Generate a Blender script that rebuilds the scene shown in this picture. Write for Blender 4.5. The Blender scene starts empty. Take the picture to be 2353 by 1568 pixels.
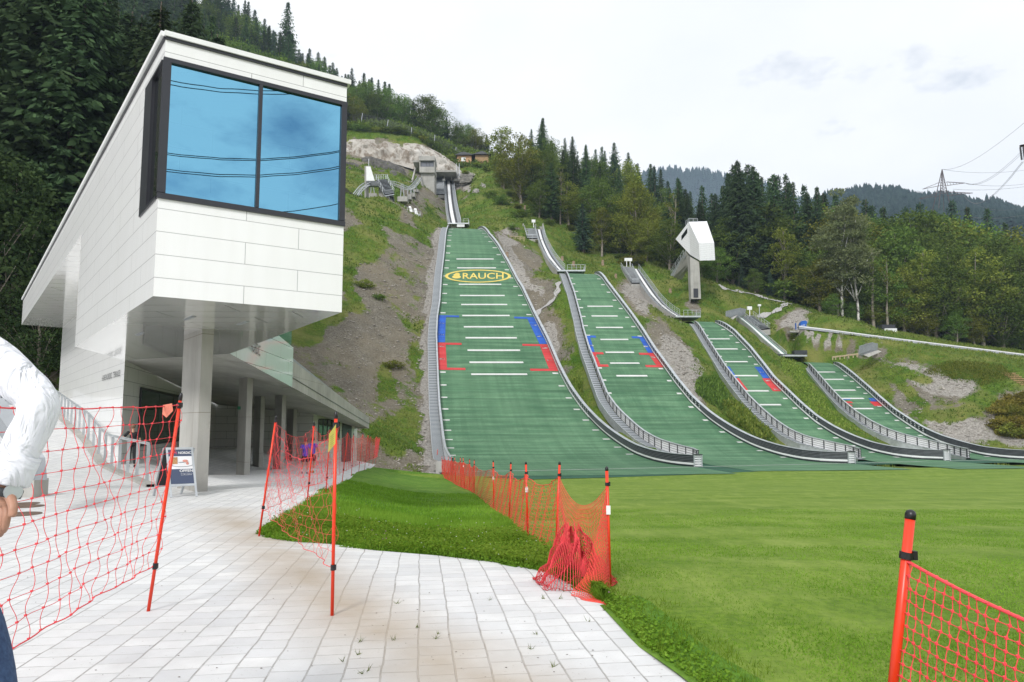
import bpy, math, random
import numpy as np
from mathutils import Vector
rad = math.radians
C = bpy.context.scene
COL = C.collection
# ---------------------------------------------------------------- camera, sky, sun, exposure
# the scene is drafted in units of K metres (eye height 1.7 units = 1.30 m)
K = 1.3 / 1.7
EYE = 1.7
FPX, CX, Y0, PIT = 1600.0, 1176.5, 822.0, math.atan(0.094)
cam = bpy.data.cameras.new("camera"); camo = bpy.data.objects.new("camera", cam); COL.objects.link(camo)
cam.sensor_width = 36; cam.lens = FPX / 2353 * 36; cam.shift_y = (Y0 - 784) / 2353
cam.clip_start = 0.05; cam.clip_end = 5000
camo.location = (0, 0, EYE * K); camo.rotation_euler = (math.pi / 2 + PIT, 0, 0)
C.camera = camo
C.view_settings.view_transform = 'Standard'; C.view_settings.look = 'None'
C.view_settings.exposure = 0.45; C.view_settings.gamma = 1
C.cycles.max_bounces = 7; C.cycles.diffuse_bounces = 4; C.cycles.glossy_bounces = 3
C.cycles.transparent_max_bounces = 12; C.cycles.caustics_reflective = False; C.cycles.caustics_refractive = False
SUN_EL, SUN_AZ = rad(38), rad(200)
w = bpy.data.worlds.new("World"); C.world = w; w.use_nodes = True
nt = w.node_tree; N = nt.nodes; L = nt.links; N.clear()
def nd(t, **kw):
    n = N.new(t)
    for k, v in kw.items(): setattr(n, k, v)
    return n
sky = nd('ShaderNodeTexSky', sky_type='NISHITA', sun_disc=False, sun_elevation=SUN_EL, sun_rotation=SUN_AZ)
b1 = nd('ShaderNodeBackground'); b1.inputs[1].default_value = 0.085; L.new(sky.outputs[0], b1.inputs[0])
tc = nd('ShaderNodeTexCoord'); sp = nd('ShaderNodeSeparateXYZ'); L.new(tc.outputs['Generated'], sp.inputs[0])
ad = nd('ShaderNodeMath', operation='ADD'); L.new(sp.outputs[2], ad.inputs[0]); ad.inputs[1].default_value = 0.22
mx = nd('ShaderNodeMath', operation='MAXIMUM'); L.new(ad.outputs[0], mx.inputs[0]); mx.inputs[1].default_value = 0.08
dx = nd('ShaderNodeMath', operation='DIVIDE'); L.new(sp.outputs[0], dx.inputs[0]); L.new(mx.outputs[0], dx.inputs[1])
dy = nd('ShaderNodeMath', operation='DIVIDE'); L.new(sp.outputs[1], dy.inputs[0]); L.new(mx.outputs[0], dy.inputs[1])
cb = nd('ShaderNodeCombineXYZ'); L.new(dx.outputs[0], cb.inputs[0]); L.new(dy.outputs[0], cb.inputs[1])
cb.inputs[2].default_value = 3.1
n1 = nd('ShaderNodeTexNoise'); n1.inputs['Scale'].default_value = 0.9; n1.inputs['Detail'].default_value = 7; n1.inputs['Roughness'].default_value = 0.55
L.new(cb.outputs[0], n1.inputs['Vector'])
r1 = nd('ShaderNodeValToRGB'); L.new(n1.outputs[0], r1.inputs[0])
r1.color_ramp.elements[0].position = 0.30; r1.color_ramp.elements[0].color = (0.735, 0.76, 0.795, 1)
r1.color_ramp.elements[1].position = 0.56; r1.color_ramp.elements[1].color = (0.85, 0.855, 0.86, 1)
e = r1.color_ramp.elements.new(0.42); e.color = (0.775, 0.79, 0.81, 1)
b2 = nd('ShaderNodeBackground'); b2.inputs[1].default_value = 1.0; L.new(r1.outputs[0], b2.inputs[0])
n2 = nd('ShaderNodeTexNoise'); n2.inputs['Scale'].default_value = 2.6; n2.inputs['Detail'].default_value = 8; n2.inputs['Roughness'].default_value = 0.6
cb2 = nd('ShaderNodeVectorMath', operation='ADD'); L.new(cb.outputs[0], cb2.inputs[0]); cb2.inputs[1].default_value = (7.3, 1.2, 0)
L.new(cb2.outputs[0], n2.inputs['Vector'])
# the cloud cover breaks up behind the viewer
mr = nd('ShaderNodeMapRange'); L.new(sp.outputs[1], mr.inputs[0]); mr.inputs[1].default_value = -.2; mr.inputs[2].default_value = -.7; mr.inputs[3].default_value = 0; mr.inputs[4].default_value = .15
su = nd('ShaderNodeMath', operation='SUBTRACT'); L.new(n2.outputs[0], su.inputs[0]); L.new(mr.outputs[0], su.inputs[1])
r2 = nd('ShaderNodeValToRGB'); L.new(su.outputs[0], r2.inputs[0])
r2.color_ramp.elements[0].position = 0.20; r2.color_ramp.elements[0].color = (0.25, 0.25, 0.25, 1)
r2.color_ramp.elements[1].position = 0.41; r2.color_ramp.elements[1].color = (1, 1, 1, 1)
ms = nd('ShaderNodeMixShader'); L.new(r2.outputs[0], ms.inputs[0]); L.new(b1.outputs[0], ms.inputs[1]); L.new(b2.outputs[0], ms.inputs[2])
wo = nd('ShaderNodeOutputWorld'); L.new(ms.outputs[0], wo.inputs[0])
sl = bpy.data.lights.new("sun", 'SUN'); sl.energy = 1.8; sl.angle = rad(12); sl.color = (1, 0.98, 0.955)
so = bpy.data.objects.new("sun", sl); COL.objects.link(so)
sd = Vector((math.sin(SUN_AZ) * math.cos(SUN_EL), math.cos(SUN_AZ) * math.cos(SUN_EL), math.sin(SUN_EL)))
so.rotation_euler = sd.to_track_quat('Z', 'Y').to_euler(); so.location = (0, 0, 60)

# ---------------------------------------------------------------- helpers
A = np.array
FW = A([0, math.cos(PIT), math.sin(PIT)]); UP = A([0, -math.sin(PIT), math.cos(PIT)]); RT = A([1., 0, 0]); EY = A([0, 0, EYE])
def ray(u, v): return RT * (u - CX) + UP * (Y0 - v) + FW * FPX
def P(u, v, Y): r = ray(u, v); return r * (Y / r[1]) + EY
def G(u, v, z=0.): r = ray(u, v); return r * ((z - EYE) / r[2]) + EY
def onsurf(u, v, zf, y0, y1, n=240):
    """the farther end of a measured line meets the surface zf(x, y)"""
    r = ray(u, v); r = r / r[1]; last = y0
    for y in np.linspace(y0, y1, n):
        q = r * y + EY
        if q[2] <= zf(q[0], q[1]):
            a, b = last, y
            for _ in range(18):
                m = (a + b) / 2; q = r * m + EY
                if q[2] <= zf(q[0], q[1]): b = m
                else: a = m
            return r * b + EY
        last = y
    return r * y1 + EY
def sst(a, b, x): t = np.clip((x - a) / (b - a), 0, 1); return t * t * (3 - 2 * t)
def hashn(i, j, s):
    h = np.sin(i * 127.1 + j * 311.7 + s * 74.7) * 43758.5453; return h - np.floor(h)
def vnoise(x, y, s=0):
    i = np.floor(x); j = np.floor(y); fx = x - i; fy = y - j; fx = fx * fx * (3 - 2 * fx); fy = fy * fy * (3 - 2 * fy)
    a = hashn(i, j, s); b = hashn(i + 1, j, s); c = hashn(i, j + 1, s); d = hashn(i + 1, j + 1, s)
    return (a + (b - a) * fx + (c - a) * fy + (a - b - c + d) * fx * fy) * 2 - 1
def fbm(x, y, s=0, o=4):
    r = 0; a = 1; f = 1
    for k in range(o): r = r + a * vnoise(x * f, y * f, s + k); a *= .5; f *= 2.03
    return r
LOC = {}
def tag(o, label=None, cat=None, group=None, kind=None):
    if label: o['label'] = label
    if cat: o['category'] = cat
    if group: o['group'] = group
    if kind: o['kind'] = kind
    return o
def empty(name, loc, label=None, cat=None, group=None, kind=None):
    o = bpy.data.objects.new(name, None); COL.objects.link(o); l = A(loc, float); o.location = l * K
    o.empty_display_size = .2
    LOC[o.name] = l; return tag(o, label, cat, group, kind)
def finish(me, name, mats, parent, loc, smooth):
    for m in (mats if isinstance(mats, (list, tuple)) else [mats]): me.materials.append(m)
    o = bpy.data.objects.new(name, me); COL.objects.link(o)
    if parent is not None:
        o.parent = parent; pl = LOC[parent.name]; o.location = (A(loc) - pl) * K
    else: o.location = A(loc) * K
    LOC[o.name] = A(loc, float)
    if smooth: me.polygons.foreach_set('use_smooth', np.ones(len(me.polygons), bool))
    return o
def npmesh(name, V, F, mats, parent=None, loc=None, smooth=False, uv=None, mi=None, attr=None, col=None):
    """V (n,3), F (m,k) equal-sized faces, in draft units"""
    V = np.asarray(V, float); F = np.asarray(F, np.int32)
    if loc is None: loc = LOC[parent.name] if parent is not None else (0., 0., 0.)
    me = bpy.data.meshes.new(name); k = F.shape[1]
    me.vertices.add(len(V)); me.vertices.foreach_set('co', ((V - A(loc)) * K).astype(np.float32).ravel())
    me.loops.add(F.size); me.loops.foreach_set('vertex_index', F.ravel())
    me.polygons.add(len(F)); me.polygons.foreach_set('loop_start', np.arange(0, F.size, k, dtype=np.int32))
    me.polygons.foreach_set('loop_total', np.full(len(F), k, np.int32))
    if mi is not None: me.polygons.foreach_set('material_index', np.asarray(mi, np.int32))
    if uv is not None:
        l = me.uv_layers.new(name='uv'); l.data.foreach_set('uv', np.asarray(uv, np.float32)[F.ravel()].ravel())
    me.update(calc_edges=True)
    for an, av in (attr or {}).items():
        t = me.attributes.new(an, 'FLOAT', 'POINT'); t.data.foreach_set('value', np.asarray(av, np.float32))
    for an, av in (col or {}).items():
        t = me.attributes.new(an, 'FLOAT_COLOR', 'POINT'); t.data.foreach_set('color', np.asarray(av, np.float32).ravel())
    return finish(me, name, mats, parent, loc, smooth)
class MB:
    def __init__(s): s.v = []; s.f = []; s.m = []; s.uv = []
    def poly(s, pts, mat=0, uv=None):
        i = len(s.v); s.v += [tuple(map(float, p)) for p in pts]; s.f.append(tuple(range(i, i + len(pts)))); s.m.append(mat)
        if uv is None:
            p = [A(q, float) for q in pts]; n = np.cross(p[1] - p[0], p[2] - p[1])
            ln = np.linalg.norm(n)
            n = n / ln if ln > 1e-12 else A([0, 0, 1.])
            if abs(n[2]) < .8:
                t = np.cross([0, 0, 1], n); t /= np.linalg.norm(t); b = np.cross(n, t)
                if abs(n[2]) < .05: uv = [(q @ t * K, q[2] * K) for q in p]
                else: uv = [(q @ t * K, q @ b * K) for q in p]
            else: uv = [(q[0] * K, q[1] * K) for q in p]
        s.uv += [tuple(x) for x in uv]
    def obox(s, o, ex, ey, ez, mat=0):
        o, ex, ey, ez = (A(q, float) for q in (o, ex, ey, ez))
        if np.cross(ex, ey) @ ez < 0: ex, ey = ey, ex
        c = [o, o + ex, o + ex + ey, o + ey]; d = [q + ez for q in c]
        s.poly(c[::-1], mat); s.poly(d, mat)
        for i in range(4): j = (i + 1) % 4; s.poly([c[i], c[j], d[j], d[i]], mat)
    def box(s, c, z, rot=0, mat=0):
        a, b = math.cos(rot), math.sin(rot); ex = A([a, b, 0]) * z[0]; ey = A([-b, a, 0]) * z[1]; ez = A([0, 0, z[2]])
        s.obox(A(c, float) - (ex + ey + ez) / 2, ex, ey, ez, mat)
    def extr(s, pts, vec, mat=0, side=None):
        p = [A(q, float) for q in pts]; v = A(vec, float); n = np.cross(p[1] - p[0], p[2] - p[1])
        if n @ v > 0: p = p[::-1]
        q = [x + v for x in p]; s.poly(p, mat); s.poly(q[::-1], mat); k = len(p); side = mat if side is None else side
        for i in range(k): j = (i + 1) % k; s.poly([p[j], p[i], q[i], q[j]], side)
    def bar(s, a, b, wd, ht=None, mat=0, up=(0, 0, 1)):
        a, b = A(a, float), A(b, float); ht = ht or wd; d = b - a; n = np.linalg.norm(d)
        if n < 1e-9: return
        d /= n; x = np.cross(d, up)
        if np.linalg.norm(x) < 1e-4: x = np.cross(d, [1, 0, 0])
        x /= np.linalg.norm(x); y = np.cross(x, d)
        s.obox(a - x * wd / 2 - y * ht / 2, x * wd, b - a, y * ht, mat)
    def tube(s, path, r, n=8, mat=0, cap=True):
        p = [A(q, float) for q in path]; m = len(p); rs = r if hasattr(r, '__len__') else [r] * m; i0 = len(s.v); nx = None
        for i in range(m):
            d = p[min(i + 1, m - 1)] - p[max(i - 1, 0)]; d /= (np.linalg.norm(d) or 1)
            if nx is None: nx = np.cross(d, [0, 0, 1.]) if abs(d[2]) < .9 else np.cross(d, [1., 0, 0])
            nx = nx - d * (nx @ d); nx /= np.linalg.norm(nx); ny = np.cross(d, nx)
            for k in range(n):
                t = 2 * math.pi * k / n; q = p[i] + (nx * math.cos(t) + ny * math.sin(t)) * rs[i]; s.v.append(tuple(q)); s.uv.append((k / n, i * .2))
        base = i0
        for i in range(m - 1):
            for k in range(n):
                k2 = (k + 1) % n; s.f.append((base + i * n + k, base + i * n + k2, base + (i + 1) * n + k2, base + (i + 1) * n + k)); s.m.append(mat)
        if cap: s.f.append(tuple(base + k for k in range(n))[::-1]); s.m.append(mat); s.f.append(tuple(base + (m - 1) * n + k for k in range(n))); s.m.append(mat)
    def strip(s, rows, mat=0, uvs=None):
        """rows: list of equally long point lists"""
        R = len(rows); c = len(rows[0]); i0 = len(s.v)
        for i, r in enumerate(rows):
            for j, q in enumerate(r):
                s.v.append(tuple(map(float, q))); s.uv.append(uvs[i][j] if uvs else (j * .5, i * .5))
        for i in range(R - 1):
            for j in range(c - 1):
                s.f.append((i0 + i * c + j, i0 + i * c + j + 1, i0 + (i + 1) * c + j + 1, i0 + (i + 1) * c + j)); s.m.append(mat[i] if isinstance(mat, (list, tuple)) else mat)
    def build(s, name, mats, parent=None, loc=None, smooth=False):
        if loc is None: loc = LOC[parent.name] if parent is not None else (0., 0., 0.)
        me = bpy.data.meshes.new(name); V = (A(s.v, float) - A(loc, float)) * K
        me.from_pydata(V.tolist(), [], s.f); me.polygons.foreach_set('material_index', s.m)
        u = me.uv_layers.new(name='uv'); U = A(s.uv, np.float32); ix = np.empty(len(me.loops), np.int32); me.loops.foreach_get('vertex_index', ix)
        u.data.foreach_set('uv', U[ix].ravel()); me.update()
        return finish(me, name, mats, parent, loc, smooth)
def dup(root, loc=None):
    r = root.copy(); COL.objects.link(r); LOC[r.name] = LOC[root.name]
    if loc is not None: r.location = A(loc) * K; LOC[r.name] = A(loc, float)
    for ch in root.children:
        c = ch.copy(); COL.objects.link(c); c.parent = r; LOC[c.name] = LOC[ch.name]
    return r

# ---------------------------------------------------------------- materials
MT = {}
class NB:
    """small node builder"""
    def __init__(s, name):
        s.m = bpy.data.materials.new(name); s.m.use_nodes = True; s.t = s.m.node_tree; s.n = s.t.nodes; s.l = s.t.links
        s.b = s.n['Principled BSDF']; s.o = s.n['Material Output']; MT[name] = s.m
    def add(s, t, **kw):
        n = s.n.new(t)
        for k, v in kw.items():
            if k in n.bl_rna.properties: setattr(n, k, v)
            else: n.inputs[k.replace('_', ' ')].default_value = v
        return n
    def k(s, a, b): s.l.new(a, b)
    def tc(s, kind='Object', scale=(1, 1, 1), rot=(0, 0, 0), loc=(0, 0, 0)):
        c = s.add('ShaderNodeTexCoord'); m = s.add('ShaderNodeMapping'); m.inputs[1].default_value = loc; m.inputs[2].default_value = rot; m.inputs[3].default_value = scale
        if kind == 'World': g = s.add('ShaderNodeNewGeometry'); s.k(g.outputs['Position'], m.inputs[0])
        else: s.k(c.outputs[kind], m.inputs[0])
        return m.outputs[0]
    def noise(s, vec, scale, detail=4, rough=.55, dist=0):
        n = s.add('ShaderNodeTexNoise', Scale=scale, Detail=detail, Roughness=rough, Distortion=dist); s.k(vec, n.inputs['Vector']); return n.outputs[0]
    def ramp(s, fac, stops):
        r = s.add('ShaderNodeValToRGB'); s.k(fac, r.inputs[0]); el = r.color_ramp.elements
        for i, (p, c) in enumerate(stops):
            if i < 2: e = el[i]; e.position = p
            else: e = el.new(p)
            e.color = (c, c, c, 1) if isinstance(c, (int, float)) else (*c, 1)
        return r.outputs[0]
    def mix(s, f, a, b, mode='MIX'):
        m = s.add('ShaderNodeMix', data_type='RGBA', blend_type=mode)
        for i, x in ((0, f), (6, a), (7, b)):
            if hasattr(x, 'is_linked'): s.k(x, m.inputs[i])
            elif i == 0: m.inputs[0].default_value = x
            else: m.inputs[i].default_value = (*x, 1) if hasattr(x, '__len__') else (x, x, x, 1)
        return m.outputs[2]
    def math(s, op, a, b=0.5):
        m = s.add('ShaderNodeMath', operation=op)
        for i, x in ((0, a), (1, b)):
            if hasattr(x, 'is_linked'): s.k(x, m.inputs[i])
            else: m.inputs[i].default_value = x
        return m.outputs[0]
    def bump(s, h, st=.3, d=.02, prev=None):
        b = s.add('ShaderNodeBump'); b.inputs['Strength'].default_value = st; b.inputs['Distance'].default_value = d; s.k(h, b.inputs['Height'])
        if prev: s.k(prev, b.inputs['Normal'])
        s.k(b.outputs[0], s.b.inputs['Normal']); return b.outputs[0]
    def col(s, c):
        if hasattr(c, 'is_linked'): s.k(c, s.b.inputs['Base Color'])
        else: s.b.inputs['Base Color'].default_value = (*c, 1)
    def attr(s, name, out='Fac'):
        a = s.add('ShaderNodeAttribute', attribute_name=name); return a.outputs[out]
    def set(s, **kw):
        for k, v in kw.items(): s.b.inputs[k.replace('_', ' ')].default_value = v
def simple(name, c, rough=.6, metal=0., var=.12, scale=3., bump=0., bscale=40.):
    m = NB(name); v = m.tc('Object'); n = m.noise(v, scale, 5)
    d = tuple(x * (1 - var) for x in c); l = tuple(min(1, x * (1 + var)) for x in c)
    m.col(m.ramp(n, [(.3, d), (.7, l)])); m.set(Roughness=rough, Metallic=metal)
    if bump: m.bump(m.noise(v, bscale, 3), bump, .01)
    return m.m
simple('galvanised', (.50, .53, .55), .42, .55, .18, 2.5)
simple('steel_dark', (.05, .055, .06), .45, .3, .2)
simple('white_paint', (.80, .81, .80), .45, 0, .05)
simple('white_board', (.72, .73, .74), .5, 0, .1, 1.2)
simple('black_board', (.018, .024, .026), .38, 0, .3, 1.5)
simple('black_plastic', (.012, .012, .014), .35, 0, .1)
simple('anthracite', (.035, .037, .045), .38, .2, .08)
simple('red_pole', (.78, .045, .012), .35, 0, .08, 4)
simple('net_red', (.86, .07, .085), .55, 0, .15, 6)
simple('net_orange', (.86, .08, .055), .55, 0, .15, 6)
simple('yellow_paper', (.85, .74, .16), .7, 0, .08)
simple('pink_paper', (.8, .25, .17), .7, 0, .2, 20)
simple('timber', (.36, .24, .12), .8, 0, .3, 6)
simple('timber_pale', (.42, .34, .22), .8, 0, .25, 6)
simple('blue_plastic', (.01, .10, .42), .35, 0, .1)
simple('slab_grey', (.30, .32, .34), .6, .1, .15)
simple('rock_dark', (.085, .08, .07), .95, 0, .6, .9, 1., 2)
simple('rock_pale', (.24, .23, .205), .95, 0, .5, 1.2, 1., 3)
simple('stump', (.30, .22, .15), .9, 0, .3, 4, .6, 30)
simple('manhole', (.17, .12, .09), .75, .4, .3, 12, .5, 60)
simple('roof_tile', (.16, .09, .06), .85, 0, .3, 4)
simple('render_wall', (.55, .33, .18), .8, 0, .15, 2)
simple('cable', (.03, .03, .035), .5, .3, .1)
simple('pylon_steel', (.09, .06, .055), .6, .3, .2)
m = NB('concrete'); v = m.tc('Object'); n = m.noise(v, .6, 6, .6); n3 = m.noise(m.tc('Object', (3, 3, .35)), 1.4, 5)
c = m.ramp(n, [(.28, (.30, .295, .275)), (.72, (.47, .46, .43))]); c = m.mix(m.ramp(n3, [(.45, 0.), (.8, .5)]), c, (.24, .225, .19))
pit = m.add('ShaderNodeTexVoronoi', Scale=9.); m.k(v, pit.inputs['Vector']); c = m.mix(m.ramp(pit.outputs[0], [(.03, .5), (.07, 0.)]), c, (.15, .14, .13))
br = m.add('ShaderNodeTexBrick', Scale=1., offset=0.0); m.k(m.tc('UV'), br.inputs['Vector']); br.inputs['Mortar Size'].default_value = .006
br.inputs['Brick Width'].default_value = 1.6; br.inputs['Row Height'].default_value = 1.5
br.inputs['Color1'].default_value = br.inputs['Color2'].default_value = (1, 1, 1, 1); br.inputs['Mortar'].default_value = (.55, .52, .46, 1)
m.col(m.mix(1., c, br.outputs[0], 'MULTIPLY')); m.set(Roughness=.85); m.bump(m.noise(v, 18, 4), .25, .01)
def panel(name, c, rough, rw=1.45, rh=.337, gap=.007, mort=(.10, .10, .10), coat=.4):
    m = NB(name); br = m.add('ShaderNodeTexBrick', Scale=1., offset=.62, offset_frequency=2)
    m.k(m.tc('UV'), br.inputs['Vector']); br.inputs['Mortar Size'].default_value = gap; br.inputs['Brick Width'].default_value = rw; br.inputs['Row Height'].default_value = rh
    br.inputs['Mortar Smooth'].default_value = .1
    br.inputs['Color1'].default_value = (*[x * .985 for x in c], 1); br.inputs['Color2'].default_value = (*c, 1); br.inputs['Mortar'].default_value = (*mort, 1)
    n = m.noise(m.tc('Object'), 1.2, 4); m.col(m.mix(1., br.outputs[0], m.mix(1., m.ramp(n, [(.3, .975), (.7, 1.)]), m.ramp(m.noise(m.tc('World', (2.6, 2.6, .16)), 1.7, 5, .7), [(.3, (.965, .963, .955)), (.58, (1., 1., 1.))]), 'MULTIPLY'), 'MULTIPLY'))
    m.set(Roughness=rough, Coat_Weight=coat, Coat_Roughness=.06)
    m.bump(m.noise(m.tc('Object', (1, 1, .6)), .9, 2), .25, .02); return m.m
panel('panel_white', (.88, .885, .88), .3, 2.1, .337, .0055, (.42, .42, .42))
panel('panel_soffit', (.84, .835, .81), .16, 2.2, .62, .008, coat=.9)
panel('panel_wall', (.66, .66, .64), .35, 1.3, .42, .007, (.1, .1, .1))
panel('panel_sign', (.66, .74, .74), .2, 3.0, .5, .008, coat=.8)
panel('tower_panel', (.82, .83, .84), .4, 1.1, .32, .012, (.5, .5, .52))
m = NB('glass_blue'); m.n.remove(m.b); g = m.add('ShaderNodeBsdfGlossy'); g.inputs['Color'].default_value = (.22, .54, .76, 1); g.inputs['Roughness'].default_value = .004
t = m.add('ShaderNodeBsdfTransparent'); t.inputs[0].default_value = (.25, .5, .7, 1); mixs = m.add('ShaderNodeMixShader'); mixs.inputs[0].default_value = .86
m.k(t.outputs[0], mixs.inputs[1]); m.k(g.outputs[0], mixs.inputs[2])
bb = m.add('ShaderNodeBump'); bb.inputs['Strength'].default_value = .02; bb.inputs['Distance'].default_value = .02; m.k(m.noise(m.tc('Object'), .9, 2), bb.inputs['Height']); m.k(bb.outputs[0], g.inputs['Normal'])
m.k(mixs.outputs[0], m.o.inputs[0])
def glossy_glass(name, c, f=.35):
    m = NB(name); m.col(c); m.set(Roughness=.05, Specular_IOR_Level=f * 2, Coat_Weight=.3); return m.m
glossy_glass('glass_dark', (.006, .008, .009), .5); glossy_glass('glass_green', (.02, .06, .035), .6); glossy_glass('glass_grey', (.12, .13, .15), .6)
# jump mat: rows of bristle strips across the slope (uv.y = metres along the slope)
def matmat(name, c1, c2, dark, per=.17):
    m = NB(name); uv = m.tc('UV'); sx = m.add('ShaderNodeSeparateXYZ'); m.k(uv, sx.inputs[0])
    wob = m.noise(m.tc('UV', (2.2, .6, 1)), 1.3, 4)
    ph = m.math('ADD', m.math('MULTIPLY', sx.outputs[1], 1 / per), m.math('MULTIPLY', wob, .5)); fr = m.math('FRACT', ph)
    band = m.ramp(fr, [(.0, 0.), (.25, .9), (.6, 1.), (.95, 0.)])
    n = m.noise(m.tc('UV', (.25, 1.2, 1)), .9, 7, .65); c = m.mix(m.ramp(n, [(.35, 0.), (.65, 1.)]), c1, c2)
    f = m.noise(m.tc('UV', (5, 14, 1)), 1.6, 5, .7); c = m.mix(m.ramp(f, [(.42, 0.), (.62, .55)]), c, dark)
    rw = m.noise(m.tc('UV', (.04, 1.6, 1)), 1., 3, .7); c = m.mix(m.ramp(rw, [(.42, 0.), (.60, .55)]), c, dark)
    tr_ = m.noise(m.tc('UV', (.9, .035, 1)), 1.3, 4, .6); c = m.mix(m.ramp(tr_, [(.40, .30), (.62, 0.)]), c, dark); fd_ = m.noise(m.tc('UV', (.06, .05, 1)), 1., 3); c = m.mix(m.ramp(fd_, [(.5, 0.), (.72, .35)]), c, c2)
    c = m.mix(m.math('MULTIPLY', m.math('SUBTRACT', 1., band), .62), c, dark)
    m.col(c); m.set(Roughness=.75); m.bump(m.math('ADD', band, m.math('MULTIPLY', f, .8)), .5, .04); return m.m
matmat('mat_green', (.095, .245, .12), (.215, .40, .22), (.015, .075, .03), .21)
matmat('mat_outrun', (.015, .125, .065), (.04, .20, .10), (.004, .035, .02), .14)
matmat('mat_blue', (.01, .12, .62), (.03, .2, .7), (.01, .05, .3))
matmat('mat_red', (.70, .03, .04), (.75, .10, .10), (.4, .02, .02))
matmat('mat_white', (.78, .79, .76), (.85, .85, .82), (.5, .52, .5))
matmat('mat_yellow', (.80, .62, .12), (.85, .72, .25), (.62, .47, .09), .30)
simple('track_white', (.78, .79, .79), .35, 0, .06, 1); simple('track_black', (.03, .032, .035), .7, 0, .3, 2); simple('track_green', (.03, .2, .09), .7, 0, .3, 2)
# stair treads seen along a walkway
m = NB('grating'); sx = m.add('ShaderNodeSeparateXYZ'); m.k(m.tc('UV'), sx.inputs[0]); fr = m.math('FRACT', m.math('MULTIPLY', sx.outputs[1], 2.6))
m.col(m.ramp(fr, [(.0, (.05, .055, .06)), (.35, (.06, .065, .07)), (.42, (.42, .45, .47)), (.9, (.36, .39, .41))])); m.set(Roughness=.5, Metallic=.3)
# ground
m = NB('paving'); v = m.tc('World', rot=(0, 0, rad(-97.4))); wv = m.noise(v, 2.3, 3); vv = m.add('ShaderNodeVectorMath', operation='ADD'); sc = m.add('ShaderNodeVectorMath', operation='SCALE')
wn = m.add('ShaderNodeTexNoise', Scale=2.6, Detail=4.); m.k(v, wn.inputs['Vector']); sb = m.add('ShaderNodeVectorMath', operation='SUBTRACT'); m.k(wn.outputs['Color'], sb.inputs[0]); sb.inputs[1].default_value = (.5, .5, .5)
m.k(sb.outputs[0], sc.inputs[0]); sc.inputs['Scale'].default_value = .036; m.k(v, vv.inputs[0]); m.k(sc.outputs[0], vv.inputs[1])
br = m.add('ShaderNodeTexBrick', Scale=1., offset=.47, offset_frequency=2, squash=1.25, squash_frequency=3); m.k(vv.outputs[0], br.inputs['Vector'])
br.inputs['Mortar Size'].default_value = .0055; br.inputs['Mortar Smooth'].default_value = .55; br.inputs['Brick Width'].default_value = .155; br.inputs['Row Height'].default_value = .19
br.inputs['Color1'].default_value = (.62, .625, .63, 1); br.inputs['Color2'].default_value = (.74, .74, .73, 1); br.inputs['Mortar'].default_value = (.15, .13, .105, 1)
gap = m.noise(m.tc('World'), 9, 5, .7)
c = m.mix(m.math('MULTIPLY', br.outputs['Fac'], m.ramp(gap, [(.40, .1), (.62, 0.6)])), m.mix(br.outputs['Fac'], br.outputs[0], (.66, .66, .655)), (.20, .18, .15))
sy = m.add('ShaderNodeSeparateXYZ'); m.k(vv.outputs[0], sy.inputs[0]); fr = m.math('ABSOLUTE', m.math('SUBTRACT', m.math('FRACT', m.math('MULTIPLY', sy.outputs[1], 1 / .19)), .5))
g2 = m.noise(m.tc('World'), 5, 5, .75); ln = m.math('MULTIPLY', m.ramp(fr, [(.462, 0.), (.490, 1.)]), m.ramp(g2, [(.38, .35), (.62, 1.)])); c = m.mix(m.math('MULTIPLY', ln, .62), c, (.16, .145, .12))
dl = m.noise(m.tc('World', (1, 1, 1), rot=(0, 0, rad(-97.4))), 1.4, 6, .7); c = m.mix(m.ramp(dl, [(.35, .0), (.7, .22)]), c, (.52, .52, .53))
n = m.noise(m.tc('World'), 3.2, 7, .65); c = m.mix(m.ramp(n, [(.38, 0.), (.62, .32)]), c, (.48, .48, .47))
st = m.attr('stain'); sn = m.noise(m.tc('World'), 1.1, 5); stf = m.math('MULTIPLY', m.math('MULTIPLY', st, m.ramp(sn, [(.25, .45), (.6, 1.)])), .95)
c = m.mix(stf, c, (.40, .335, .26)); n5 = m.noise(m.tc('World'), 45, 4, .7); c = m.mix(m.ramp(n5, [(.64, 0.), (.72, .5)]), c, (.24, .20, .15))
m.col(c); m.set(Roughness=.85); bh = m.math('ADD', m.math('MULTIPLY', br.outputs['Fac'], -1.), m.math('MULTIPLY', n, .5)); m.bump(bh, .5, .012)
def grassmat(name, a, b, c3, dry, sc=1., stripes=0.):
    m = NB(name); v = m.tc('World'); n = m.noise(v, .35 * sc, 6, .65); f = m.noise(v, 14 * sc, 5, .75); g = m.noise(m.tc('World', (1, .35, 1)), 2.2 * sc, 5, .7)
    c = m.mix(m.ramp(n, [(.35, 0.), (.65, 1.)]), a, b); c = m.mix(m.ramp(f, [(.38, .75), (.6, 0.)]), c, c3); c = m.mix(m.ramp(g, [(.48, 0.), (.68, .6)]), c, dry)
    if stripes:
        wv = m.add('ShaderNodeTexWave', Scale=.16, Distortion=2.5, Detail=2.); m.k(m.tc('World', rot=(0, 0, rad(76))), wv.inputs['Vector']); c = m.mix(m.math('MULTIPLY', wv.outputs[1], stripes), c, dry)
        nn = m.noise(m.tc('World', (.3, 1.0, 1), rot=(0, 0, rad(12))), 1.0, 6, .75); c = m.mix(m.ramp(nn, [(.45, 0.), (.72, .4)]), c, dry)
    m.col(c); m.set(Roughness=.8, Specular_IOR_Level=.2); m.bump(f, .6, .03); return m.m
grassmat('field_grass', (.11, .20, .014), (.18, .275, .025), (.06, .125, .008), (.27, .34, .075), 1., .2)
grassmat('lawn_grass', (.09, .205, .015), (.14, .275, .025), (.04, .11, .008), (.20, .31, .05))
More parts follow.
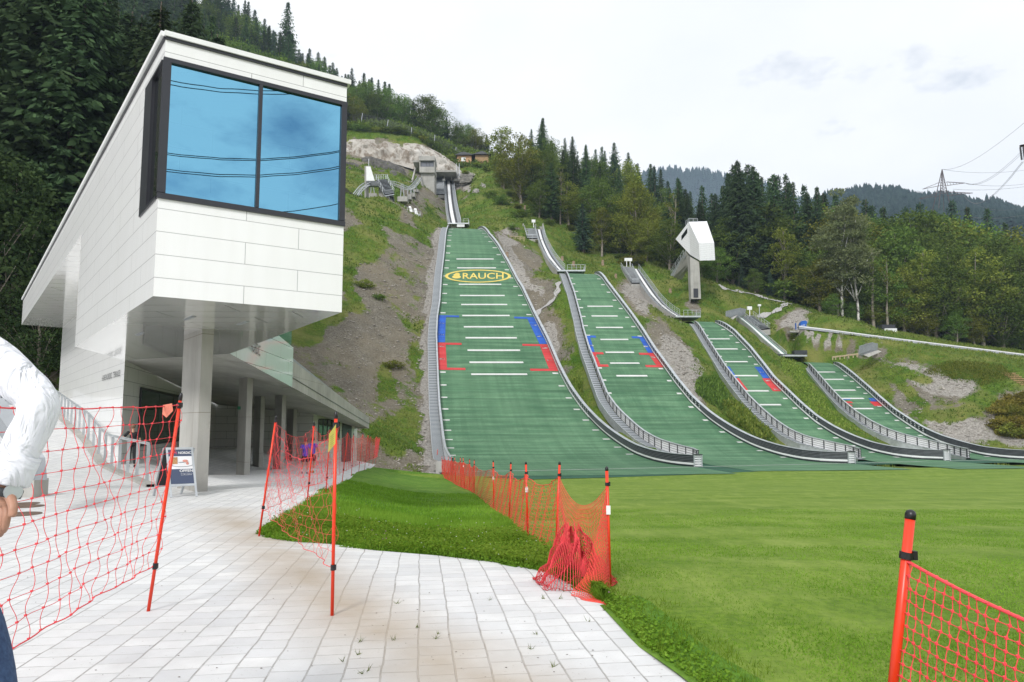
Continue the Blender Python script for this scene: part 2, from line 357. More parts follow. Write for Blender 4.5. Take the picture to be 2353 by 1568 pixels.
m = NB('hill'); v = m.tc('World'); col = m.attr('zone', 'Color'); cs = m.add('ShaderNodeSeparateColor'); m.k(col, cs.inputs[0])
def edge(x, w_=.8, sc=.55):
    nn = m.noise(v, sc, 6, .7); q = m.math('ADD', x, m.math('MULTIPLY', m.math('SUBTRACT', nn, .5), w_ * 2)); return m.ramp(q, [(.42, 0.), (.60, 1.)])
n = m.noise(v, .5, 6, .7); f = m.noise(v, 5, 6, .75); vo = m.add('ShaderNodeTexVoronoi', Scale=3.2); m.k(v, vo.inputs['Vector'])
grav = m.mix(m.ramp(n, [(.35, 0.), (.65, 1.)]), (.18, .162, .128), (.285, .265, .215)); grav = m.mix(m.ramp(f, [(.45, 0.), (.62, .8)]), grav, (.095, .08, .06)); grav = m.mix(m.ramp(vo.outputs[0], [(.07, .9), (.16, 0.)]), grav, (.55, .52, .47))
bz = m.noise(v, .11, 5, .6); grav = m.mix(m.ramp(bz, [(.42, 0.), (.62, .6)]), grav, (.23, .195, .135)); vs2 = m.add('ShaderNodeTexVoronoi', Scale=1.3); m.k(v, vs2.inputs['Vector']); grav = m.mix(m.ramp(vs2.outputs[0], [(.06, .8), (.12, 0.)]), grav, (.40, .37, .32)); pale = m.mix(m.ramp(f, [(.4, 0.), (.6, 1.)]), (.24, .225, .20), (.46, .43, .39))
gr = m.mix(m.ramp(n, [(.35, 0.), (.65, 1.)]), (.065, .155, .014), (.17, .245, .03)); gr = m.mix(m.ramp(f, [(.40, .8), (.60, 0.)]), gr, (.045, .085, .012)); dn = m.noise(v, .22, 5, .6); gr = m.mix(m.ramp(dn, [(.46, 0.), (.68, .6)]), gr, (.29, .26, .09))
flo = m.mix(m.ramp(f, [(.4, 0.), (.6, 1.)]), (.018, .028, .010), (.06, .055, .03))
c = m.mix(edge(cs.outputs[1]), grav, pale); c = m.mix(edge(cs.outputs[0]), c, gr); c = m.mix(edge(cs.outputs[2], .3), c, flo)
m.col(c); m.set(Roughness=.95, Specular_IOR_Level=.15); m.bump(m.math('ADD', m.math('MULTIPLY', n, 2.), f), .9, .25)
simple('gravel_path', (.38, .37, .36), .9, 0, .22, 7, .5, 30)
simple('stones', (.34, .31, .275), .9, 0, .35, .8)
simple('bark', (.11, .085, .065), .9, 0, .35, 3, .5, 12); simple('bark_pale', (.24, .21, .17), .9, 0, .35, 3, .4, 12)
m = NB('birch_bark'); n = m.noise(m.tc('Object', (1, 1, .5)), 1.5, 5, .7); m.col(m.ramp(n, [(.42, (.05, .045, .04)), (.52, (.62, .6, .56))])); m.set(Roughness=.7)
def leafmat(name, a, b, tr=.25):
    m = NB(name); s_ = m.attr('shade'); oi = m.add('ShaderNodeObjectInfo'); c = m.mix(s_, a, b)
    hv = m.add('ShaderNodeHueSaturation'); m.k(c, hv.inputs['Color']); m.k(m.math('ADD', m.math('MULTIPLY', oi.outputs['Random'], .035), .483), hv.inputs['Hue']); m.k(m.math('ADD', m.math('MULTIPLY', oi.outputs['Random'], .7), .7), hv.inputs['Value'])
    m.n.remove(m.b); d = m.add('ShaderNodeBsdfDiffuse'); t = m.add('ShaderNodeBsdfTranslucent'); x = m.add('ShaderNodeMixShader'); x.inputs[0].default_value = tr
    m.k(hv.outputs[0], d.inputs[0]); m.k(hv.outputs[0], t.inputs[0]); m.k(d.outputs[0], x.inputs[1]); m.k(t.outputs[0], x.inputs[2]); m.k(x.outputs[0], m.o.inputs[0]); return m.m
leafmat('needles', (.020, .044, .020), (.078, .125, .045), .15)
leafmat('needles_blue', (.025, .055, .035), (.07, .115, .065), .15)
leafmat('leaf_green', (.058, .105, .022), (.18, .26, .055)); leafmat('needles_shaded', (.018, .034, .017), (.062, .096, .042), .12)  # darkened needle copy: shade of the dense spruce wood put into the colour
leafmat('leaf_olive', (.085, .12, .018), (.26, .28, .055))
leafmat('leaf_birch', (.11, .145, .06), (.27, .31, .15))
leafmat('grass_blade', (.11, .225, .018), (.27, .43, .06), .4)
leafmat('grass_tuft', (.06, .11, .016), (.21, .24, .06), .3)
leafmat('heather', (.11, .11, .02), (.27, .22, .05), .2); leafmat('weed', (.10, .16, .022), (.33, .38, .085), .35)
leafmat('far_needles', (.014, .030, .028), (.035, .060, .050), .0)
simple('skin', (.50, .27, .18), .5, 0, .12, 8); simple('skin_man', (.42, .22, .145), .5, 0, .18, 25, .25, 60)
simple('hair_dark', (.02, .014, .01), .6, 0, .3, 20); simple('hair_brown', (.16, .10, .055), .6, 0, .3, 20)
simple('cloth_black', (.012, .013, .016), .8, 0, .2); simple('cloth_blue', (.09, .08, .62), .7, 0, .3, 5)
m = NB('shirt_white'); v = m.tc('Object'); m.col((.78, .79, .84)); m.set(Roughness=.8); m.bump(m.noise(m.tc('Object', (1.6, 1, .7), rot=(0, .7, 0)), 11, 3, .5, 1.6), 1., .03)
m = NB('denim'); n = m.noise(m.tc('Object'), 60, 4, .7); m.col(m.ramp(n, [(.35, (.02, .045, .11)), (.65, (.045, .09, .19))])); m.set(Roughness=.85); m.bump(n, .3, .003)
simple('shoe_orange', (.5, .22, .05), .6); simple('shoe_grey', (.2, .2, .25), .6); simple('sock_white', (.7, .7, .7), .8)
simple('poster_navy', (.055, .075, .135), .35, 0, .05); simple('poster_white', (.78, .78, .80), .35, 0, .04); simple('text_white', (.85, .85, .85), .4, 0, .02); simple('text_pink', (.75, .10, .22), .4, 0, .02)
simple('text_dark', (.03, .035, .04), .5, 0, .05); simple('text_faint', (.45, .40, .12), .6, 0, .05); simple('food_tan', (.45, .25, .11), .7, 0, .4, 40); simple('food_pink', (.6, .25, .2), .6, 0, .4, 40)
simple('exit_green', (.02, .25, .12), .5); simple('flower_white', (.75, .75, .68), .7); simple('flower_pink', (.45, .2, .35), .7); simple('dirt', (.10, .075, .05), .95, 0, .3)
# ---------------------------------------------------------------- near ground levels
W0 = A([-14.54, 26.05]); DS = A([-.6225, .7826]); NI = A([.7826, .6225])
def ramp(s): return np.interp(s, [-8.5, 0, 20, 40], [0, .49, 2.66, 4.6])
def gz(x, y):
    x = np.asarray(x, float); y = np.asarray(y, float)
    t = sst(-.30, -.10, x / np.maximum(y, 1))
    zl = -.045 * np.clip(y - 18, 0, 16) - .015 * np.maximum(0, y - 34); q = -.06 * np.maximum(0, y - 8); zr = np.maximum(q, -3.0) * 1.0
    z = zl * (1 - t) + zr * t; z = np.maximum(z, -3.0)
    s = (x - W0[0]) * DS[0] + (y - W0[1]) * DS[1]; l = (x - W0[0]) * NI[0] + (y - W0[1]) * NI[1]
    r = ramp(s) * (1 - sst(.6, 3.2, l)); return z * (1 - sst(-14, -18, x) * (y < 48)) * (1 - 0 * x) + r
def Gg(u, v, y1=90): return onsurf(u, v, lambda x, y: float(gz(x, y)), 2.0, y1)
# right border of the paved area, seen from the path's far end towards the camera
BR_ = [(884, 1049), (819, 1086), (773, 1119), (700, 1160), (654, 1187), (598, 1230), (640, 1243), (700, 1250), (780, 1260), (900, 1268), (1000, 1279), (1150, 1297), (1260, 1318), (1330, 1350), (1400, 1388), (1450, 1440), (1500, 1490), (1560, 1535), (1620, 1575), (1760, 1680), (1900, 1800)]
brd = A([Gg(u, v)[:2] for u, v in BR_]); brd = brd[np.argsort(brd[:, 1])]
def xr(y): return np.interp(y, brd[:, 1], brd[:, 0])
# ---------------------------------------------------------------- ski jump profiles
AL = rad(8); B0_ = A([0., 68.]); D_ = A([-math.sin(AL), math.cos(AL)]); N_ = A([math.cos(AL), math.sin(AL)])
ZB = -2.94
def tau_lat(x, y): return (x - B0_[0]) * D_[0] + (y - B0_[1]) * D_[1], (x - B0_[0]) * N_[0] + (y - B0_[1]) * N_[1]
def xy(t, l): return B0_ + D_ * t + N_ * l
class Jump:
    def __init__(s, ts, Lt, tn, Lc, crest, left, right):
        s.ts, s.Lt, s.tn, s.Lc = ts, Lt, tn, Lc
        a, b = 5., 90.
        for _ in range(30):
            s.Ls = (a + b) / 2; s.tab()
            r = ray(*crest); r = r / r[1]; ys = np.linspace(80, 230, 600); xs = r[0] * ys
            t, l = tau_lat(xs, ys); z = s.f(t); ok = t < s.te; el = ((z - EYE) / ys)[ok].max()
            if el > r[2]: b = s.Ls
            else: a = s.Ls
        s.yc = ys[ok][np.argmax(((z - EYE) / ys)[ok])]
        def trace(tr):
            o = []
            for u, v in tr:
                q = onsurf(u, v, lambda x, y: float(s.f(tau_lat(x, y)[0])), 60, s.yc + 1); t, l = tau_lat(q[0], q[1]); o.append((t, l))
            o.sort(); return A(o)
        s.eL = trace(left); s.eR = trace(right)
    def tab(s):
        T = np.arange(-60, 260, .25); sl = np.interp(T, [s.ts, s.ts + s.Lt, s.ts + s.Lt + s.Ls, s.ts + s.Lt + s.Ls + s.Lc, s.ts + s.Lt + s.Ls + s.Lc + 8], [0, s.tn, s.tn, .12, .0])
        s.T = T; s.Z = ZB + np.cumsum(sl) * .25; s.te = s.ts + s.Lt + s.Ls + s.Lc + 3
    def f(s, t): return np.interp(t, s.T, s.Z)
    def ext(s, e, t):
        k = (e[-1, 1] - e[-4, 1]) / max(e[-1, 0] - e[-4, 0], .1); k = max(min(k, .15), -.15)
        return np.where(t > e[-1, 0], e[-1, 1] + (t - e[-1, 0]) * k, np.where(t < e[0, 0], e[0, 1], np.interp(t, e[:, 0], e[:, 1])))
    def L(s, t): return s.ext(s.eL, t)
    def R(s, t): return s.ext(s.eR, t)
    def pt(s, t, l, dz=0.): q = xy(t, l); return A([q[0], q[1], float(s.f(t)) + dz])
    def LT(s, u, v):
        q = onsurf(u, v, lambda x, y: float(s.f(tau_lat(x, y)[0])), 60, s.yc + .5); return tau_lat(q[0], q[1])
J = [
 Jump(4, 38, .72, 28, (1065, 525.5), [(1030, 527), (1026, 541), (1021, 592), (1015.5, 640), (1011.5, 702), (1006, 739), (1004, 782), (1004.8, 806.6), (1007, 860), (1008.8, 900.6), (1011.5, 946), (1015.5, 981), (1020, 1020), (1025, 1051), (1032, 1068), (1042, 1083)],
  [(1104, 527), (1123, 544), (1144.5, 571), (1166, 608.6), (1187.5, 651), (1198, 667), (1225, 726), (1256, 787.8), (1282.8, 852), (1308, 900.6), (1337.8, 943.6), (1379, 988), (1420, 1020.7), (1461.6, 1045.5), (1503, 1060), (1544, 1068), (1594, 1073)]),
 Jump(7, 20, .70, 12, (1335, 629.5), [(1301, 631), (1310.6, 653), (1320, 678), (1336, 738.6), (1342, 767), (1355, 811.6), (1369, 846.6), (1374, 862), (1397, 921), (1420, 954), (1449, 983), (1482, 1012), (1515, 1031), (1553, 1044), (1594, 1055)],
  [(1368, 631), (1393, 656), (1421.7, 694), (1450, 732), (1475.6, 770), (1501, 811.6), (1525, 845), (1552.7, 884), (1585.8, 925), (1631, 966.8), (1683, 1002), (1731, 1027), (1784.6, 1045.5), (1842.6, 1058), (1892, 1063), (1948, 1065)]),
 Jump(9, 16, .60, 8, (1612, 739.5), [(1592, 741), (1610.7, 762), (1627, 789), (1648, 822), (1669, 855), (1693.5, 888), (1722.5, 925), (1751.5, 954.4), (1784.6, 983), (1817.7, 1006), (1855, 1023), (1913, 1037), (1958, 1047)],
  [(1640, 741), (1652, 748), (1685, 770), (1722.5, 809.5), (1751.5, 846.8), (1776, 880), (1809.5, 913), (1838.5, 942), (1871.6, 971), (1913, 998), (1958.5, 1020.7), (2008, 1039), (2062, 1050.5), (2116, 1056), (2167.7, 1058)]),
 Jump(11, 14, .50, 6, (1880, 833), [(1851, 834.5), (1867.4, 855), (1892, 884), (1913, 909), (1938, 935.8), (1966.8, 960.6), (2000, 983), (2041, 1004), (2082.8, 1018.6), (2136.6, 1031), (2186, 1043)],
  [(1905, 834.5), (1933.7, 851.7), (1958.5, 871.6), (1991.7, 900.6), (2020.7, 927.5), (2054, 956.5), (2087, 979), (2124, 1002), (2165.6, 1020.7), (2211, 1035), (2260.8, 1047.6), (2310.5, 1053.8), (2360, 1057), (2450, 1058)])]
for i, j in enumerate(J): print('jump', i, 'Ls', round(j.Ls, 1), 'yc', round(j.yc, 1), 'tau', j.eL[0], j.eL[-1], j.eR[0], j.eR[-1])
# ---------------------------------------------------------------- terrain
def P_(l): return [tuple(P(*q)) for q in l]
cp = P_([(827, 498, 165), (881, 482, 178), (908, 466, 186), (935, 461, 195), (954, 445, 205), (999, 441, 215), (967, 427, 218), (830, 385, 215), (900, 380, 226), (935, 407, 228),
 (794, 352, 236), (794, 322, 242), (881, 364, 240), (881, 324, 246), (980, 390, 244), (980, 337, 251), (1042, 402, 246), (1042, 377, 253), (800, 290, 262), (950, 303, 268), (1050, 352, 285), (1112, 366, 300),
 (560, 130, 340), (640, 195, 335), (760, 270, 335), (870, 313, 340), (1000, 352, 350), (1110, 368, 350), (400, 0, 330), (200, -150, 330), (0, -300, 330), (300, 300, 200), (100, 200, 200), (100, 520, 110), (0, 720, 80), (150, 770, 85), (-200, 800, 70), (-200, 500, 120), (-300, 100, 200), (550, 400, 170), (650, 330, 210), (600, 250, 270),
 (1080, 450, 220), (1100, 415, 232), (1150, 392, 245), (1120, 372, 262), (1123, 521, 189), (1176, 514, 186), (1203.5, 567, 168), (1290, 641, 150), (1225, 522, 190), (1187, 605, 158),
 (1300, 560, 186), (1400, 600, 182), (1350, 480, 225), (1250, 450, 235), (1500, 600, 186), (1450, 520, 230), (1300, 400, 300), (1500, 480, 300), (1314, 580, 180), (1377, 606, 172), (1425, 622, 170),
 (1482, 619, 172), (1536, 690, 155), (1580, 687, 150), (1631, 722, 142), (1600, 690, 150), (1640, 648, 162), (1653, 652, 165), (1742, 676, 165), (1820, 700, 160), (1892, 724, 155), (1994, 752, 150), (2062, 762, 148), (2165, 786, 145), (2353, 812, 145),
 (1653, 690, 205), (1820, 730, 200), (2000, 775, 200), (2350, 812, 200), (1700, 740, 300), (2200, 800, 300), (1900, 740, 144), (1841, 756, 135), (1790, 760, 136), (1892, 806, 122), (1994, 790, 128), (2353, 822, 128), (2131, 840, 116), (2335, 857, 112), (2231, 945, 103), (2340, 1000, 98), (2143, 901, 110), (2600, 850, 130), (2600, 1000, 100), (2900, 820, 160), (2430, 1050, 93), (1700, 745, 143), (1760, 800, 128)])
cp = [A(c) for c in cp]
for x in (-16, -10, 0, 20, 45, 70, 95): cp.append(A([x, 58 + .3 * max(x + 6, 0), -3.0 if x > -12 else -1.7]))
for x, y, z in ((-24, 55, 1), (-24, 64, 3), (-35, 60, 8), (-50, 60, 12), (-60, 75, 22), (-18, 66, -.3), (-17, 72, 1.5), (-80, 60, 18), (-110, 80, 40)): cp.append(A([x, y, z]))
j = J[0]
for t in np.arange(4, 112, 12):
    for off in (3.5, 9, 18, 30):
        l = float(j.L(t)) - off; q = xy(t, l); cp.append(A([q[0], q[1], float(j.f(t)) + (off - 2.5) * (.52 if t > 14 else .35 * t / 14) * (.8 + .2 * (off < 10))]))
for k, j in enumerate(J):
    for t in np.arange(j.ts, j.te + 6, 7):
        for l, sd_ in ((float(j.L(t)), -1), (float(j.R(t)), 1)):
            if k == 0 and sd_ < 0: off = 2.0
            else: off = 1.6
            q = xy(t, l + sd_ * off); cp.append(A([q[0], q[1], float(j.f(t)) - (.25 if sd_ > 0 or k == 0 else .5)]))
    t = np.arange(j.ts, j.te, 8)
    for tt in t: q = xy(tt, float(j.L(tt) + j.R(tt)) / 2); cp.append(A([q[0], q[1], float(j.f(tt)) - .6]))
CVP = [(1836, 757, 134), (1900, 764.5, 132), (1994, 777, 130), (2126, 794, 128), (2240, 808, 127), (2353, 822, 126), (2480, 838, 125)]; cvp = A([P(*q) for q in CVP])
for q in cvp: cp.append(q + A([0, 1., .1])); cp.append(q + A([0, -2.5, -.6]))
# ground under the in-runs
INR = [  # (uL, uR, v, Y) from the top to the take-off
 [(1021.5, 1042, 415, 240), (1021.7, 1046.6, 447.3, 226), (1023.5, 1050, 470, 215), (1025.5, 1054.6, 491.3, 204), (1030.5, 1059.8, 514.7, 191)],
 [(1229, 1248.7, 527.6, 186), (1237, 1256, 554.6, 175), (1250.5, 1272.5, 586.3, 163), (1266.5, 1288.4, 608.5, 154), (1281, 1300, 622.8, 148)],
 [(1452, 1467.7, 618, 170), (1470, 1493.1, 653, 160), (1496.5, 1518.5, 687.9, 149), (1523.5, 1542.3, 711.7, 142), (1550.3, 1566, 727.5, 137)],
 [(1691.7, 1704.6, 728.2, 150), (1723.4, 1737, 753.8, 143), (1755.7, 1772.8, 784.5, 136), (1793.9, 1810.3, 816.5, 129)]]
for k, R_ in enumerate(INR):
    for uL, uR, v, Y in R_:
        dz = [1.6, 1.2, 1.2, .8][k]
        for q in (P(uL, v, Y), P(uR, v, Y)): cp.append(q - A([0, 0, dz]))
cp = A(cp); keep = []
for i in range(len(cp)):
    if all(np.hypot(*(cp[i, :2] - cp[m_, :2])) > 1.6 for m_ in keep): keep.append(i)
cp = cp[keep]; SC = 100.
def kern(r2): return np.where(r2 > 1e-12, .5 * r2 * np.log(np.maximum(r2, 1e-12)), 0)
XR = cp[:, :2] / SC; X = XR; n_ = NRB = len(X); r2 = ((X[:, None] - X[None]) ** 2).sum(-1); KM = kern(r2) + np.eye(n_) * 2e-4
Pm = np.hstack([np.ones((n_, 1)), X]); M_ = np.block([[KM, Pm], [Pm.T, np.zeros((3, 3))]]); sol = np.linalg.solve(M_, np.concatenate([cp[:, 2], np.zeros(3)]))
def rbf(x, y):
    x = np.atleast_1d(x).astype(float); y = np.atleast_1d(y).astype(float); out = np.empty(x.shape)
    for a in range(0, len(x), 8000):
        q = np.stack([x[a:a + 8000], y[a:a + 8000]], 1) / SC; r = ((q[:, None] - XR[None]) ** 2).sum(-1)
        out[a:a + 8000] = kern(r) @ sol[:NRB] + sol[NRB] + q @ sol[NRB + 1:]
    return out
PADS = [(*P(2035, 766, 143)[:2], P(2035, 766, 143)[2], 4.5)]
def lowback(y): return 1.3 * np.maximum(0, y - 352)
def yo(x): return 61.5 + .26 * np.maximum(x + 6, 0)
def Zt(x, y, rough=True):
    x = np.atleast_1d(x).astype(float); y = np.atleast_1d(y).astype(float); z = rbf(x, y)
    wy = sst(0, 7, y - yo(x)); wx = sst(19, 27, -x) * sst(46, 60, y); w_ = np.maximum(wy, wx)
    if rough:
        am = sst(0, 12, y - yo(x)) * (1 - .5 * (x > 60)); z = z + am * (.55 * fbm(x / 9, y / 9, 1, 4) + .16 * fbm(x / 1.7, y / 1.7, 5, 3)) * (1 + sst(200, 330, y) * 2)
    z = gz(x, y) * (1 - w_) + z * w_ - lowback(y)
    for j in J:
        t, l = tau_lat(x, y); m_ = (t > -6) & (t < j.te + 4) & (l > j.L(t) - .9) & (l < j.R(t) + .6); z = np.where(m_, np.minimum(z, j.f(t) - .35), z)
    for k, R_ in enumerate(INR):
        r = A([[*(P(a, c, Y) + P(b, c, Y)) / 2, (P(b, c, Y) - P(a, c, Y))[0] / 2] for a, b, c, Y in R_])[::-1]
        cx_ = np.interp(y, r[:, 1], r[:, 0]); cz_ = np.interp(y, r[:, 1], r[:, 2]); hw = np.interp(y, r[:, 1], r[:, 3])
        m_ = (y > r[0, 1] - 1) & (y < r[-1, 1] + 1) & (np.abs(x - cx_) < hw + (1.2 if k < 3 else .7)); z = np.where(m_, np.minimum(z, cz_ - (.7 if k < 3 else .4)), z)
    cy_ = np.interp(x, cvp[:, 0], cvp[:, 1]); cz_ = np.interp(x, cvp[:, 0], cvp[:, 2]); wc = (x > cvp[0, 0] - 2) * sst(5.5, 2.2, np.abs(y - cy_ + .4)) * sst(cvp[0, 0] - 2, cvp[0, 0], x); z = z * (1 - wc) + (cz_ - .12 + .10 * (y - cy_)) * wc
    for px, py, pz, pr in PADS: z = np.where(np.hypot(x - px, y - py) < pr, np.minimum(z, pz), z)
    return z
def Gt(u, v, y0=60, y1=420, n=160):
    ys = np.linspace(y0, y1, n); r = ray(u, v); r = r / r[1]; zz = Zt(r[0] * ys, ys, True); h = r[2] * ys + EYE
    i = np.argmax(h <= zz)
    if h[i] > zz[i]: return r * y1 + EY
    a, b = ys[max(i - 1, 0)], ys[i]
    for _ in range(12):
        m_ = (a + b) / 2
        if r[2] * m_ + EYE <= Zt(r[0] * m_, m_)[0]: b = m_
        else: a = m_
    return r * b + EY
def projv(Pt):
    q = Pt - EY; d = q @ FW; return CX + FPX * q[:, 0] / d, Y0 - FPX * (q @ UP) / d
gx = np.unique(np.concatenate([np.arange(-420, -70, 5), np.arange(-70, 100, .85), np.arange(100, 180, 2.), np.arange(180, 480, 6)])); gy = np.unique(np.concatenate([np.arange(-60, 10, 6), np.arange(10, 60, 2.5), np.arange(60, 200, .85), np.arange(200, 262, 1.3), np.arange(262, 480, 5)]))
GX, GY = np.meshgrid(gx, gy); x = GX.ravel(); y = GY.ravel(); z = Zt(x, y)
# the terrain dives under the paved area and the playing field, which are sheets of their own
dpave = np.where((y < 66) & (y > -60), sst(.0, 1.5, xr(y) - x) * sst(66, 64.5, y) * (x > -46), 0); dfield = sst(0, 1.5, x - xr(y)) * sst(0, -1.5, y - yo(x)) * (x < 130)
under = np.maximum(np.where((y < 46) | (x > -19), dpave, 0), dfield); z = z - .03 * (y < 66) - .5 * under
V = np.stack([x, y, z], 1); ny, nx = GX.shape; I = np.arange(ny * nx).reshape(ny, nx); F = np.stack([I[:-1, :-1], I[:-1, 1:], I[1:, 1:], I[1:, :-1]], -1).reshape(-1, 4)
# material zones of the hillside: grass, pale rubble, forest floor
u_, v_ = projv(V); front = y > 20
u_ = u_ + 26 * fbm(x / 11, y / 11, 41, 3) * (y > 60); v_ = v_ + 20 * fbm(x / 11, y / 11, 47, 3) * (y > 60)
def blob(cu, cv, ru, rv, rot=0):
    c, s = math.cos(rad(rot)), math.sin(rad(rot)); a = (u_ - cu) * c + (v_ - cv) * s; b = -(u_ - cu) * s + (v_ - cv) * c; return np.where(front, np.clip(1.35 - ((a / ru) ** 2 + (b / rv) ** 2), 0, 1), 0)
tj, lj = tau_lat(x, y)
grass = np.full(x.shape, .36) + .25 * fbm(x / 7, y / 7, 31, 3)
for b in [(835, 560, 60, 45), (800, 610, 40, 60), (760, 720, 60, 40), (690, 770, 60, 40), (820, 690, 20, 50, -20), (930, 1000, 75, 70), (980, 850, 14, 120), (860, 470, 60, 60), (940, 540, 70, 22, 25), (900, 520, 70, 22, 28), (985, 500, 30, 50), (870, 400, 100, 20, 22), (800, 430, 50, 50), (960, 410, 22, 22), (880, 880, 20, 40), (950, 960, 40, 40)]: grass = np.maximum(grass, blob(*b))
right = (lj > J[0].R(tj)) | ((y > 186) & (x > -16.5)); grass = np.where(right & (lj > -20), .85, grass)
gr2 = np.ones_like(x)
for b in [(1210, 650, 50, 95, -10), (1250, 780, 45, 90, -15), (1180, 560, 25, 50, -20), (1540, 810, 55, 90, -35), (1590, 900, 40, 70, -35), (1470, 690, 40, 60, -30), (1890, 775, 70, 30, 8), (1820, 735, 45, 18), (1980, 800, 60, 25, 20), (2120, 860, 120, 30, 12), (2190, 960, 90, 50, 30), (2320, 960, 100, 60), (2080, 900, 60, 50, 30), (1600, 705, 22, 20), (1085, 430, 20, 25)]: gr2 = np.minimum(gr2, 1 - blob(*b))
grass = np.where(right, grass * (.25 + .75 * gr2), grass)
for b in [(2220, 850, 90, 22, 8), (2170, 930, 110, 22, -6), (2030, 850, 90, 16, 4), (2080, 890, 60, 14, 30), (1920, 770, 80, 10, 8)]: grass = np.maximum(grass, np.where(right, blob(*b), 0))
pale = np.zeros_like(x)
for b in [(1000, 800, 10, 260), (1190, 600, 14, 100, -20), (1890, 775, 70, 28, 8), (2320, 990, 120, 60), (2180, 970, 90, 50, 30), (1830, 735, 40, 14), (2130, 860, 120, 24, 12), (1090, 425, 20, 25), (1570, 850, 50, 90, -35), (1470, 690, 30, 50, -30), (1250, 780, 25, 60, -15)]: pale = np.maximum(pale, blob(*b))
for b in [(900, 300, 120, 24, 10), (1020, 350, 50, 16, 35), (790, 300, 40, 25)]: grass = np.maximum(grass, blob(*b))
# a gravel strip runs along the left edge of the large jump
d1 = J[0].L(tj) - lj; strip_ = (d1 > .5) & (d1 < 2.6) & (tj > -4) & (tj < 100); pale = np.where(strip_, .95, pale); grass = np.where(strip_, .05, grass)
forest = np.zeros_like(x); ridge_y = np.interp(x, [-60, 10, 30, 40, 60, 75, 85, 105, 125, 200], [300, 205, 190, 180, 170, 168, 164, 158, 152, 165]); forest = np.where((x > 2) & (y > ridge_y + 3), 1., forest)
forest = np.where((x < 10) & (y > 272), 1., forest); forest = np.where((x < -24) & (u_ < 790) & front & (x < -38), 1., forest)
npmesh('hillside', V, F, MT['hill'], smooth=True, col={'zone': np.stack([grass, pale, forest, np.ones_like(x)], 1)})['kind'] = 'structure'
# ---- playing field and lawn (right of the paving)
ys = np.unique(np.concatenate([np.arange(-8, 16, .22), np.arange(16, 40, .7), np.arange(40, 100, 1.2)])); fr = np.concatenate([np.linspace(0, .1, 26), np.linspace(.1, 1, 50)[1:] ** 1.0])
rows = []
for yy in ys:
    x0 = float(xr(yy)) - .12; x1 = 125.
    lim = (yy - 61.2) / .26 - 6 if yy > 61.2 else -99
    x0 = max(x0, lim); rows.append(np.stack([x0 + (x1 - x0) * fr ** 1.6, np.full(fr.shape, yy)], 1))
Q = A(rows); qx = Q[..., 0].ravel(); qy = Q[..., 1].ravel(); qz = gz(qx, qy) + .012 + .02 * fbm(qx * .8, qy * .8, 3, 3)
I = np.arange(len(qx)).reshape(len(ys), len(fr)); F = np.stack([I[:-1, :-1], I[:-1, 1:], I[1:, 1:], I[1:, :-1]], -1).reshape(-1, 4)
# the fence of orange netting parts the long clover lawn from the mown field
FEN = [(1402, 1352), (1277.5, 1271), (1213.2, 1239), (1170.3, 1193.7), (1134.6, 1172), (1089.8, 1134.6), (1079, 1128), (1068, 1124), (1059.5, 1120), (1047.8, 1115), (1038.6, 1108), (1030, 1104), (1021, 1099), (1015.5, 1096)]
fen = A([Gg(u, v) for u, v in FEN]); fo = fen[np.argsort(fen[:, 1])]
cx_ = qx[F].mean(1); cy_ = qy[F].mean(1); lawn = cx_ < np.interp(cy_, np.r_[fo[0, 1] - .3, fo[:, 1], 120], np.r_[xr(fo[0, 1] - .3) + .1, fo[:, 0], -6.])
lawn |= (cx_ - xr(cy_)) < .35 * (cy_ < 7)
npmesh('field', np.stack([qx, qy, qz], 1), F, [MT['field_grass'], MT['lawn_grass']], smooth=True, mi=lawn.astype(int))['kind'] = 'structure'
# ---- paving
rows = []; ys = np.unique(np.concatenate([np.arange(-8, 12, .25), np.arange(12, 66, .8)])); fr = np.concatenate([np.linspace(0, .35, 40), np.linspace(.35, 1, 24)[1:]])
for yy in ys: x0 = float(xr(yy)); rows.append(np.stack([x0 + (-46. - x0) * fr ** 1.4, np.full(fr.shape, yy)], 1))
Q = A(rows); qx = Q[..., 0].ravel(); qy = Q[..., 1].ravel(); qz = gz(qx, qy) + .02
I = np.arange(len(qx)).reshape(len(ys), len(fr)); F = np.stack([I[:-1, :-1], I[1:, :-1], I[1:, 1:], I[:-1, 1:]], -1).reshape(-1, 4)
su, sv = projv(np.stack([qx, qy, qz], 1)); sa = A([G(*q)[:2] for q in ((500, 1180), (650, 1270), (740, 1360), (850, 1450), (1100, 1568), (1500, 1800))])
dst = np.full(qx.shape, 9.)
for a, b in zip(sa[:-1], sa[1:]):
    ab = b - a; tt = np.clip(((qx - a[0]) * ab[0] + (qy - a[1]) * ab[1]) / (ab @ ab), 0, 1); dst = np.minimum(dst, np.hypot(qx - a[0] - ab[0] * tt, qy - a[1] - ab[1] * tt))
npmesh('pavement', np.stack([qx, qy, qz], 1), F, MT['paving'], smooth=True, attr={'stain': np.clip(1.1 - dst / .75, 0, 1)})['kind'] = 'structure'
# ---- green outrun mat at the foot of the four jumps
fe = [(985, 1079), (1040, 1093), (1215, 1102), (1379, 1098), (1586, 1091), (1750, 1083), (1900, 1070), (2100, 1066), (2353, 1063), (2700, 1055)]
b = MB(); fp = [G(u, v, -2.965) for u, v in fe]; r0 = fp; r1 = [p + A([2.5 if i == 0 else 0, 14 if p[1] < 70 else 11, 0]) for i, p in enumerate(fp)]; rows = []
for k in range(15): rows.append([a + (c - a) * k / 14 for a, c in zip(r0, r1)])
b.strip(rows, 0, [[(p[0] * K, p[1] * K - .26 * p[0] * K) for p in r] for r in rows]); o = b.build('outrun_mat', MT['mat_outrun']); tag(o, 'dark green bristle mat apron along the foot of the four ski jumps', 'mat')
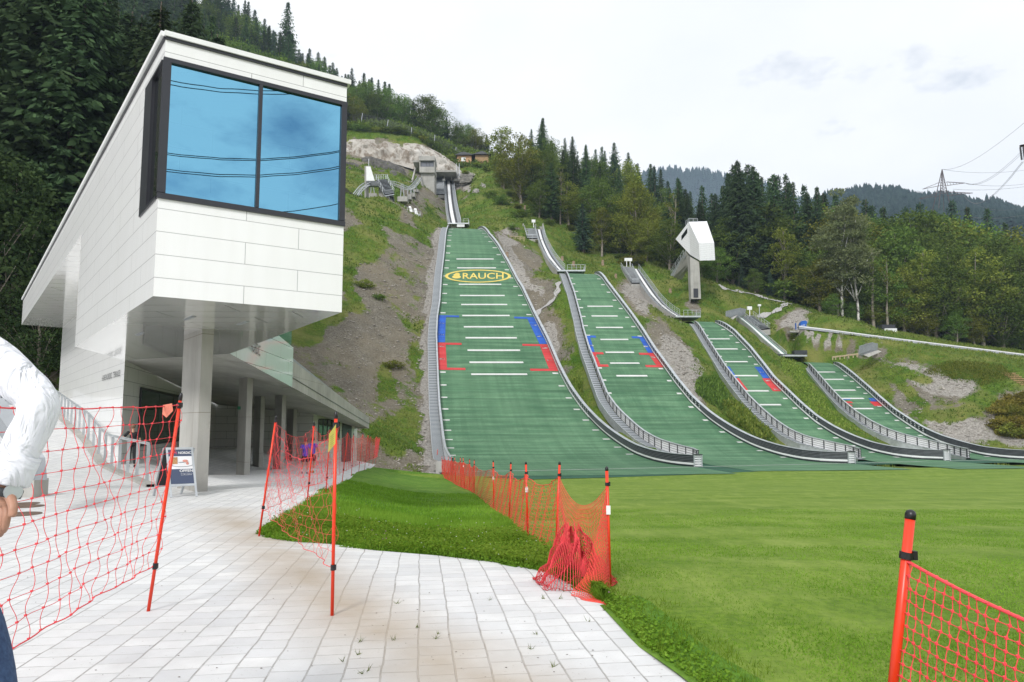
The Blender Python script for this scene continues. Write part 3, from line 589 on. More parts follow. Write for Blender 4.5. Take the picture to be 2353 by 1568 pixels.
# ---------------------------------------------------------------- ski jumps
simple('ridge_highlight', (.16, .17, .18), .4)  # grey for the barrier's corrugation ridges: their highlights put into the colour
m = NB('board_dots'); sx = m.add('ShaderNodeSeparateXYZ'); m.k(m.tc('UV'), sx.inputs[0])
fx = m.math('LESS_THAN', m.math('ABSOLUTE', m.math('SUBTRACT', m.math('FRACT', m.math('MULTIPLY', sx.outputs[1], 1.5)), .5)), .16)
fy = m.math('LESS_THAN', m.math('ABSOLUTE', m.math('SUBTRACT', m.math('FRACT', m.math('MULTIPLY', sx.outputs[0], 4.4)), .5)), .22)
m.col(m.mix(m.math('MULTIPLY', fx, fy), (.03, .036, .04), (.72, .73, .74))); m.set(Roughness=.45)
def surf_strip(b, j, t0, t1, la, lb, dz=.03, nt=None, nl=4, mat=0, dz2=None):
    """strip on the jump between lateral curves la(t) and lb(t)"""
    nt = nt or max(2, int(abs(t1 - t0) / .8)); ts = np.linspace(t0, t1, nt); rows = []; uvs = []
    for t in ts:
        a, c = float(la(t)), float(lb(t)); ls = np.linspace(a, c, nl); s_ = t * 1.17
        rows.append([j.pt(t, l, dz) for l in ls]); uvs.append([(l * K, s_ * K) for l in ls])
    b.strip(rows, mat, uvs)
JL = [('largest green ski jump hill, with a yellow oval emblem, nearest the glass fronted building'), ('second largest green ski jump hill, with blue and red edge markings and no emblem'),
      ('third largest green ski jump hill, below the white sculptural judging tower'), ('smallest green ski jump hill, farthest right, next to the rubble bank')]
WH = [(1.25, .8), (1.3, .95), (1.25, 1.0), (1.25, 1.1)]
roots = []
for k, j in enumerate(J):
    c0 = j.pt(j.ts, float(j.L(j.ts) + j.R(j.ts)) / 2); root = empty('ski_jump', c0, JL[k], 'ski jump', 'ski jump hills in a row'); roots.append(root)
    t0 = -6. if k == 0 else -3; te = j.te + 5
    nt = int((te - t0) / .6); ts = np.linspace(t0, te, nt); rows = []; uvs = []; s_ = 0
    for i, t in enumerate(ts):
        if i: s_ += math.hypot(ts[1] - ts[0], float(j.f(t) - j.f(ts[i - 1])))
        tl = max(t, 3.) if k == 0 else max(t, j.eL[0, 0]); ls = np.linspace(float(j.L(t)), float(j.R(t)), 9)
        rows.append([j.pt(t, l) for l in ls]); uvs.append([(l * K, s_ * K) for l in ls])
    b = MB(); b.strip(rows, 0, uvs); b.build('landing_mat', MT['mat_green'], root, smooth=True)
    # inner barriers: right wall seen from inside, left wall seen from outside
    for side in (1, -1):
        e = j.R if side > 0 else j.L; h0, h1 = WH[k]; tb = {0: (3.6, 8.5, 11.5, 13)[k]}[0] if side > 0 else j.ts - 1.0
        if side < 0: tb = (1.2, 10.2, 12.5, 13.5)[k]
        if side > 0: tb = (float(j.eR[0, 0]), float(j.eR[0, 0]), float(j.eR[0, 0]), 3.)[k]
        tt = j.te - 6 if side > 0 else j.te - 7
        ts = np.linspace(tb, tt, int((tt - tb) / .7)); tsw = j.ts + j.Lt * (.62, .95, .95, .9)[k]
        def hh(t):
            q = (t - tb) / (tt - tb); h = h0 + (h1 - h0) * min(1, max(0, q * 1.4)); return h * (1 - .55 * max(0, (t - (tt - 5)) / 5) ** 2)
        def row(off, frac, up=0.):
            return [j.pt(t, float(e(t)) + side * off, hh(t) * frac + up) for t in ts]
        nlen = [t * 1.2 * K for t in ts]
        wroot = None; b = MB(); outer = MB()
        if side > 0:
            prof = [(0, -.35, 'k'), (0, .12, 'k'), (.03, .16, 'w'), (.03, .33, 'k')]
            for q in range(5): f0 = .35 + q * .13; prof += [(.0, f0, 'k'), (.0, f0 + .07, 'g'), (.07, f0 + .105, 'k')]
            prof += [(0., .985, 'k')]
            lo = [i for i, t in enumerate(ts) if t <= tsw]; hi = [i for i, t in enumerate(ts) if t >= tsw - .71]
            R_ = [row(o_, f_) for o_, f_, _ in prof]
            b.strip([[r[i] for i in lo] for r in R_], [{'k': 0, 'w': 1, 'g': 3}[p_[2]] for p_ in prof[:-1]])
            hp = [(0, -.35), (0, .12), (.02, .34), (.0, .37), (.0, .985)]; hm = [0, 1, 0, 2]
            if k == 0: hm = [2, 1, 2, 2]
            RH = [row(*p_) for p_ in hp]; b.strip([[r[i] for i in hi] for r in RH], hm, [[(p_[1], nlen[i]) for i in hi] for p_ in hp])
            bw = b.build('barrier', [MT['black_board'], MT['white_board'], MT['board_dots'], MT['ridge_highlight']], root)
            b = MB(); b.strip([row(-.03, .985), row(-.03, 1.02), row(.42, 1.02), row(.42, .985)], 0); b.strip([row(.40, 1.0), row(.40, -.6)], 0); b.build('top_rail', MT['galvanised'] if k else MT['galvanised'], bw)
            if k < 3:
                p = j.pt(tb, float(e(tb))); b = MB(); sd_ = A([*N_, 0]); bk = A([*D_, 0]); h = hh(tb)
                b.obox(p - bk * .12 + A([0, 0, -.05]), sd_ * .09, bk * .12, A([0, 0, h + .06])); b.obox(p - bk * .12 + sd_ * .86 + A([0, 0, -.05]), sd_ * .09, bk * .12, A([0, 0, h + .06]))
                b.obox(p - bk * .14 + A([0, 0, h]), sd_ * .98, bk * .5, A([0, 0, .08]), 1)
                for q in range(5): b.obox(p + sd_ * .09 + bk * (.0) + A([0, 0, .06 + q * h / 5]), sd_ * .80, bk * .05, A([0, 0, h / 5 - .1]), 2)
                b.obox(p + sd_ * .09 + A([0, 0, 0]) + bk * .3, sd_ * .80, bk * 1.5, A([0, 0, h - .03]), 0)
                b.build('end_frame', [MT['galvanised'], MT['black_board'], MT['white_board']], bw)
        else:
            b.strip([row(.10, .04), row(.10, .96)], 0); b.strip([row(.02, .0), row(.02, 1.0)], 1)
            for q in range(3): b.strip([row(.125, .26 + q * .22), row(.125, .29 + q * .22)], 1)
            bw = b.build('barrier', [MT['white_board'], MT['black_board'], MT['black_board']], root)
            b = MB(); b.strip([row(-.02, .97), row(-.02, 1.03), row(.22, 1.03), row(.22, .95)], 0 if k else 1)
            b.build('top_rail', [MT['galvanised'], MT['galvanised']], bw)
            st = 2.1 if k else 2.6; t = tb + .3
            while t < tt - 1:
                p0 = j.pt(t, float(e(t)) - .16, -.1); p1 = j.pt(t, float(e(t)) - .16, hh(t)); b = MB(); b.bar(p0, p1, .11, .10); b.build('post', MT['steel_dark' if k else 'galvanised'], bw); t += st * .55 * (1 if t > tsw else .9)
            # service stairway outside the left barrier
            wd = (1.25, 1.15, .95, .75)[k]; b = MB(); wt0 = (2., 9., 11.5, 13.)[k]; ts2 = np.linspace(wt0, tt - 1, 90)
            a_ = [j.pt(t, float(e(t)) - .25, .12) for t in ts2]; c_ = [j.pt(t, float(e(t)) - .25 - wd, .12) for t in ts2]; d_ = [j.pt(t, float(e(t)) - .27 - wd, -1.0 if k else -.7) for t in ts2]
            nl = [t * 1.2 * K for t in ts2]; b.strip([c_, a_], 0, [[(0, n_) for n_ in nl], [(1, n_) for n_ in nl]]); b.strip([d_, c_], 1)
            e0 = [j.pt(t, float(e(t)) - .27 - wd, .2) for t in ts2]; e1 = [j.pt(t, float(e(t)) - .2 - wd, .2) for t in ts2]; b.strip([c_, e0, e1], 1)
            b.build('stairway', [MT['grating'], MT['galvanised']], root)
            if k == 0:
                p = j.pt(wt0, float(e(wt0)) - 1.5, -.6); b = MB(); b.obox(p - A([0, 1.6, 0]), A([1.35, 0, 0]), A([0, 1.8, 0]), A([0, 0, 1.5])); b.build('foundation', MT['concrete'], root)
    # edge ticks
    t = j.ts + j.Lt * .25; tmax = j.te - 10; step = 3.3 if k == 0 else (2.9, 2.5, 2.2)[k - 1]
    while t < tmax:
        wl = .9 if k == 0 else .7
        b = MB(); surf_strip(b, j, t, t + .32, lambda q: j.L(q) + .25, lambda q: j.L(q) + .25 + wl, .04, 2, 2); b.build('edge_mark', MT['mat_white'], root); b = MB(); surf_strip(b, j, t, t + .32, lambda q: j.R(q) - .25 - wl, lambda q: j.R(q) - .25, .04, 2, 2); b.build('edge_mark', MT['mat_white'], root); t += step
def lines(k, L_, wd, mat, name):
    j = J[k]
    for u0, u1, v in L_:
        t0, l0 = j.LT(u0, v); t1, l1 = j.LT(u1, v); b = MB(); n_ = 10; rows = [[], []]; uv = [[], []]
        for i in range(n_ + 1):
            q = i / n_; t = t0 + (t1 - t0) * q; l = l0 + (l1 - l0) * q
            for a, d in ((0, 0.), (1, wd)): rows[a].append(j.pt(t + d, l, .045)); uv[a].append((l * K, (t + d) * K))
        b.strip(rows[::1], 0, uv); b.build(name, MT[mat], roots[k])
lines(0, [(1049, 1134.5, 597), (1050.4, 1140, 617.5), (1054.4, 1152, 655.5), (1057, 1160, 681.3), (1060, 1166, 702), (1062.5, 1171.3, 727.5), (1066, 1180, 753.5), (1070, 1188, 778.8), (1074.6, 1195.5, 807.6), (1079, 1203, 835.4), (1083, 1212, 862.8)], .42, 'mat_white', 'distance_line')
lines(1, [(1350.3, 1409, 705.8), (1359.8, 1420, 728.3), (1370, 1432.2, 754.8), (1380.4, 1444.5, 782.4), (1391.9, 1457.9, 812), (1402.6, 1470.3, 837), (1417.3, 1488.5, 866.2)], .36, 'mat_white', 'distance_line')
lines(2, [(1629.3, 1677.8, 780.7), (1645.9, 1696.4, 803.9), (1666.6, 1719.2, 833.3), (1688, 1742.8, 865.6), (1710.5, 1768, 900.6), (1734, 1796.2, 932.6)], .36, 'mat_white', 'distance_line')
lines(3, [(1873.6, 1920.4, 856.9), (1891.5, 1941, 873.8), (1916.3, 1967.6, 898.7), (1933.7, 1987, 917.8), (1952.3, 2009, 941.3)], .4, 'mat_white', 'distance_line')
def zone(k, v0, v1, uref, w, mat, name, tops, bots):
    """coloured strip along both edges from image height v0 to v1, with cross bars"""
    j = J[k]; t1 = j.LT(uref, v0)[0]; t0 = j.LT(uref, v1)[0]
    for s_ in (-1, 1):
        b = MB(); e = j.L if s_ < 0 else j.R
        surf_strip(b, j, t0, t1, (lambda q: e(q) + .05) if s_ < 0 else (lambda q: e(q) - w), (lambda q: e(q) + w) if s_ < 0 else (lambda q: e(q) - .05), .04)
        for t, uu in ((t1, tops), (t0, bots)):
            if uu is None: continue
            ui = uu[0] if s_ < 0 else uu[1]; l = j.LT(ui, v0 if t == t1 else v1)[1]; d = (-.55, 0) if t == t1 else (0, .55)
            if s_ < 0: surf_strip(b, j, t + d[0], t + d[1], lambda q: j.L(q) + w - .02, lambda q: l, .042, 2, 4)
            else: surf_strip(b, j, t + d[0], t + d[1], lambda q: l, lambda q: j.R(q) - w + .02, .042, 2, 4)
        b.build(name, MT[mat], roots[k])
zone(0, 727.5, 789, 1130, 1.35, 'mat_blue', 'blue_edge_zone', (1055, 1180.7), None); zone(0, 790, 852, 1130, 1.4, 'mat_red', 'red_edge_zone', (1060.6, 1199.5), (1069.8, 1218.8))
zone(1, 773, 810.5, 1410, .85, 'mat_blue', 'blue_edge_zone', (1368.7, 1450.3), None); zone(1, 811, 844, 1430, .95, 'mat_red', 'red_edge_zone', (1385.8, 1467), (1399.5, 1484.5))
zone(2, 843.5, 869.5, 1705, 1.1, 'mat_blue', 'blue_edge_zone', (1668, 1732.9), None); zone(2, 870, 899.5, 1730, 1.3, 'mat_red', 'red_edge_zone', (1686, 1754.4), (1702, 1776.3))
zone(3, 915.5, 923, 1960, 1.0, 'mat_blue', 'blue_edge_zone', (1950, 1994.6), None); zone(3, 923.5, 934, 1970, 1.4, 'mat_red', 'red_edge_zone', (1956, 2002.8), (1960, 2010))
def text2d(s, size=1., bold=False):
    c = bpy.data.curves.new('writing', 'FONT'); c.body = s; c.size = size; c.align_x = 'CENTER'; c.align_y = 'CENTER'; c.resolution_u = 3
    if bold: c.offset = .012 * size
    o = bpy.data.objects.new('writing', c); COL.objects.link(o); dg = bpy.context.evaluated_depsgraph_get(); me = o.evaluated_get(dg).to_mesh()
    V = A([tuple(v.co) for v in me.vertices]); F = [tuple(p.vertices) for p in me.polygons]; o.evaluated_get(dg).to_mesh_clear(); bpy.data.objects.remove(o); bpy.data.curves.remove(c)
    return V[:, :2], F
def place_text(s, name, mat, parent, org, ex, ey, wd, ht, lift=None, bold=False):
    """flat writing centred at org, ex/ey unit axes, scaled to wd x ht"""
    V, F = text2d(s, 1., bold); mn, mx_ = V.min(0), V.max(0); q = (V - (mn + mx_) / 2) / (mx_ - mn); b = MB(); n = np.cross(ex, ey)
    b.v = [tuple(A(org) + A(ex) * a * wd + A(ey) * c * ht + n * .012) for a, c in q]; b.uv = [(0, 0)] * len(b.v); b.f = F; b.m = [0] * len(F); return b.build(name, MT[mat], parent)
# yellow emblem: oval ring, stacked fruit mark and word
j = J[0]
def on_j(u, v, dz=.05): t, l = j.LT(u, v); return j.pt(t, l, dz), (l * K, t * 1.17 * K)
b = MB(); ra, rb = [], []; ua, ub = [], []
for i in range(73):
    a = 2 * math.pi * i / 72; c, s_ = math.cos(a), math.sin(a); q = on_j(1098.3 + 76 * c, 635.3 + 14.8 * s_); ra.append(q[0]); ua.append(q[1]); q = on_j(1098.3 + 69 * c, 635.3 + 12.9 * s_); rb.append(q[0]); ub.append(q[1])
b.strip([ra, rb], 0, [ua, ub]); em = b.build('emblem_ring', MT['mat_yellow'], roots[0])
b = MB()
for cu, cv, ru, rv in ((1049, 637.2, 10.2, 3.6), (1049.5, 632.6, 7.6, 2.6), (1051, 629.4, 5.2, 1.8)):
    p = []; uu = []
    for i in range(24): a = 2 * math.pi * i / 24; q = on_j(cu + ru * math.cos(a), cv + rv * math.sin(a), .05); p.append(q[0]); uu.append(q[1])
    b.poly(p, 0, uu)
b.build('emblem_fruit', MT['mat_yellow'], roots[0])
V, F = text2d('RAUCH', 1., True); mn, mx_ = V.min(0), V.max(0); q = (V - mn) / (mx_ - mn); b = MB()
for a, c in q: p, uu = on_j(1063.2 + 94 * a, 641.6 - 13.6 * c); b.v.append(tuple(p)); b.uv.append(uu)
b.f = F; b.m = [0] * len(F); b.build('emblem_lettering', MT['mat_yellow'], roots[0])
# white line across the outrun
b = MB(); pl = [(985, 1086), (1040, 1085), (1200, 1082), (1400, 1078), (1615, 1073), (1965, 1064.5), (2200, 1059), (2360, 1056.5), (2600, 1051)]; p = [G(u, v, -2.92) for u, v in pl]; b.strip([p, [q + A([0, .28, 0]) for q in p]], 0)
tag(b.build('outrun_line', MT['mat_white']), 'thin white line drawn across the green outrun mats below the jumps', 'line')
# ---- in-runs
def railing(b, path, h, sp, r=.05, mat=0, mid=2, tiltv=None):
    p = [A(q, float) for q in path]; top = [q + A([0, 0, h]) for q in p]; n_ = len(p)
    for i in range(n_ - 1):
        b.bar(top[i], top[i + 1], r * 2, r * 1.6, mat)
        for m_ in range(mid): f_ = (m_ + 1) / (mid + 1); b.bar(p[i] + A([0, 0, h * f_]), p[i + 1] + A([0, 0, h * f_]), r * .9, r * .9, mat)
        L_ = np.linalg.norm(p[i + 1] - p[i]); k_ = max(1, int(L_ / sp))
        for q in range(k_ + (i == n_ - 2)): a = p[i] + (p[i + 1] - p[i]) * q / k_; b.bar(a, a + A([0, 0, h]), r * 1.5, r * 1.5, mat)
def smooth_path(pts, n=24):
    p = A(pts, float); d = np.r_[0, np.cumsum(np.linalg.norm(np.diff(p, axis=0), axis=1))]; q = np.linspace(0, d[-1], n); o = []
    for s_ in q:
        i = min(max(np.searchsorted(d, s_) - 1, 0), len(p) - 2); t = (s_ - d[i]) / (d[i + 1] - d[i]); p0 = p[max(i - 1, 0)]; p1 = p[i]; p2 = p[i + 1]; p3 = p[min(i + 2, len(p) - 1)]
        o.append(.5 * ((2 * p1) + (-p0 + p2) * t + (2 * p0 - 5 * p1 + 4 * p2 - p3) * t * t + (-p0 + 3 * p1 - 3 * p2 + p3) * t ** 3))
    return o
FRA = [[0, .17, .31, .57, .75, 1.], [0, .22, .34, .60, .76, 1.], [0, .25, .40, .66, .82, 1.], [0, .15, .28, .72, .85, 1.]]
for k, R_ in enumerate(INR):
    lp = smooth_path([P(a, c, Y) for a, _, c, Y in R_], 30); rp = smooth_path([P(b_, c, Y) for _, b_, c, Y in R_], 30)
    b = MB(); cols = [3, 1, 0, 1, 3] if k < 3 else [3, 2, 0, 2, 3]; rows = []
    for a, c in zip(lp, rp): w_ = c - a; rows.append([a + w_ * f_ + A([0, 0, .0 if 0 < i_ < 5 else .1]) for i_, f_ in enumerate(FRA[k])])
    for q in range(5):
        b.strip([[r[q] for r in rows], [r[q + 1] for r in rows]], cols[q], [[(0, i * .6) for i in range(30)], [(1, i * .6) for i in range(30)]])
    for sd_ in (0, 5): b.strip([[r[sd_] + A([0, 0, .0]) for r in rows], [r[sd_] - A([0, 0, 1.6]) for r in rows]], 4)
    b.strip([[r[0] - A([0, 0, .5]) for r in rows], [r[5] - A([0, 0, .5]) for r in rows]], 4)
    inr = b.build('inrun_track', [MT['track_white'], MT['track_black'], MT['track_green'], MT['grating'], MT['concrete']], roots[k])
    b = MB(); hgt = (.9, 1.2, 1.2, .5)[k]
    railing(b, lp[::2] + [lp[-1]] * 0, hgt * .8, 1.2, .035, 0, 3 if k else 1); railing(b, rp[::2], hgt, 1.3, .035, 0, 2)
    if k == 0: b.strip([lp, [q + A([0, 0, .7]) for q in lp]], 0); b.strip([rp, [q + A([0, 0, .5]) for q in rp]], 0)
    b.build('railing', MT['galvanised'], inr)
    # take-off table
    a, c = lp[-1], rp[-1]; w_ = c - a; b = MB(); wn = w_ / np.linalg.norm(w_); lt = .6; x0 = a - wn * .1
    if k in (1, 2): w2 = wn * (np.linalg.norm(w_) + (4.2 if k == 1 else 3.6))
    elif k == 0: w2 = wn * (np.linalg.norm(w_) + 2.2)
    else: w2 = wn * (np.linalg.norm(w_) + 3.2)
    fwd = A([wn[1], -wn[0], 0]); b.obox(x0 - A([0, 0, .35]) - fwd * 4, w2, fwd * 5.2, A([0, 0, .3]), 0); b.obox(x0 + w_ * .2 - A([0, 0, 2.6]) - fwd * 3.5, w_ * .9, fwd * 3, A([0, 0, 2.3]), 1)
    if k == 3: b.obox(x0 - wn * 5.5 - A([0, 0, .3]) - fwd * 1.0, wn * 8, fwd * 1.2, A([0, 0, .5]), 3); b.obox(x0 + wn * 2.6 - fwd * 1.0 + A([0, 0, .2]), wn * 2.4, fwd * 1.2, A([0, 0, .7]), 3)
    b.build('takeoff_table', [MT['galvanised'], MT['concrete'], MT['white_board'], MT['steel_dark']], roots[k])
    if k < 3:
        b = MB(); r0 = x0 + w2 + fwd * 1.1; railing(b, [x0 + w2 - fwd * 4, r0, x0 + w_ * 1.2 + fwd * 1.1], 1.1, .8, .04, 0, 1); b.build('platform_railing', MT['galvanised'], roots[k])
    if k == 0:
        b = MB(); q = P(1050, 521, 189.5); b.obox(q - A([0, 0, .1]), A([2.1, 0, 0]), A([0, .3, 0]), A([0, 0, .75]), 0); b.build('takeoff_board', MT['white_board'], roots[k])
# ---- start stairs beside the in-runs
def stairs(parent, TL, TR, BL, BR, n, name='start_stairs', mats=('galvanised', 'concrete'), rail=True, depth=1.2):
    TL, TR, BL, BR = [A(q, float) for q in (TL, TR, BL, BR)]; b = MB()
    for i in range(n):
        f_ = i / n; g_ = (i + 1) / n; a = BL + (TL - BL) * f_; c = BR + (TR - BR) * f_; a2 = BL + (TL - BL) * g_; run = (a2 - a); run[2] = 0; rise = (TL - BL)[2] / n
        b.extr([a + A([0, 0, rise * .75]), c + A([0, 0, rise * .75]), c + run * .8 + A([0, 0, rise * .75]), a + run * .8 + A([0, 0, rise * .75])], A([0, 0, rise * .2]), 0)
    b.poly([BL - A([0, 0, depth]), BR - A([0, 0, depth]), TR - A([0, 0, depth * .3]), TL - A([0, 0, depth * .3])], 1); b.poly([BL - A([0, 0, depth]), BL, TL, TL - A([0, 0, depth])], 1); b.poly([BR, BR - A([0, 0, depth]), TR - A([0, 0, depth]), TR], 1); b.poly([BL - A([0, 0, depth]), BR - A([0, 0, depth]), BR - A([0, 0, .1]), BL - A([0, 0, .1])], 1)
    b.poly([BL - A([0, 0, .04]), BR - A([0, 0, .04]), TR - A([0, 0, .04]), TL - A([0, 0, .04])], 2)
    o = b.build(name, [MT[mats[0]], MT[mats[1]], MT['steel_dark']], parent)
    if rail:
        b = MB(); railing(b, [BL, TL], 1.1, 1.3, .045, 0, 1); railing(b, [BR, TR], 1.1, 1.3, .045, 0, 1); railing(b, [BL, BR], 1.1, 1.3, .045, 0, 3); b.build('railing', MT['galvanised'], o)
    return o
stairs(roots[0], P(1000.5, 415, 239), P(1020, 415, 239), P(1001, 448, 225), P(1021, 448, 225), 18)
o_ = stairs(roots[1], P(1205, 527, 186), P(1229, 527, 186), P(1211, 549, 178), P(1235, 549, 178), 12)
stairs(roots[2], P(1427, 614, 171), P(1452, 616, 170), P(1451, 652, 160), P(1470, 652, 160), 14)
stairs(roots[3], P(1706, 727, 150), P(1731, 727, 150), P(1748, 758, 142), P(1770, 756, 142), 12)
b = MB(); a = P(1201, 527, 186.5); b.obox(a - A([0, 0, 1.5]), A([5.4, 0, 0]), A([0, 3.0, 0]), A([0, 0, 1.6])); b.obox(a + A([0, 3., -1]), A([5.4, 0, 0]), A([0, .4, 0]), A([0, 0, 2.6])); b.obox(a + A([0, 0, -1]), A([.3, 0, 0]), A([0, 3, 0]), A([0, 0, 2.6])); b.obox(a + A([3.4, 0, 0]), A([.3, 0, 0]), A([0, 3, 0]), A([0, 0, 1.4])); b.obox(a + A([5.4, 0, -1]), A([.3, 0, 0]), A([0, 3, 0]), A([0, 0, 2.6])); b.build('start_platform', MT['concrete'], roots[1])
for k, (u, v, Y) in ((1, (1226, 523, 185)), (2, (1448, 613, 169.5)), (2, (1440, 613, 170)), (3, (1723, 727, 149.5)), (0, (1019.5, 425, 236))):
    b = MB(); q = P(u, v, Y); b.bar(q, q + A([0, 0, 2.1]), .16); b.obox(q + A([-.5, -.1, 1.4]), A([1.0, 0, 0]), A([0, .4, 0]), A([0, 0, .75])); b.build('start_light', MT['white_paint'], roots[k])
# ---------------------------------------------------------------- the building on the left
def Z3(p, z): return A([p[0], p[1], z])
Np = A([-6.67, 12.78]); Rp = A([-3.63, 14.69]); Lp = Np + A([-.622, .783]) * 36.8; Qp = Np + A([-.622, .783]) * 11.0; Wp = W0; Bp = A([-9.6, 23.58]); ZS, ZR, ZF = 4.05, 9.13, 7.6
bld = empty('white_building', Z3(Np, 0), 'white panelled building on concrete columns with a jutting box and a big blue window', 'building')
def onplane(u, v, p0, n): r = ray(u, v); t = ((A(p0) - EY) @ A(n)) / (r @ A(n)); return r * t + EY
fd = Rp - Np; fd3 = Z3(fd / np.linalg.norm(fd), 0); fn = np.cross(fd3, [0, 0, 1.]); sd3 = Z3(A([-.622, .783]), 0); sn = np.cross(sd3, [0, 0, 1.])
N3 = Z3(Np, 0); wf = [onplane(u, v, N3, fn) for u, v in ((377, 128), (795, 239), (784.5, 521), (362.5, 447))]; zt = (wf[0][2] + wf[1][2]) / 2; zb = (wf[2][2] + wf[3][2]) / 2
mu = onplane(595, 340, N3, fn); mt = (mu - N3) @ fd3; wl = np.linalg.norm(fd)
s1 = onplane(338, 196, N3, sn); s2 = onplane(322, 498, N3, sn); d1_, d2_ = (s1 - N3) @ sd3, (s2 - N3) @ sd3; print('window', zt, zb, mt, wl, d1_, d2_, s1, s2)
sw = (d1_ + d2_) / 2
F3 = lambda s_, z, off=0.: N3 * A([1, 1, 0]) + fd3 * s_ + A([0, 0, z]) - fn * off * 1.0 if False else Z3(Np, z) + fd3 * s_ + fn * off
S3 = lambda s_, z, off=0.: Z3(Np, z) + sd3 * s_ + sn * off
if fn[1] > 0: fn = -fn
if sn[0] > 0: sn = -sn
b = MB()
def fq(s0, s1, z0, z1, off=0, m=0): b.poly([F3(s0, z0, off), F3(s1, z0, off), F3(s1, z1, off), F3(s0, z1, off)], m)
def sq(s0, s1, z0, z1, off=0, m=0): b.poly([S3(s1, z0, off), S3(s0, z0, off), S3(s0, z1, off), S3(s1, z1, off)], m)
fq(0, wl, ZS, zb); fq(0, wl, zt, ZR); fq(wl - .03, wl, zb, zt)
SQ = 11.0; LQ = 36.8
b.poly([S3(SQ, ZS), S3(0, ZS), S3(0, zb), S3(sw, zb), S3(sw, zt), S3(0, zt), S3(0, ZR), S3(LQ, ZR), S3(LQ, ZF), S3(SQ, ZF)])
inn = A([.7826, .6225]); Lb = Lp + inn * 9; Rb = Bp + A([0, 0])
b.poly([Z3(Rp, ZS), Z3(Bp, ZS), Z3(Bp, ZR), Z3(Rp, ZR)]); b.poly([Z3(Bp, ZS), Z3(Bp + A([-.622, .783]) * 22, ZS), Z3(Bp + A([-.622, .783]) * 22, ZR), Z3(Bp, ZR)])
b.poly([Z3(Lp, ZF), Z3(Lp, ZR), Z3(Lb, ZR), Z3(Lb, ZF)]); b.poly([Z3(Qp, ZS), Z3(Wp, ZS), Z3(Wp, ZF), Z3(Qp, ZF)])
b.poly([Z3(Np, ZR - .05), Z3(Rp, ZR - .05), Z3(Bp, ZR - .05), Z3(Bp + A([-.622, .783]) * 22, ZR - .05), Z3(Lp, ZR - .05)])
b.build('cladding', [MT['panel_white']], bld)
b = MB(); We = Wp + A([-.622, .783]) * 21.5
b.poly([Z3(We, 1.5), Z3(Wp, -.3), Z3(Wp, ZF), Z3(We, ZF)]); b.build('recessed_wall', MT['panel_white'], bld)
b = MB(); b.poly([Z3(Lp, ZF), Z3(Lb, ZF), Z3(Wp, ZF), Z3(Qp, ZF)]); b.poly([Z3(Np, ZS), Z3(Qp, ZS), Z3(Wp, ZS), Z3(Bp, ZS), Z3(Rp, ZS)])
b.build('soffit', MT['panel_soffit'], bld)
b = MB(); vs = [Z3(Wp + A([0, .0]), ZS - .55)] ; D2 = A([-22, 52.5]); B2 = A([-12.35, 60.5]); Bz = lambda y: ZS - .0765 * (y - 23.58)
b.poly([Z3(Bp, ZS - .002), Z3(Wp, ZS - .002), Z3(D2, 3.0), Z3(B2, Bz(60.5))]); b.build('canopy_ceiling', MT['concrete'], bld)
# roof coping
b = MB(); cp_ = .07
b.obox(F3(-.03, ZR - .02, .07), fd3 * (wl + .1), -fn * .3, A([0, 0, .10]), 0); b.obox(S3(0, ZR - .02, .09), sd3 * LQ, -sn * .3, A([0, 0, .10]), 0); b.obox(S3(0, ZR - .075, .035), sd3 * LQ, -sn * .1, A([0, 0, .055]), 1); b.obox(F3(0, ZR - .075, .035), fd3 * wl, -fn * .1, A([0, 0, .055]), 1)
b.build('roof_coping', [MT['white_paint'], MT['anthracite']], bld)
# corner window
win = empty('window', F3(0, zb), 'big corner window mirroring the sky in blue'); win.parent = bld; win.location = (F3(0, zb) - LOC[bld.name]) * K; del win['label']; 
b = MB(); fr_ = .085; O = .03
b.obox(F3(-.02, zt - fr_, O), fd3 * (wl + .04), -fn * .12, A([0, 0, fr_])); b.obox(F3(-.02, zb - .03, O + .01), fd3 * (wl + .04), -fn * .13, A([0, 0, fr_ + .02])); b.obox(F3(-.03, zb + .088, O), fd3 * .15, -fn * .12, A([0, 0, zt - zb - .175])); b.obox(F3(wl - .11, zb + .088, O), fd3 * .12, -fn * .12, A([0, 0, zt - zb - .175])); b.obox(F3(mt - .035, zb + .088, O), fd3 * .07, -fn * .12, A([0, 0, zt - zb - .175]))
b.obox(S3(.125, zt - .06, O), sd3 * (sw - .12), -sn * .1, A([0, 0, .06])); b.obox(S3(.125, zb - .02, O), sd3 * (sw - .12), -sn * .1, A([0, 0, .06])); b.obox(S3(sw * .58, zb + .04, O), sd3 * (sw * .42), -sn * .1, A([0, 0, zt - zb - .10]))
b.build('frame', MT['anthracite'], win)
def pane(pts, mat, name='pane'): q = MB(); q.poly(pts); return q.build(name, MT[mat], win)
pane([F3(.1, zb, -.03), F3(mt, zb, -.03), F3(mt, zt, -.03), F3(.1, zt, -.03)], 'glass_blue'); pane([F3(mt, zb, -.03), F3(wl - .05, zb, -.03), F3(wl - .05, zt, -.03), F3(mt, zt, -.03)], 'glass_blue'); pane([S3(sw, zb, -.03), S3(.1, zb, -.03), S3(.1, zt, -.03), S3(sw, zt, -.03)], 'glass_dark')
b = MB(); q0 = F3(.3, zb - .05, -2.0); b.obox(q0, fd3 * (wl - .6), -fn * .1, A([0, 0, zt - zb])); b.obox(F3(.2, zb - .06, -.2), fd3 * (wl - .4), -fn * 1.8, A([0, 0, .05])); b.obox(F3(.9, zb, -.5), fd3 * .5, -fn * .5, A([0, 0, .38])); b.build('interior', MT['panel_wall'], win)
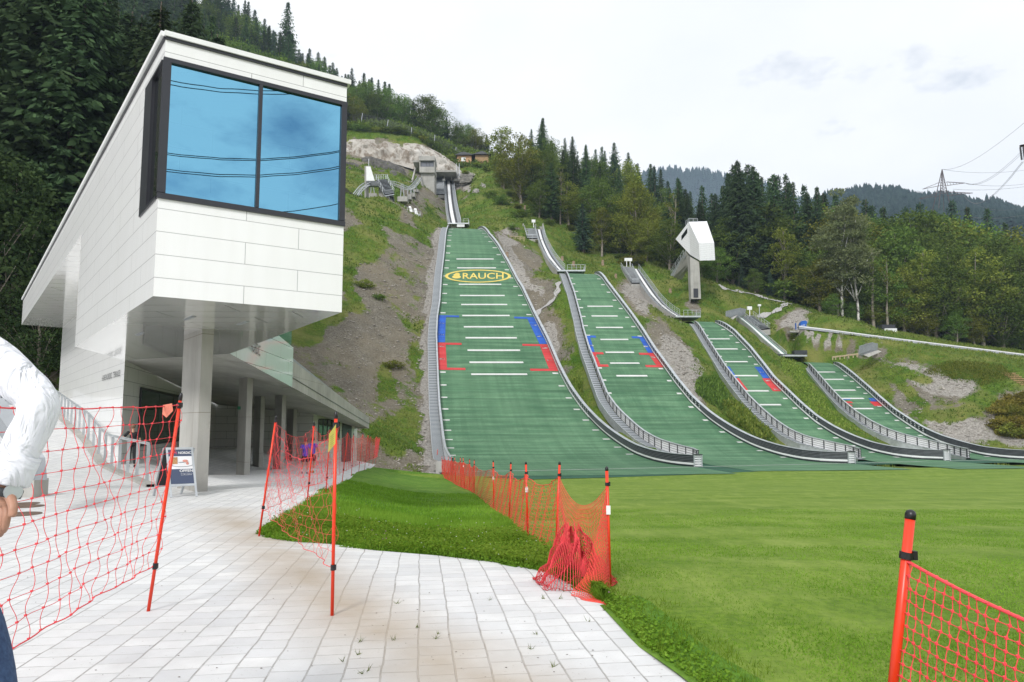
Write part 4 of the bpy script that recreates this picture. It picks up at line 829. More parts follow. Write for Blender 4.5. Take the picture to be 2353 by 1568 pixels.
# soffit lamps
for u, v in ((605, 733), (1020 * .57, 745), (470, 838), (1010 * .0 + 520, 820)): pass
for t_, w_ in ((2.2, 1.2), (2.4, 2.4), (6.0, .9), (6.2, 2.6)): b = MB(); b.obox(Z3(Np + A([-.622, .783]) * t_ + A([.83, .55]) * w_, ZS - .012), A([-.45, .57, 0]), A([.07, .055, 0]), A([0, 0, .011])); b.build('soffit_lamp', MT['slab_grey'], bld)
# vents high in the recessed wall
for (u0, v0, u1, v1) in ((172.6, 703, 177.7, 719), (181, 683, 187, 700.5)):
    b = MB(); c4 = [onplane(u, v, Z3(Wp, 0), sn) + sn * .03 for u, v in ((u0, v1 + 1), (u1, v1 - 2), (u1, v0 - 2), (u0, v0 + 1))]; b.poly(c4); b.build('wall_vent', MT['steel_dark'], bld)
# inner walls and doors below
b = MB(); dw = A([-.275, .9614]); dE = Wp + dw * 26.5; b.poly([Z3(Wp, -.3), Z3(dE, -1.6), Z3(dE, 3.2), Z3(Wp, ZS)]); bw = A([-14.2, 50.]); b.poly([Z3(dE, -1.6), Z3(bw, -1.6), Z3(bw, 3.2), Z3(dE, 3.2)]); b.poly([Z3(bw, -1.6), Z3(A([-13.6, 61.5]), -1.9), Z3(A([-13.6, 61.5]), 1.6), Z3(bw, 2.9)])
b.build('inner_wall', MT['panel_wall'], bld)
dn = A([.9614, .275, 0.]); Dp = lambda s_, z, o=0.: Z3(Wp + dw * s_, z) + dn * o
r_ = [onplane(u, v, Z3(Wp, 0), dn) for u, v in ((321, 890), (404, 918), (322, 1026))]; s0 = (r_[0] - Z3(Wp, 0)) @ Z3(dw, 0); s1_ = (r_[1] - Z3(Wp, 0)) @ Z3(dw, 0); print('door', s0, s1_, r_)
zt2 = r_[0][2]; zb2 = r_[2][2]
b = MB(); b.obox(Dp(s0, zb2, .02), Z3(dw, 0) * (s1_ + 3 - s0), dn * .06, A([0, 0, zt2 - zb2])); dr = b.build('entrance_door', MT['anthracite'], bld)
b = MB(); ss_ = (s1_ - s0) / 2
for q in range(4): b.obox(Dp(s0 + .12 + q * ss_ * .85, zb2 + .08, .085), Z3(dw, 0) * (ss_ * .85 - .1), dn * .01, A([0, 0, zt2 - zb2 - .2]))
b.build('door_pane', MT['glass_green'], dr)
# lower front: sign face, beam, upstand
B1 = A([-10.42, 33.]); b = MB(); zt_ = lambda y: Bz(y) + 1.95
bx = (B1 - Bp) / np.linalg.norm(B1 - Bp); bn = A([bx[1], -bx[0], 0.])
b.poly([Z3(Bp, Bz(Bp[1])), Z3(B1, Bz(33.)), Z3(B1, zt_(33.)), Z3(Bp, zt_(Bp[1]))]); b.build('sign_face', MT['panel_sign'], bld)
b = MB(); b.obox(Z3(Bp, zt_(Bp[1]) - .0) - bn * .1, Z3(B1 - Bp, zt_(33.) - zt_(Bp[1])), -bn * .04, A([0, 0, 1.05])); b.build('glass_balustrade', MT['glass_green'], bld)
b = MB(); bh = lambda y: Bz(y) + 1.32 * (1 - .28 * (y - 33) / 27)
o3 = bn * -.02
b.extr([Z3(B1, Bz(33.)) + o3, Z3(B2, Bz(60.5)) + o3, Z3(B2, bh(60.5)) + o3, Z3(B1, bh(33.)) + o3], -bn * .4, 0)
b.poly([Z3(B2, Bz(60.5)), Z3(B2 - A([7, -1.]), Bz(60.5)), Z3(B2 - A([7, -1.]), bh(60.5)), Z3(B2, bh(60.5))]); b.build('canopy_beam', MT['concrete'], bld)
b = MB(); b.obox(Z3(B1, Bz(33.) + .5), Z3(B2 - B1, Bz(60.5) - Bz(33.) - .12), bn * .01, A([0, 0, .03])); b.build('beam_joint', MT['steel_dark'], bld)
b = MB(); b.extr([Z3(B1, bh(33.)) - bn * .5, Z3(B2, bh(60.5)) - bn * .5, Z3(B2, bh(60.5) + .22) - bn * .5, Z3(B1, bh(33.) + .52) - bn * .5], -bn * .2, 0); b.poly([Z3(B1, bh(33.) + .0) - bn * .1, Z3(B2, bh(60.5)) - bn * .1, Z3(B2, bh(60.5)) - bn * 5, Z3(B1, bh(33.)) - bn * 5])
b.build('roof_upstand', MT['slab_grey'], bld)
# strip window and dark door by the path
wd_ = (A([-13.6, 61.5]) - bw); wdn = wd_ / np.linalg.norm(wd_); wnn = A([wdn[1], -wdn[0], 0.]); Wd = lambda s_, z, o=0.: Z3(bw + wdn * s_, z) + wnn * o
b = MB(); b.obox(Wd(1.0, .45, .01), Z3(wdn, 0) * 5.2, wnn * .03, A([0, 0, 1.5])); o = b.build('strip_window', MT['glass_green'], bld)
b = MB()
for q in range(6): b.obox(Wd(1.0 + q * 1.02, .4, .045), Z3(wdn, 0) * .06, wnn * .03, A([0, 0, 1.58]))
b.obox(Wd(1.0, .38, .045), Z3(wdn, 0) * 5.2, wnn * .03, A([0, 0, .06])); b.obox(Wd(1.0, 1.95, .045), Z3(wdn, 0) * 5.2, wnn * .03, A([0, 0, .06])); b.build('frame', MT['anthracite'], o)
b = MB(); b.obox(Wd(7.0, -1.5, .01), Z3(wdn, 0) * 2.6, wnn * .05, A([0, 0, 3.2])); b.build('side_door', MT['anthracite'], bld)
# columns
CW = .32
for u, v, CW, Ln in ((449, 1133, .28, 1.8), (561, 1093, .24, 1.15), (594.6, 1075, .22, 1.1), (643.7, 1080, .22, 1.1), (671.5, 1061, .24, 1.15)):
    q = Gg(u, v); z = q[2]; b = MB(); q[2] = z - .2; top = ZS if q[1] < 24 else (3.0 * (1 - 0) + 0) ; top = min(ZS, Bz(q[1]) + .55 if q[1] > 25 else ZS); b.obox(q, sd3 * Ln, inn_ if False else Z3(A([.7826, .6225]), 0) * CW, A([0, 0, top - q[2] + .02])); b.build('column', MT['concrete'], bld)
# writing on the building
ex = -sd3; ey = A([0, 0, 1.]); q = onplane(434, 938 * .0 + 862 * .0 + 1.0, Z3(Wp, 0), sn) if False else None
wt = [onplane(u, v, Z3(Wp, 0), sn) for u, v in ((236, 871), (278, 856))]; c_ = (wt[0] + wt[1]) / 2; print('cafe', wt)
place_text('\u25C2CAFE NORDIC  TERRASSE', 'wall_lettering', 'text_dark', bld, c_ + sn * .02, ex, ey, np.linalg.norm((wt[1] - wt[0])[:2]), .24)
exb = -Z3(bx, (Bz(33.) - Bz(Bp[1])) / np.linalg.norm(B1 - Bp)); exb = -exb; wt = [onplane(u, v, Z3(Bp, 0), bn) for u, v in ((568, 790), (598, 806))]; c_ = (wt[0] + wt[1]) / 2; print('sign', wt)
place_text('STADION NORDIC', 'sign_lettering', 'text_dark', bld, c_ - exb * .7 + bn * .02, exb, ey, 3.0, .42)
b = MB()
for yy, zz in ((27.5, 3.45), ):
    pass

q = G(561, 1093, -.05); q = Gg(561, 1093); p0 = Z3(q[:2], 2.3) + sd3 * .8 - Z3(A([.7826, .6225]), 0) * .03; b.obox(p0, sd3 * .35, Z3(A([.7826, .6225]), 0) * .02, A([0, 0, .14])); b.build('exit_sign', MT['exit_green'], bld)
# ---------------------------------------------------------------- ramp handrail with kerb
hr = empty('handrail', Z3(W0 + A(DS) * -7.6 + A(NI) * -.62, 0), 'grey steel handrail on flat posts climbing the ramp beside the white wall', 'handrail'); pr = []
for s_ in np.arange(-7.4, 19, 1.45):
    p = W0 + DS * s_ + NI * -.55; z0 = float(gz(*p)); b = MB(); b.obox(Z3(p, z0), Z3(DS, 0) * .02, Z3(NI, 0) * .09, A([0, 0, 1.12])); b.build('post', MT['galvanised'], hr); pr.append(Z3(p, z0 + 1.14) + Z3(NI, 0) * .04)
b = MB(); b.tube(pr, .045, 8); b.build('rail', MT['galvanised'], hr)
b = MB(); kp = [W0 + DS * s_ + NI * -.75 for s_ in np.arange(-8.6, 20, 1.3)]; b.strip([[Z3(p, float(gz(*p)) + .00) for p in kp], [Z3(p, float(gz(*p)) + .10) for p in kp], [Z3(p + NI * .28, float(gz(*p)) + .10) for p in kp], [Z3(p + NI * .28, float(gz(*p)) + .0) for p in kp]], 0); b.build('kerb', MT['concrete'], hr)
# grey metal parapet at the far left
pw = empty('metal_parapet', G(20, 1100, 0), 'grey slatted metal parapet with a sloping slab at the far left edge', 'parapet'); b = MB()
a = P(-60, 925, 16); c = P(78, 924, 16); 
for i in range(26): q = a + (c - a) * i / 26; b.obox(q, (c - a) * (.6 / 26), A([0, .12, 0]), A([0, 0, .32]))
b.bar(a + A([0, 0, .34]), c + A([0, 0, .34]), .12, .08); b.bar(a - A([0, 0, .02]), c - A([0, 0, .02]), .12, .08); b.build('slat_panel', MT['slab_grey'], pw)
b = MB(); q1 = P(-30, 915, 13.5); q2 = P(64, 1052, 13.); b.obox(q1, q2 - q1, A([.28, .06, 0]), A([0, .1, -.42])); b.build('sloping_slab', MT['slab_grey'], pw)
b = MB(); q = G(20, 1146, 0); b.obox(q, A([.55, 0, 0]), A([0, .5, 0]), A([0, 0, .42])); b.build('footing', MT['concrete'], pw)
for i, (u, v, ru) in enumerate(((56, 1160.5, 30), (62, 1166.5, 34), (44, 1185, 44))):
    q = G(u, v, 0); r_ = ru / 1600 * q[1]; b = MB(); n_ = 28; b.extr([q + A([r_ * math.cos(2 * math.pi * k / n_), r_ * math.sin(2 * math.pi * k / n_), .021]) for k in range(n_)], A([0, 0, .008]))
    tag(b.build('manhole_cover', MT['manhole'], loc=q), ['round iron manhole cover, farthest of the three in the pale paving', 'round iron manhole cover, middle one of the three in the pale paving', 'reddish brown round manhole cover, nearest of the three in the pale paving'][i], 'manhole cover', 'manhole covers in the paving')
# ---------------------------------------------------------------- cafe board
sg = empty('advertising_board', G(422, 1143, .0), 'white framed A-board with a cake picture and the word OFFEN, before the thick column', 'advertising board')
f0, f1 = G(390.4, 1144, .02), G(454.2, 1141, .02); tl = P(377.6, 1028.9, f0[1] + .22); tr = P(445.4, 1028.9, f1[1] + .22); ux = (f1 - f0) / np.linalg.norm(f1 - f0)
w_ = np.linalg.norm(f1 - f0); t0_ = (tl + tr) / 2; g0 = (f0 + f1) / 2; upv = t0_ - g0; H_ = np.linalg.norm(upv); uy = upv / H_; un = np.cross(ux, uy)
if un[1] > 0: un = -un
bo = lambda a, c, o=0.: g0 + ux * a * w_ + uy * c * H_ + un * o
b = MB(); fw_ = .045
for s_ in (-.5, .5 - fw_ / w_): b.obox(bo(s_, 0), ux * fw_, uy * H_, un * .03)
b.obox(bo(-.5 + fw_ / w_, .955), ux * (w_ - 2 * fw_), uy * .05, un * .03); b.obox(bo(-.5 + fw_ / w_, .215), ux * (w_ - 2 * fw_), uy * .05, un * .03); b.build('frame', MT['galvanised'], sg)
def pnl(c0, c1, mat, o=.012, a0=-.44, a1=.44, nm='poster'): q = MB(); q.obox(bo(a0, c0, o - .01), ux * (a1 - a0) * w_, uy * (c1 - c0) * H_, un * .01); return q.build(nm, MT[mat], sg)
pb = pnl(.26, .955, 'poster_white'); pnl(.82, .95, 'poster_navy', .016); pnl(.262, .56, 'poster_navy', .016)
place_text('NORDIC', 'poster_lettering', 'text_white', sg, bo(.18, .885, .02), ux, uy, w_ * .46, .058, bold=True); place_text('CAF\u00c9', 'poster_lettering', 'text_pink', sg, bo(-.26, .889, .02), ux, uy, w_ * .32, .064); place_text('OFFEN', 'poster_lettering', 'text_white', sg, bo(.17, .52, .02), ux, uy, w_ * .48, .062, bold=True)
place_text('t\u00e4glich bis 12. Oktober 2014', 'poster_lettering', 'text_white', sg, bo(.19, .463, .02), ux, uy, w_ * .46, .018); place_text('von 14:00 bis 18:00 Uhr', 'poster_lettering', 'text_white', sg, bo(.16, .437, .02), ux, uy, w_ * .4, .018)
def disc(a, c, ra, rc, mat, o=.02, nm='poster_cake'): q = MB(); q.poly([bo(a + ra * math.cos(t), c + rc * math.sin(t), o) for t in np.linspace(0, 2 * math.pi, 21)[:-1]]); return q.build(nm, MT[mat], sg)
disc(.05, .635, .38, .035, 'slab_grey', .018); disc(.05, .642, .36, .03, 'poster_white', .02); q = MB(); q.poly([bo(-.32, .66, .024), bo(-.12, .66, .024), bo(-.10, .80, .024), bo(-.32, .80, .024)]); q.build('poster_cake', MT['food_tan'], sg); disc(.02, .675, .12, .03, 'poster_white', .026, 'poster_bowl'); disc(.02, .69, .11, .012, 'slab_grey', .028, 'poster_bowl'); disc(.17, .72, .1, .025, 'food_pink', .028); disc(.24, .67, .05, .03, 'food_pink', .028)
b = MB(); bk = [G(353, 1139.7, .02), G(416, 1136, .02)]; tl2 = tl - un * .04; tr2 = tr - un * .04
b.bar(bk[0], tl2, .05, .03); b.bar(bk[1], tr2, .05, .03); m1 = bk[0] + (tl2 - bk[0]) * .2; m2 = bk[1] + (tr2 - bk[1]) * .2; b.bar(m1, m2, .04, .03); b.build('rear_frame', MT['galvanised'], sg)
b = MB(); b.extr([m1, m2, tr2, tl2], un * .01); b.build('rear_panel', MT['black_plastic'], sg)
# ---------------------------------------------------------------- judging tower
tw = empty('judging_tower', P(1600, 686, 147.5), 'white folded sheet judging tower cabin on a tall concrete shaft on the grassy knoll', 'tower')
vA, vB, vC, vD, vE, vF, vG, vH = P(1582.5, 510, 151), P(1624.3, 508.7, 153.5), P(1605.8, 559, 146), P(1640.8, 557.5, 147.5), P(1608.2, 599.2, 146), P(1643.3, 598.3, 147.5), P(1552.3, 549.7, 155), P(1585.8, 586, 150)
wv = vD - vC; vH2 = vH + (vF - vE); vG2 = vG + (vB - vA)
b = MB()
for f_ in ((vC, vE, vF, vD), (vA, vC, vD, vB), (vA, vH, vE, vC), (vA, vG, vH), (vB, vD, vF, vH2), (vB, vH2, vG2), (vA, vB, vG2, vG), (vE, vH, vH2, vF), (vH, vG, vG2, vH2)): b.poly(f_[::-1])
b.build('cabin', MT['tower_panel'], tw)
nrm = np.cross(vG - vA, vH - vA); nrm /= np.linalg.norm(nrm); nrm = nrm if nrm[1] < 0 else -nrm
def onp(u, v, p0, n, off=.03): q = onplane(u, v, p0, n); return q + n * off
b = MB(); b.poly([onp(1579.5, 524, vA, nrm), onp(1579.5, 536, vA, nrm), onp(1566, 553, vA, nrm), onp(1566, 542.5, vA, nrm)]); b.build('side_window', MT['glass_dark'], tw)
n2_ = np.cross(vC - vA, vE - vA); n2_ /= np.linalg.norm(n2_); n2_ = n2_ if n2_ @ (EY - vA) > 0 else -n2_
for u, v in ((1586.5, 558), (1590.7, 561), (1595, 564), (1599.3, 567), (1603.4, 570)):
    b = MB(); b.poly([onp(u - 1.1, v - 5.5, vA, n2_), onp(u + 1.1, v - 4.5, vA, n2_), onp(u + 1.3, v + 5, vA, n2_), onp(u - .9, v + 4, vA, n2_)]); b.build('louvre', MT['slab_grey'], tw)
b = MB(); a = P(1583, 512, 151); c = P(1603, 512, 152); d = P(1580, 506, 153.5); railing(b, [P(1576, 517, 154.5), a, c], .95, 1.2, .05, 0, 2); b.build('roof_railing', MT['galvanised'], tw)
b = MB(); bt = [P(1588, 687.5, 147), P(1611, 687, 147)]; tp = [P(1585.5, 590, 147), P(1606.6, 602, 147)]; bk = A([0, 3.4, 0]); lf = P(1579, 588, 149.6); lb = P(1583, 672, 149.6)
b.poly([bt[0], bt[1], tp[1], tp[0]]); b.poly([lb - A([0, 0, 3]), bt[0], tp[0], lf]); b.poly([bt[1], bt[1] + bk, tp[1] + bk, tp[1]]); b.poly([lb - A([0, 0, 3]), lf, tp[1] + bk, bt[1] + bk]); b.poly([tp[0], tp[1], tp[1] + bk, lf])
b.build('shaft', MT['concrete'], tw)
b = MB(); q = P(1594, 684, 146.9); b.obox(q, A([1.0, 0, 0]), A([0, .08, 0]), A([0, 0, 1.95])); b.build('door', MT['anthracite'], tw)
b = MB(); a0, a1 = P(1547.5, 636, 156.5), P(1576, 583, 150.5)
b.extr([a0, a0 + A([2.0, 0, -.6]), a1 + A([1.4, 0, -1.4]), a1 + A([0, 0, .5])], A([0, .5, 0])); b.extr([P(1556, 642, 157), P(1562, 642, 157), P(1586, 606, 151), P(1583, 603, 151)], A([0, .5, 0])); b.build('stair_beam', MT['concrete'], tw)
stairs(tw, P(1570, 587, 151.5), P(1576, 587, 151), P(1541, 632, 157.5), P(1549, 633, 156.5), 16, 'access_stairs', ('galvanised', 'galvanised'), True, .2)
# ---------------------------------------------------------------- start house of the large hill
sh = empty('start_house', P(985, 437, 217), 'concrete start house with a glazed cabin on a pillar above the largest jump', 'start house')
def pbox(b, u0, v0, u1, v1, Y, dp, mat=0, tp=0.):
    a, c, d, e_ = P(u0, v1, Y), P(u1, v1, Y), P(u1, v0, Y), P(u0, v0, Y); b.extr([a, c, d, e_], A([0, dp, tp]), mat)
b = MB(); pbox(b, 962.3, 358.6, 999, 368.9, 216, 6); pbox(b, 963.8, 383.5, 998.6, 396.7, 216, 6); pbox(b, 996.8, 368.9, 998.6, 383.5, 216.4, 5); pbox(b, 963.8, 368.9, 966, 383.5, 216.4, 5); b.build('cabin', MT['concrete'], sh)
b = MB(); a = P(966.7, 396.7, 217); b.extr([P(966.7, 430, 217), P(998.2, 445, 217), P(998.2, 396.7, 217), P(966.7, 396.7, 217)], A([0, 6, 0])); b.build('pillar', MT['concrete'], sh)
b = MB(); pbox(b, 966, 369, 996.8, 383.3, 217, .2); o = b.build('window', MT['glass_grey'], sh); b = MB()
for u in (966.5, 979.5, 986.5, 995.8): pbox(b, u, 369, u + .8, 383.3, 216.8, .15)
b.build('frame', MT['anthracite'], o)
b = MB(); pbox(b, 949, 369, 965.2, 373, 218, 8); b.extr([P(949, 373, 218), P(965, 373, 218), P(965, 385, 220), P(953, 385, 220)], A([0, 4, 0])); b.extr([P(952.5, 386, 219), P(955.5, 386, 219), P(945, 430, 211), P(941.5, 430, 211)], A([0, 1.5, 0])); b.build('side_wall', MT['concrete'], sh)
b = MB(); pbox(b, 998.6, 391.3, 1048, 395.3, 232, 14); pbox(b, 1019.8, 395.3, 1021.8, 415, 236, 8); pbox(b, 1036.3, 395.3, 1037.8, 415, 236, 8); pbox(b, 998.6, 395.3, 999.6, 420, 233, 10); b.build('canopy', MT['concrete'], sh)
b = MB(); pbox(b, 998.6, 395.3, 1047, 416, 243, .3); b.build('dark_recess', MT['anthracite'], sh)
b = MB(); pbox(b, 1042, 411, 1057.6, 416.5, 236, 3); b.build('platform', MT['concrete'], sh)
b = MB(); p0, p1 = P(1049.5, 409, 236.5), P(1049.2, 382, 244); p2, p3 = P(1056.8, 409, 236.5), P(1055, 382, 244); railing(b, [p0, p1], 1., 1.2, .07, 0, 1); railing(b, [p2, p3], 1., 1.2, .07, 0, 1)
for i in range(14): b.bar(p0 + (p1 - p0) * i / 14, p2 + (p3 - p2) * i / 14, .3, .06)
b.build('access_stairs', MT['galvanised'], sh)
# ---------------------------------------------------------------- observation deck with stair
ob = empty('observation_deck', P(850, 480, 166), 'concrete observation deck with a white wall panel and steel stairs above the gravel slope', 'deck')
b = MB(); b.extr([P(837.7, 484, 166), P(841.5, 483, 166), P(841.5, 382.5, 166), P(837.7, 382.5, 166)], A([0, .5, 0])); b.extr([P(841.5, 482, 166), P(846.5, 474, 168), P(846.5, 427, 168), P(841.5, 416, 166)], A([0, .5, 0])); pbox(b, 837.7, 381.8, 851, 383, 166, 2)
pbox(b, 870, 428, 886.8, 486, 168, 1.2); pbox(b, 886.9, 436, 893, 484, 169.5, 1.5); pbox(b, 893.1, 456, 903, 476, 170, 1.5); b.build('support', MT['concrete'], ob)
b = MB(); b.extr([P(841.5, 415.5, 165.9), P(861, 415.5, 165.9), P(851, 383, 165.9), P(841.5, 383, 165.9)], A([0, .3, 0])); b.build('wall_panel', MT['white_paint'], ob)
b = MB()
for i in range(5): pbox(b, 841.6, 416 + i * 2.3, 864 + i * 1.2, 417 + i * 2.3, 165.8 + i * .1, 1.5)
b.build('deck_edge', MT['slab_grey'], ob)
stairs(ob, P(864, 413.6, 167), P(889, 412.3, 168), P(884, 449, 164), P(906, 445, 165), 12, 'stair_flight', ('slab_grey', 'galvanised'), True, .3); stairs(ob, P(893, 448, 168), P(903, 446, 168), P(902.5, 471, 166), P(909, 470.7, 166), 8, 'stair_flight', ('slab_grey', 'galvanised'), False, .2)
b = MB(); railing(b, [P(860, 413, 169), P(891, 412, 170)], 1.2, .5, .04, 0, 1); b.bar(P(847.5, 383, 166.5), P(847.5, 365, 166.5), .08); b.build('railing', MT['galvanised'], ob)
# ---------------------------------------------------------------- inclined lift track
lt = empty('lift_track', P(826, 498, 160), 'curved steel rail track of the inclined lift, carried on small concrete blocks', 'lift track')
cl = smooth_path([P(778, 530, 148), P(790, 502, 152), (P(810, 463, 158)), P(838, 430, 164), P(870, 424, 176), P(901, 424, 190), P(927.9, 434, 196), P(940, 436, 200), P(950, 430.5, 206), P(959, 420, 212), P(966, 409, 219)], 60)
b = MB(); sdv = []
for i in range(60):
    d = cl[min(i + 1, 59)] - cl[max(i - 1, 0)]; s_ = np.cross(d, [0, 0, 1.]); s_ /= np.linalg.norm(s_); sdv.append(s_ * .65)
for s_ in (-1, 1):
    for dz in (0, .75): b.tube([cl[i] + sdv[i] * s_ + A([0, 0, dz]) for i in range(60)], .10, 5)
for i in range(0, 60, 1): b.bar(cl[i] - sdv[i], cl[i] + sdv[i], .08); b.bar(cl[i] + sdv[i], cl[min(i + 1, 59)] + sdv[min(i + 1, 59)] + A([0, 0, .75]), .05); b.bar(cl[i] - sdv[i] , cl[min(i + 1, 59)] - sdv[min(i + 1, 59)] + A([0, 0, .75]), .05)
b.build('rail', MT['galvanised'], lt)
for u0, v0, u1, v1, Y in ((788.6, 519, 804, 537, 151), (799, 483, 826, 500, 157), (815, 461, 840, 486, 162), (847, 444.4, 865, 458, 176), (913, 451.7, 936, 463, 189), (936, 447, 944.7, 458, 193), (944, 443, 953, 452, 200), (949, 435.5, 961, 441, 206)):
    b = MB(); pbox(b, u0, v0, u1, v1, Y, 2.2); b.build('foundation', MT['concrete'], lt)
    b = MB(); m_ = P((u0 + u1) / 2, v0 + .5, Y + 1); c_ = min(cl, key=lambda q: np.hypot(*(q - m_)[:2]) + .3 * abs(q[0] - m_[0])); b.bar(m_ + A([-.5, 0, 0]), A([m_[0] - .3, m_[1], c_[2]]), .22); b.bar(m_ + A([.5, 0, 0]), A([m_[0] + .1, m_[1], c_[2]]), .22); b.build('support_post', MT['slab_grey'], lt)
# small viewing platform
vp = empty('viewing_platform', P(945, 497, 176), 'small steel platform with two upright white boards on the slope below the start house', 'platform'); b = MB()
a0, a1 = P(928, 485, 178), P(966, 499, 172); 
for u0, v0, u1, v1, Y in ((948.2, 474, 953.7, 492, 174.5), (951 + 7, 478, 966 - .5, 497, 173)): pass
b.extr([P(939, 474, 176), P(944, 474, 176), P(949, 487.5, 174.5), P(942.5, 487, 174.5)], A([0, .15, 0])); b.extr([P(951, 479, 175), P(956.5, 479, 175), P(961, 492.5, 173.5), P(954, 492.5, 173.5)], A([0, .15, 0])); b.build('board', MT['white_paint'], vp)
b = MB(); railing(b, [P(929, 483, 177), P(943, 489, 175), P(965.5, 497, 173)], 1.1, 1.2, .05, 0, 1)
for i in range(3): pbox(b, 953, 492.5 + i * 2, 966, 493.4 + i * 2, 173 - i * .2, .8)
b.build('railing', MT['galvanised'], vp)
# ---------------------------------------------------------------- rock faces
m = NB('shotcrete'); v = m.tc('Object'); n = m.noise(v, .12, 6, .65); s_ = m.noise(m.tc('Object', (1, 1, .22)), .5, 6, .7); c = m.ramp(n, [(.35, (.36, .33, .28)), (.6, (.62, .59, .54))]); c = m.mix(m.ramp(s_, [(.48, 0.), (.60, .85)]), c, (.17, .13, .09)); m.col(c); m.set(Roughness=.95); m.bump(m.noise(v, .8, 6, .7), 1., .5)
def face(name, top, bot, mat, label, cat, rough=1.2, rows_=12, cols_=60, off=-1.2):
    pf_ = (lambda q: P(*q)) if name == 'rock_cutting' else (lambda q: Gt(q[0], q[1], 150) + A([0, .5, -.2])); tp_ = smooth_path([pf_(q) for q in top], cols_); bt_ = smooth_path([pf_(q) for q in bot], cols_); R_ = []
    for i in range(rows_):
        f_ = i / (rows_ - 1); r = []
        for k in range(cols_):
            q = bt_[k] * (1 - f_) + tp_[k] * f_; w_ = math.sin(math.pi * min(max(f_, 0), 1)) * math.sin(math.pi * k / (cols_ - 1)) ** .4
            q = q + A([0, off * w_ - rough * .5 * w_ * float(fbm(q[0] * .35, q[2] * .35, 11, 4)), rough * .25 * float(fbm(q[0] * .5, q[2] * .5, 17, 3)) * w_]); r.append(q)
        R_.append(r)
    b = MB(); b.strip(R_, 0); return tag(b.build(name, MT[mat], loc=bt_[cols_ // 2], smooth=True), label, cat)
face('rock_cutting', [(770, 322, 242), (835, 320, 244), (881, 322, 247), (925, 326, 249), (960, 331, 250), (990, 342, 251), (1020, 358, 252), (1045, 376, 252), (1062, 392, 250)], [(770, 358, 235), (835, 362, 235), (881, 370, 237), (925, 382, 238), (960, 392, 238), (990, 400, 240), (1020, 402, 242), (1045, 402, 244), (1064, 400, 247)], 'shotcrete', 'pale streaked rock cutting behind the start house, its upper edge under the shrubs', 'rock face', 3.2, 20, 110)
face('rock_outcrop', [(828, 361, 226), (845, 356, 228), (870, 361, 230), (900, 371, 231), (925, 384, 231), (937, 396, 228)], [(830, 372, 212), (850, 384, 211), (872, 396, 213), (895, 405, 216), (915, 409, 219), (935, 407, 222)], 'rock_dark', 'dark netted rock bulge below the pale rock cutting', 'rock', 4.5, 22, 60, -1.0)
face('rock_outcrop', [(770, 372, 205), (790, 366, 207), (805, 366, 208), (820, 374, 208), (836, 388, 204), (842, 402, 200)], [(770, 408, 190), (790, 416, 188), (805, 410, 190), (818, 404, 193), (830, 410, 193), (842, 415, 193)], 'rock_dark', 'dark rock outcrop beside the glass box, left of the observation deck', 'rock', 5.5, 20, 50, -1.)
face('rock_outcrop', [(1060, 437, 216), (1075, 418, 224), (1090, 410, 226), (1108, 414, 225), (1125, 432, 218)], [(1062, 450, 209), (1078, 455, 207), (1092, 452, 207), (1106, 446, 209), (1124, 448, 210)], 'rock_pale', 'grey boulder rising right of the stone retaining wall', 'rock', 3., 18, 44, -.7)
face('rock_outcrop', [(1120, 440, 214), (1150, 455, 212), (1180, 462, 210), (1215, 480, 206)], [(1122, 460, 205), (1150, 475, 202), (1180, 488, 199), (1214, 502, 197)], 'rock_dark', 'mossy dark outcrop under the lone tall tree', 'rock', 5.5, 18, 50, -.4)
# dry stone wall: every stone inside one mesh pattern
rs = random.Random(5); b = MB(); a0, a1, a2, a3 = P(1056.8, 421, 232), P(1080, 419, 233), P(1090, 402, 237), P(1057, 400, 237)
for r_i in range(6):
    for c_i in range(11):
        f_, g_ = (c_i + .5 + .5 * (r_i % 2)) / 11.5, (r_i + .5) / 6; q = (a0 * (1 - f_) + a1 * f_) * (1 - g_) + (a3 * (1 - f_) + a2 * f_) * g_; s_ = .26 + rs.random() * .1
        n_ = 7; pts = [q + A([s_ * 1.25 * math.cos(t) * (.85 + rs.random() * .25), 0, s_ * math.sin(t) * (.85 + rs.random() * .25)]) for t in np.linspace(0, 2 * math.pi, n_ + 1)[:-1]]; b.extr(pts, A([0, 1.2, 0])); b.extr([q + (p - q) * .7 - A([0, .14, 0]) for p in pts], A([0, .15, 0]))
tag(b.build('stone_wall', MT['rock_pale'], loc=a0), 'dry stone retaining wall of rounded boulders, right of the start house stairs', 'wall')
# ---------------------------------------------------------------- fence above the rock, posts with wire net
fp_ = [((833, 260.7), (829, 288), 262), ((892, 275.5), (888, 301.5), 264), ((946.2, 293), (944.3, 313), 268), ((999.4, 310.4), (996.7, 336), 272), ((1048.3, 338.6), (1045.6, 354), 280)]
rf = empty('rockfall_fence', P(945, 312, 268), 'tall wire net fence on grey posts above the pale rock cutting', 'fence'); q_ = Gt(770, 279, 200, 340); tops, bots = [P(770, 251, q_[1])], [q_]
for (u, v), (u2, v2), Y in fp_:
    c = Gt(u2, v2, 200, 340); a = P(u, v, c[1]); tops.append(a); bots.append(c); b = MB(); b.bar(c - A([0, 0, .6]), a, .24); b.build('post', MT['slab_grey'], rf)
q_ = Gt(1074, 366, 200, 340); tops.append(q_ + A([0, 0, .8])); bots.append(q_)
b = MB()
for i in range(len(tops) - 1):
    for f_ in np.linspace(0, 1, 9): b.bar(bots[i] + (tops[i] - bots[i]) * f_, bots[i + 1] + (tops[i + 1] - bots[i + 1]) * f_, .035)
    for f_ in np.linspace(0, 1, 22)[1:]: q0 = bots[i] + (bots[i + 1] - bots[i]) * f_; q1 = tops[i] + (tops[i + 1] - tops[i]) * f_; b.bar(q0, q1, .05)
b.build('wire_net', MT['steel_dark'], rf)
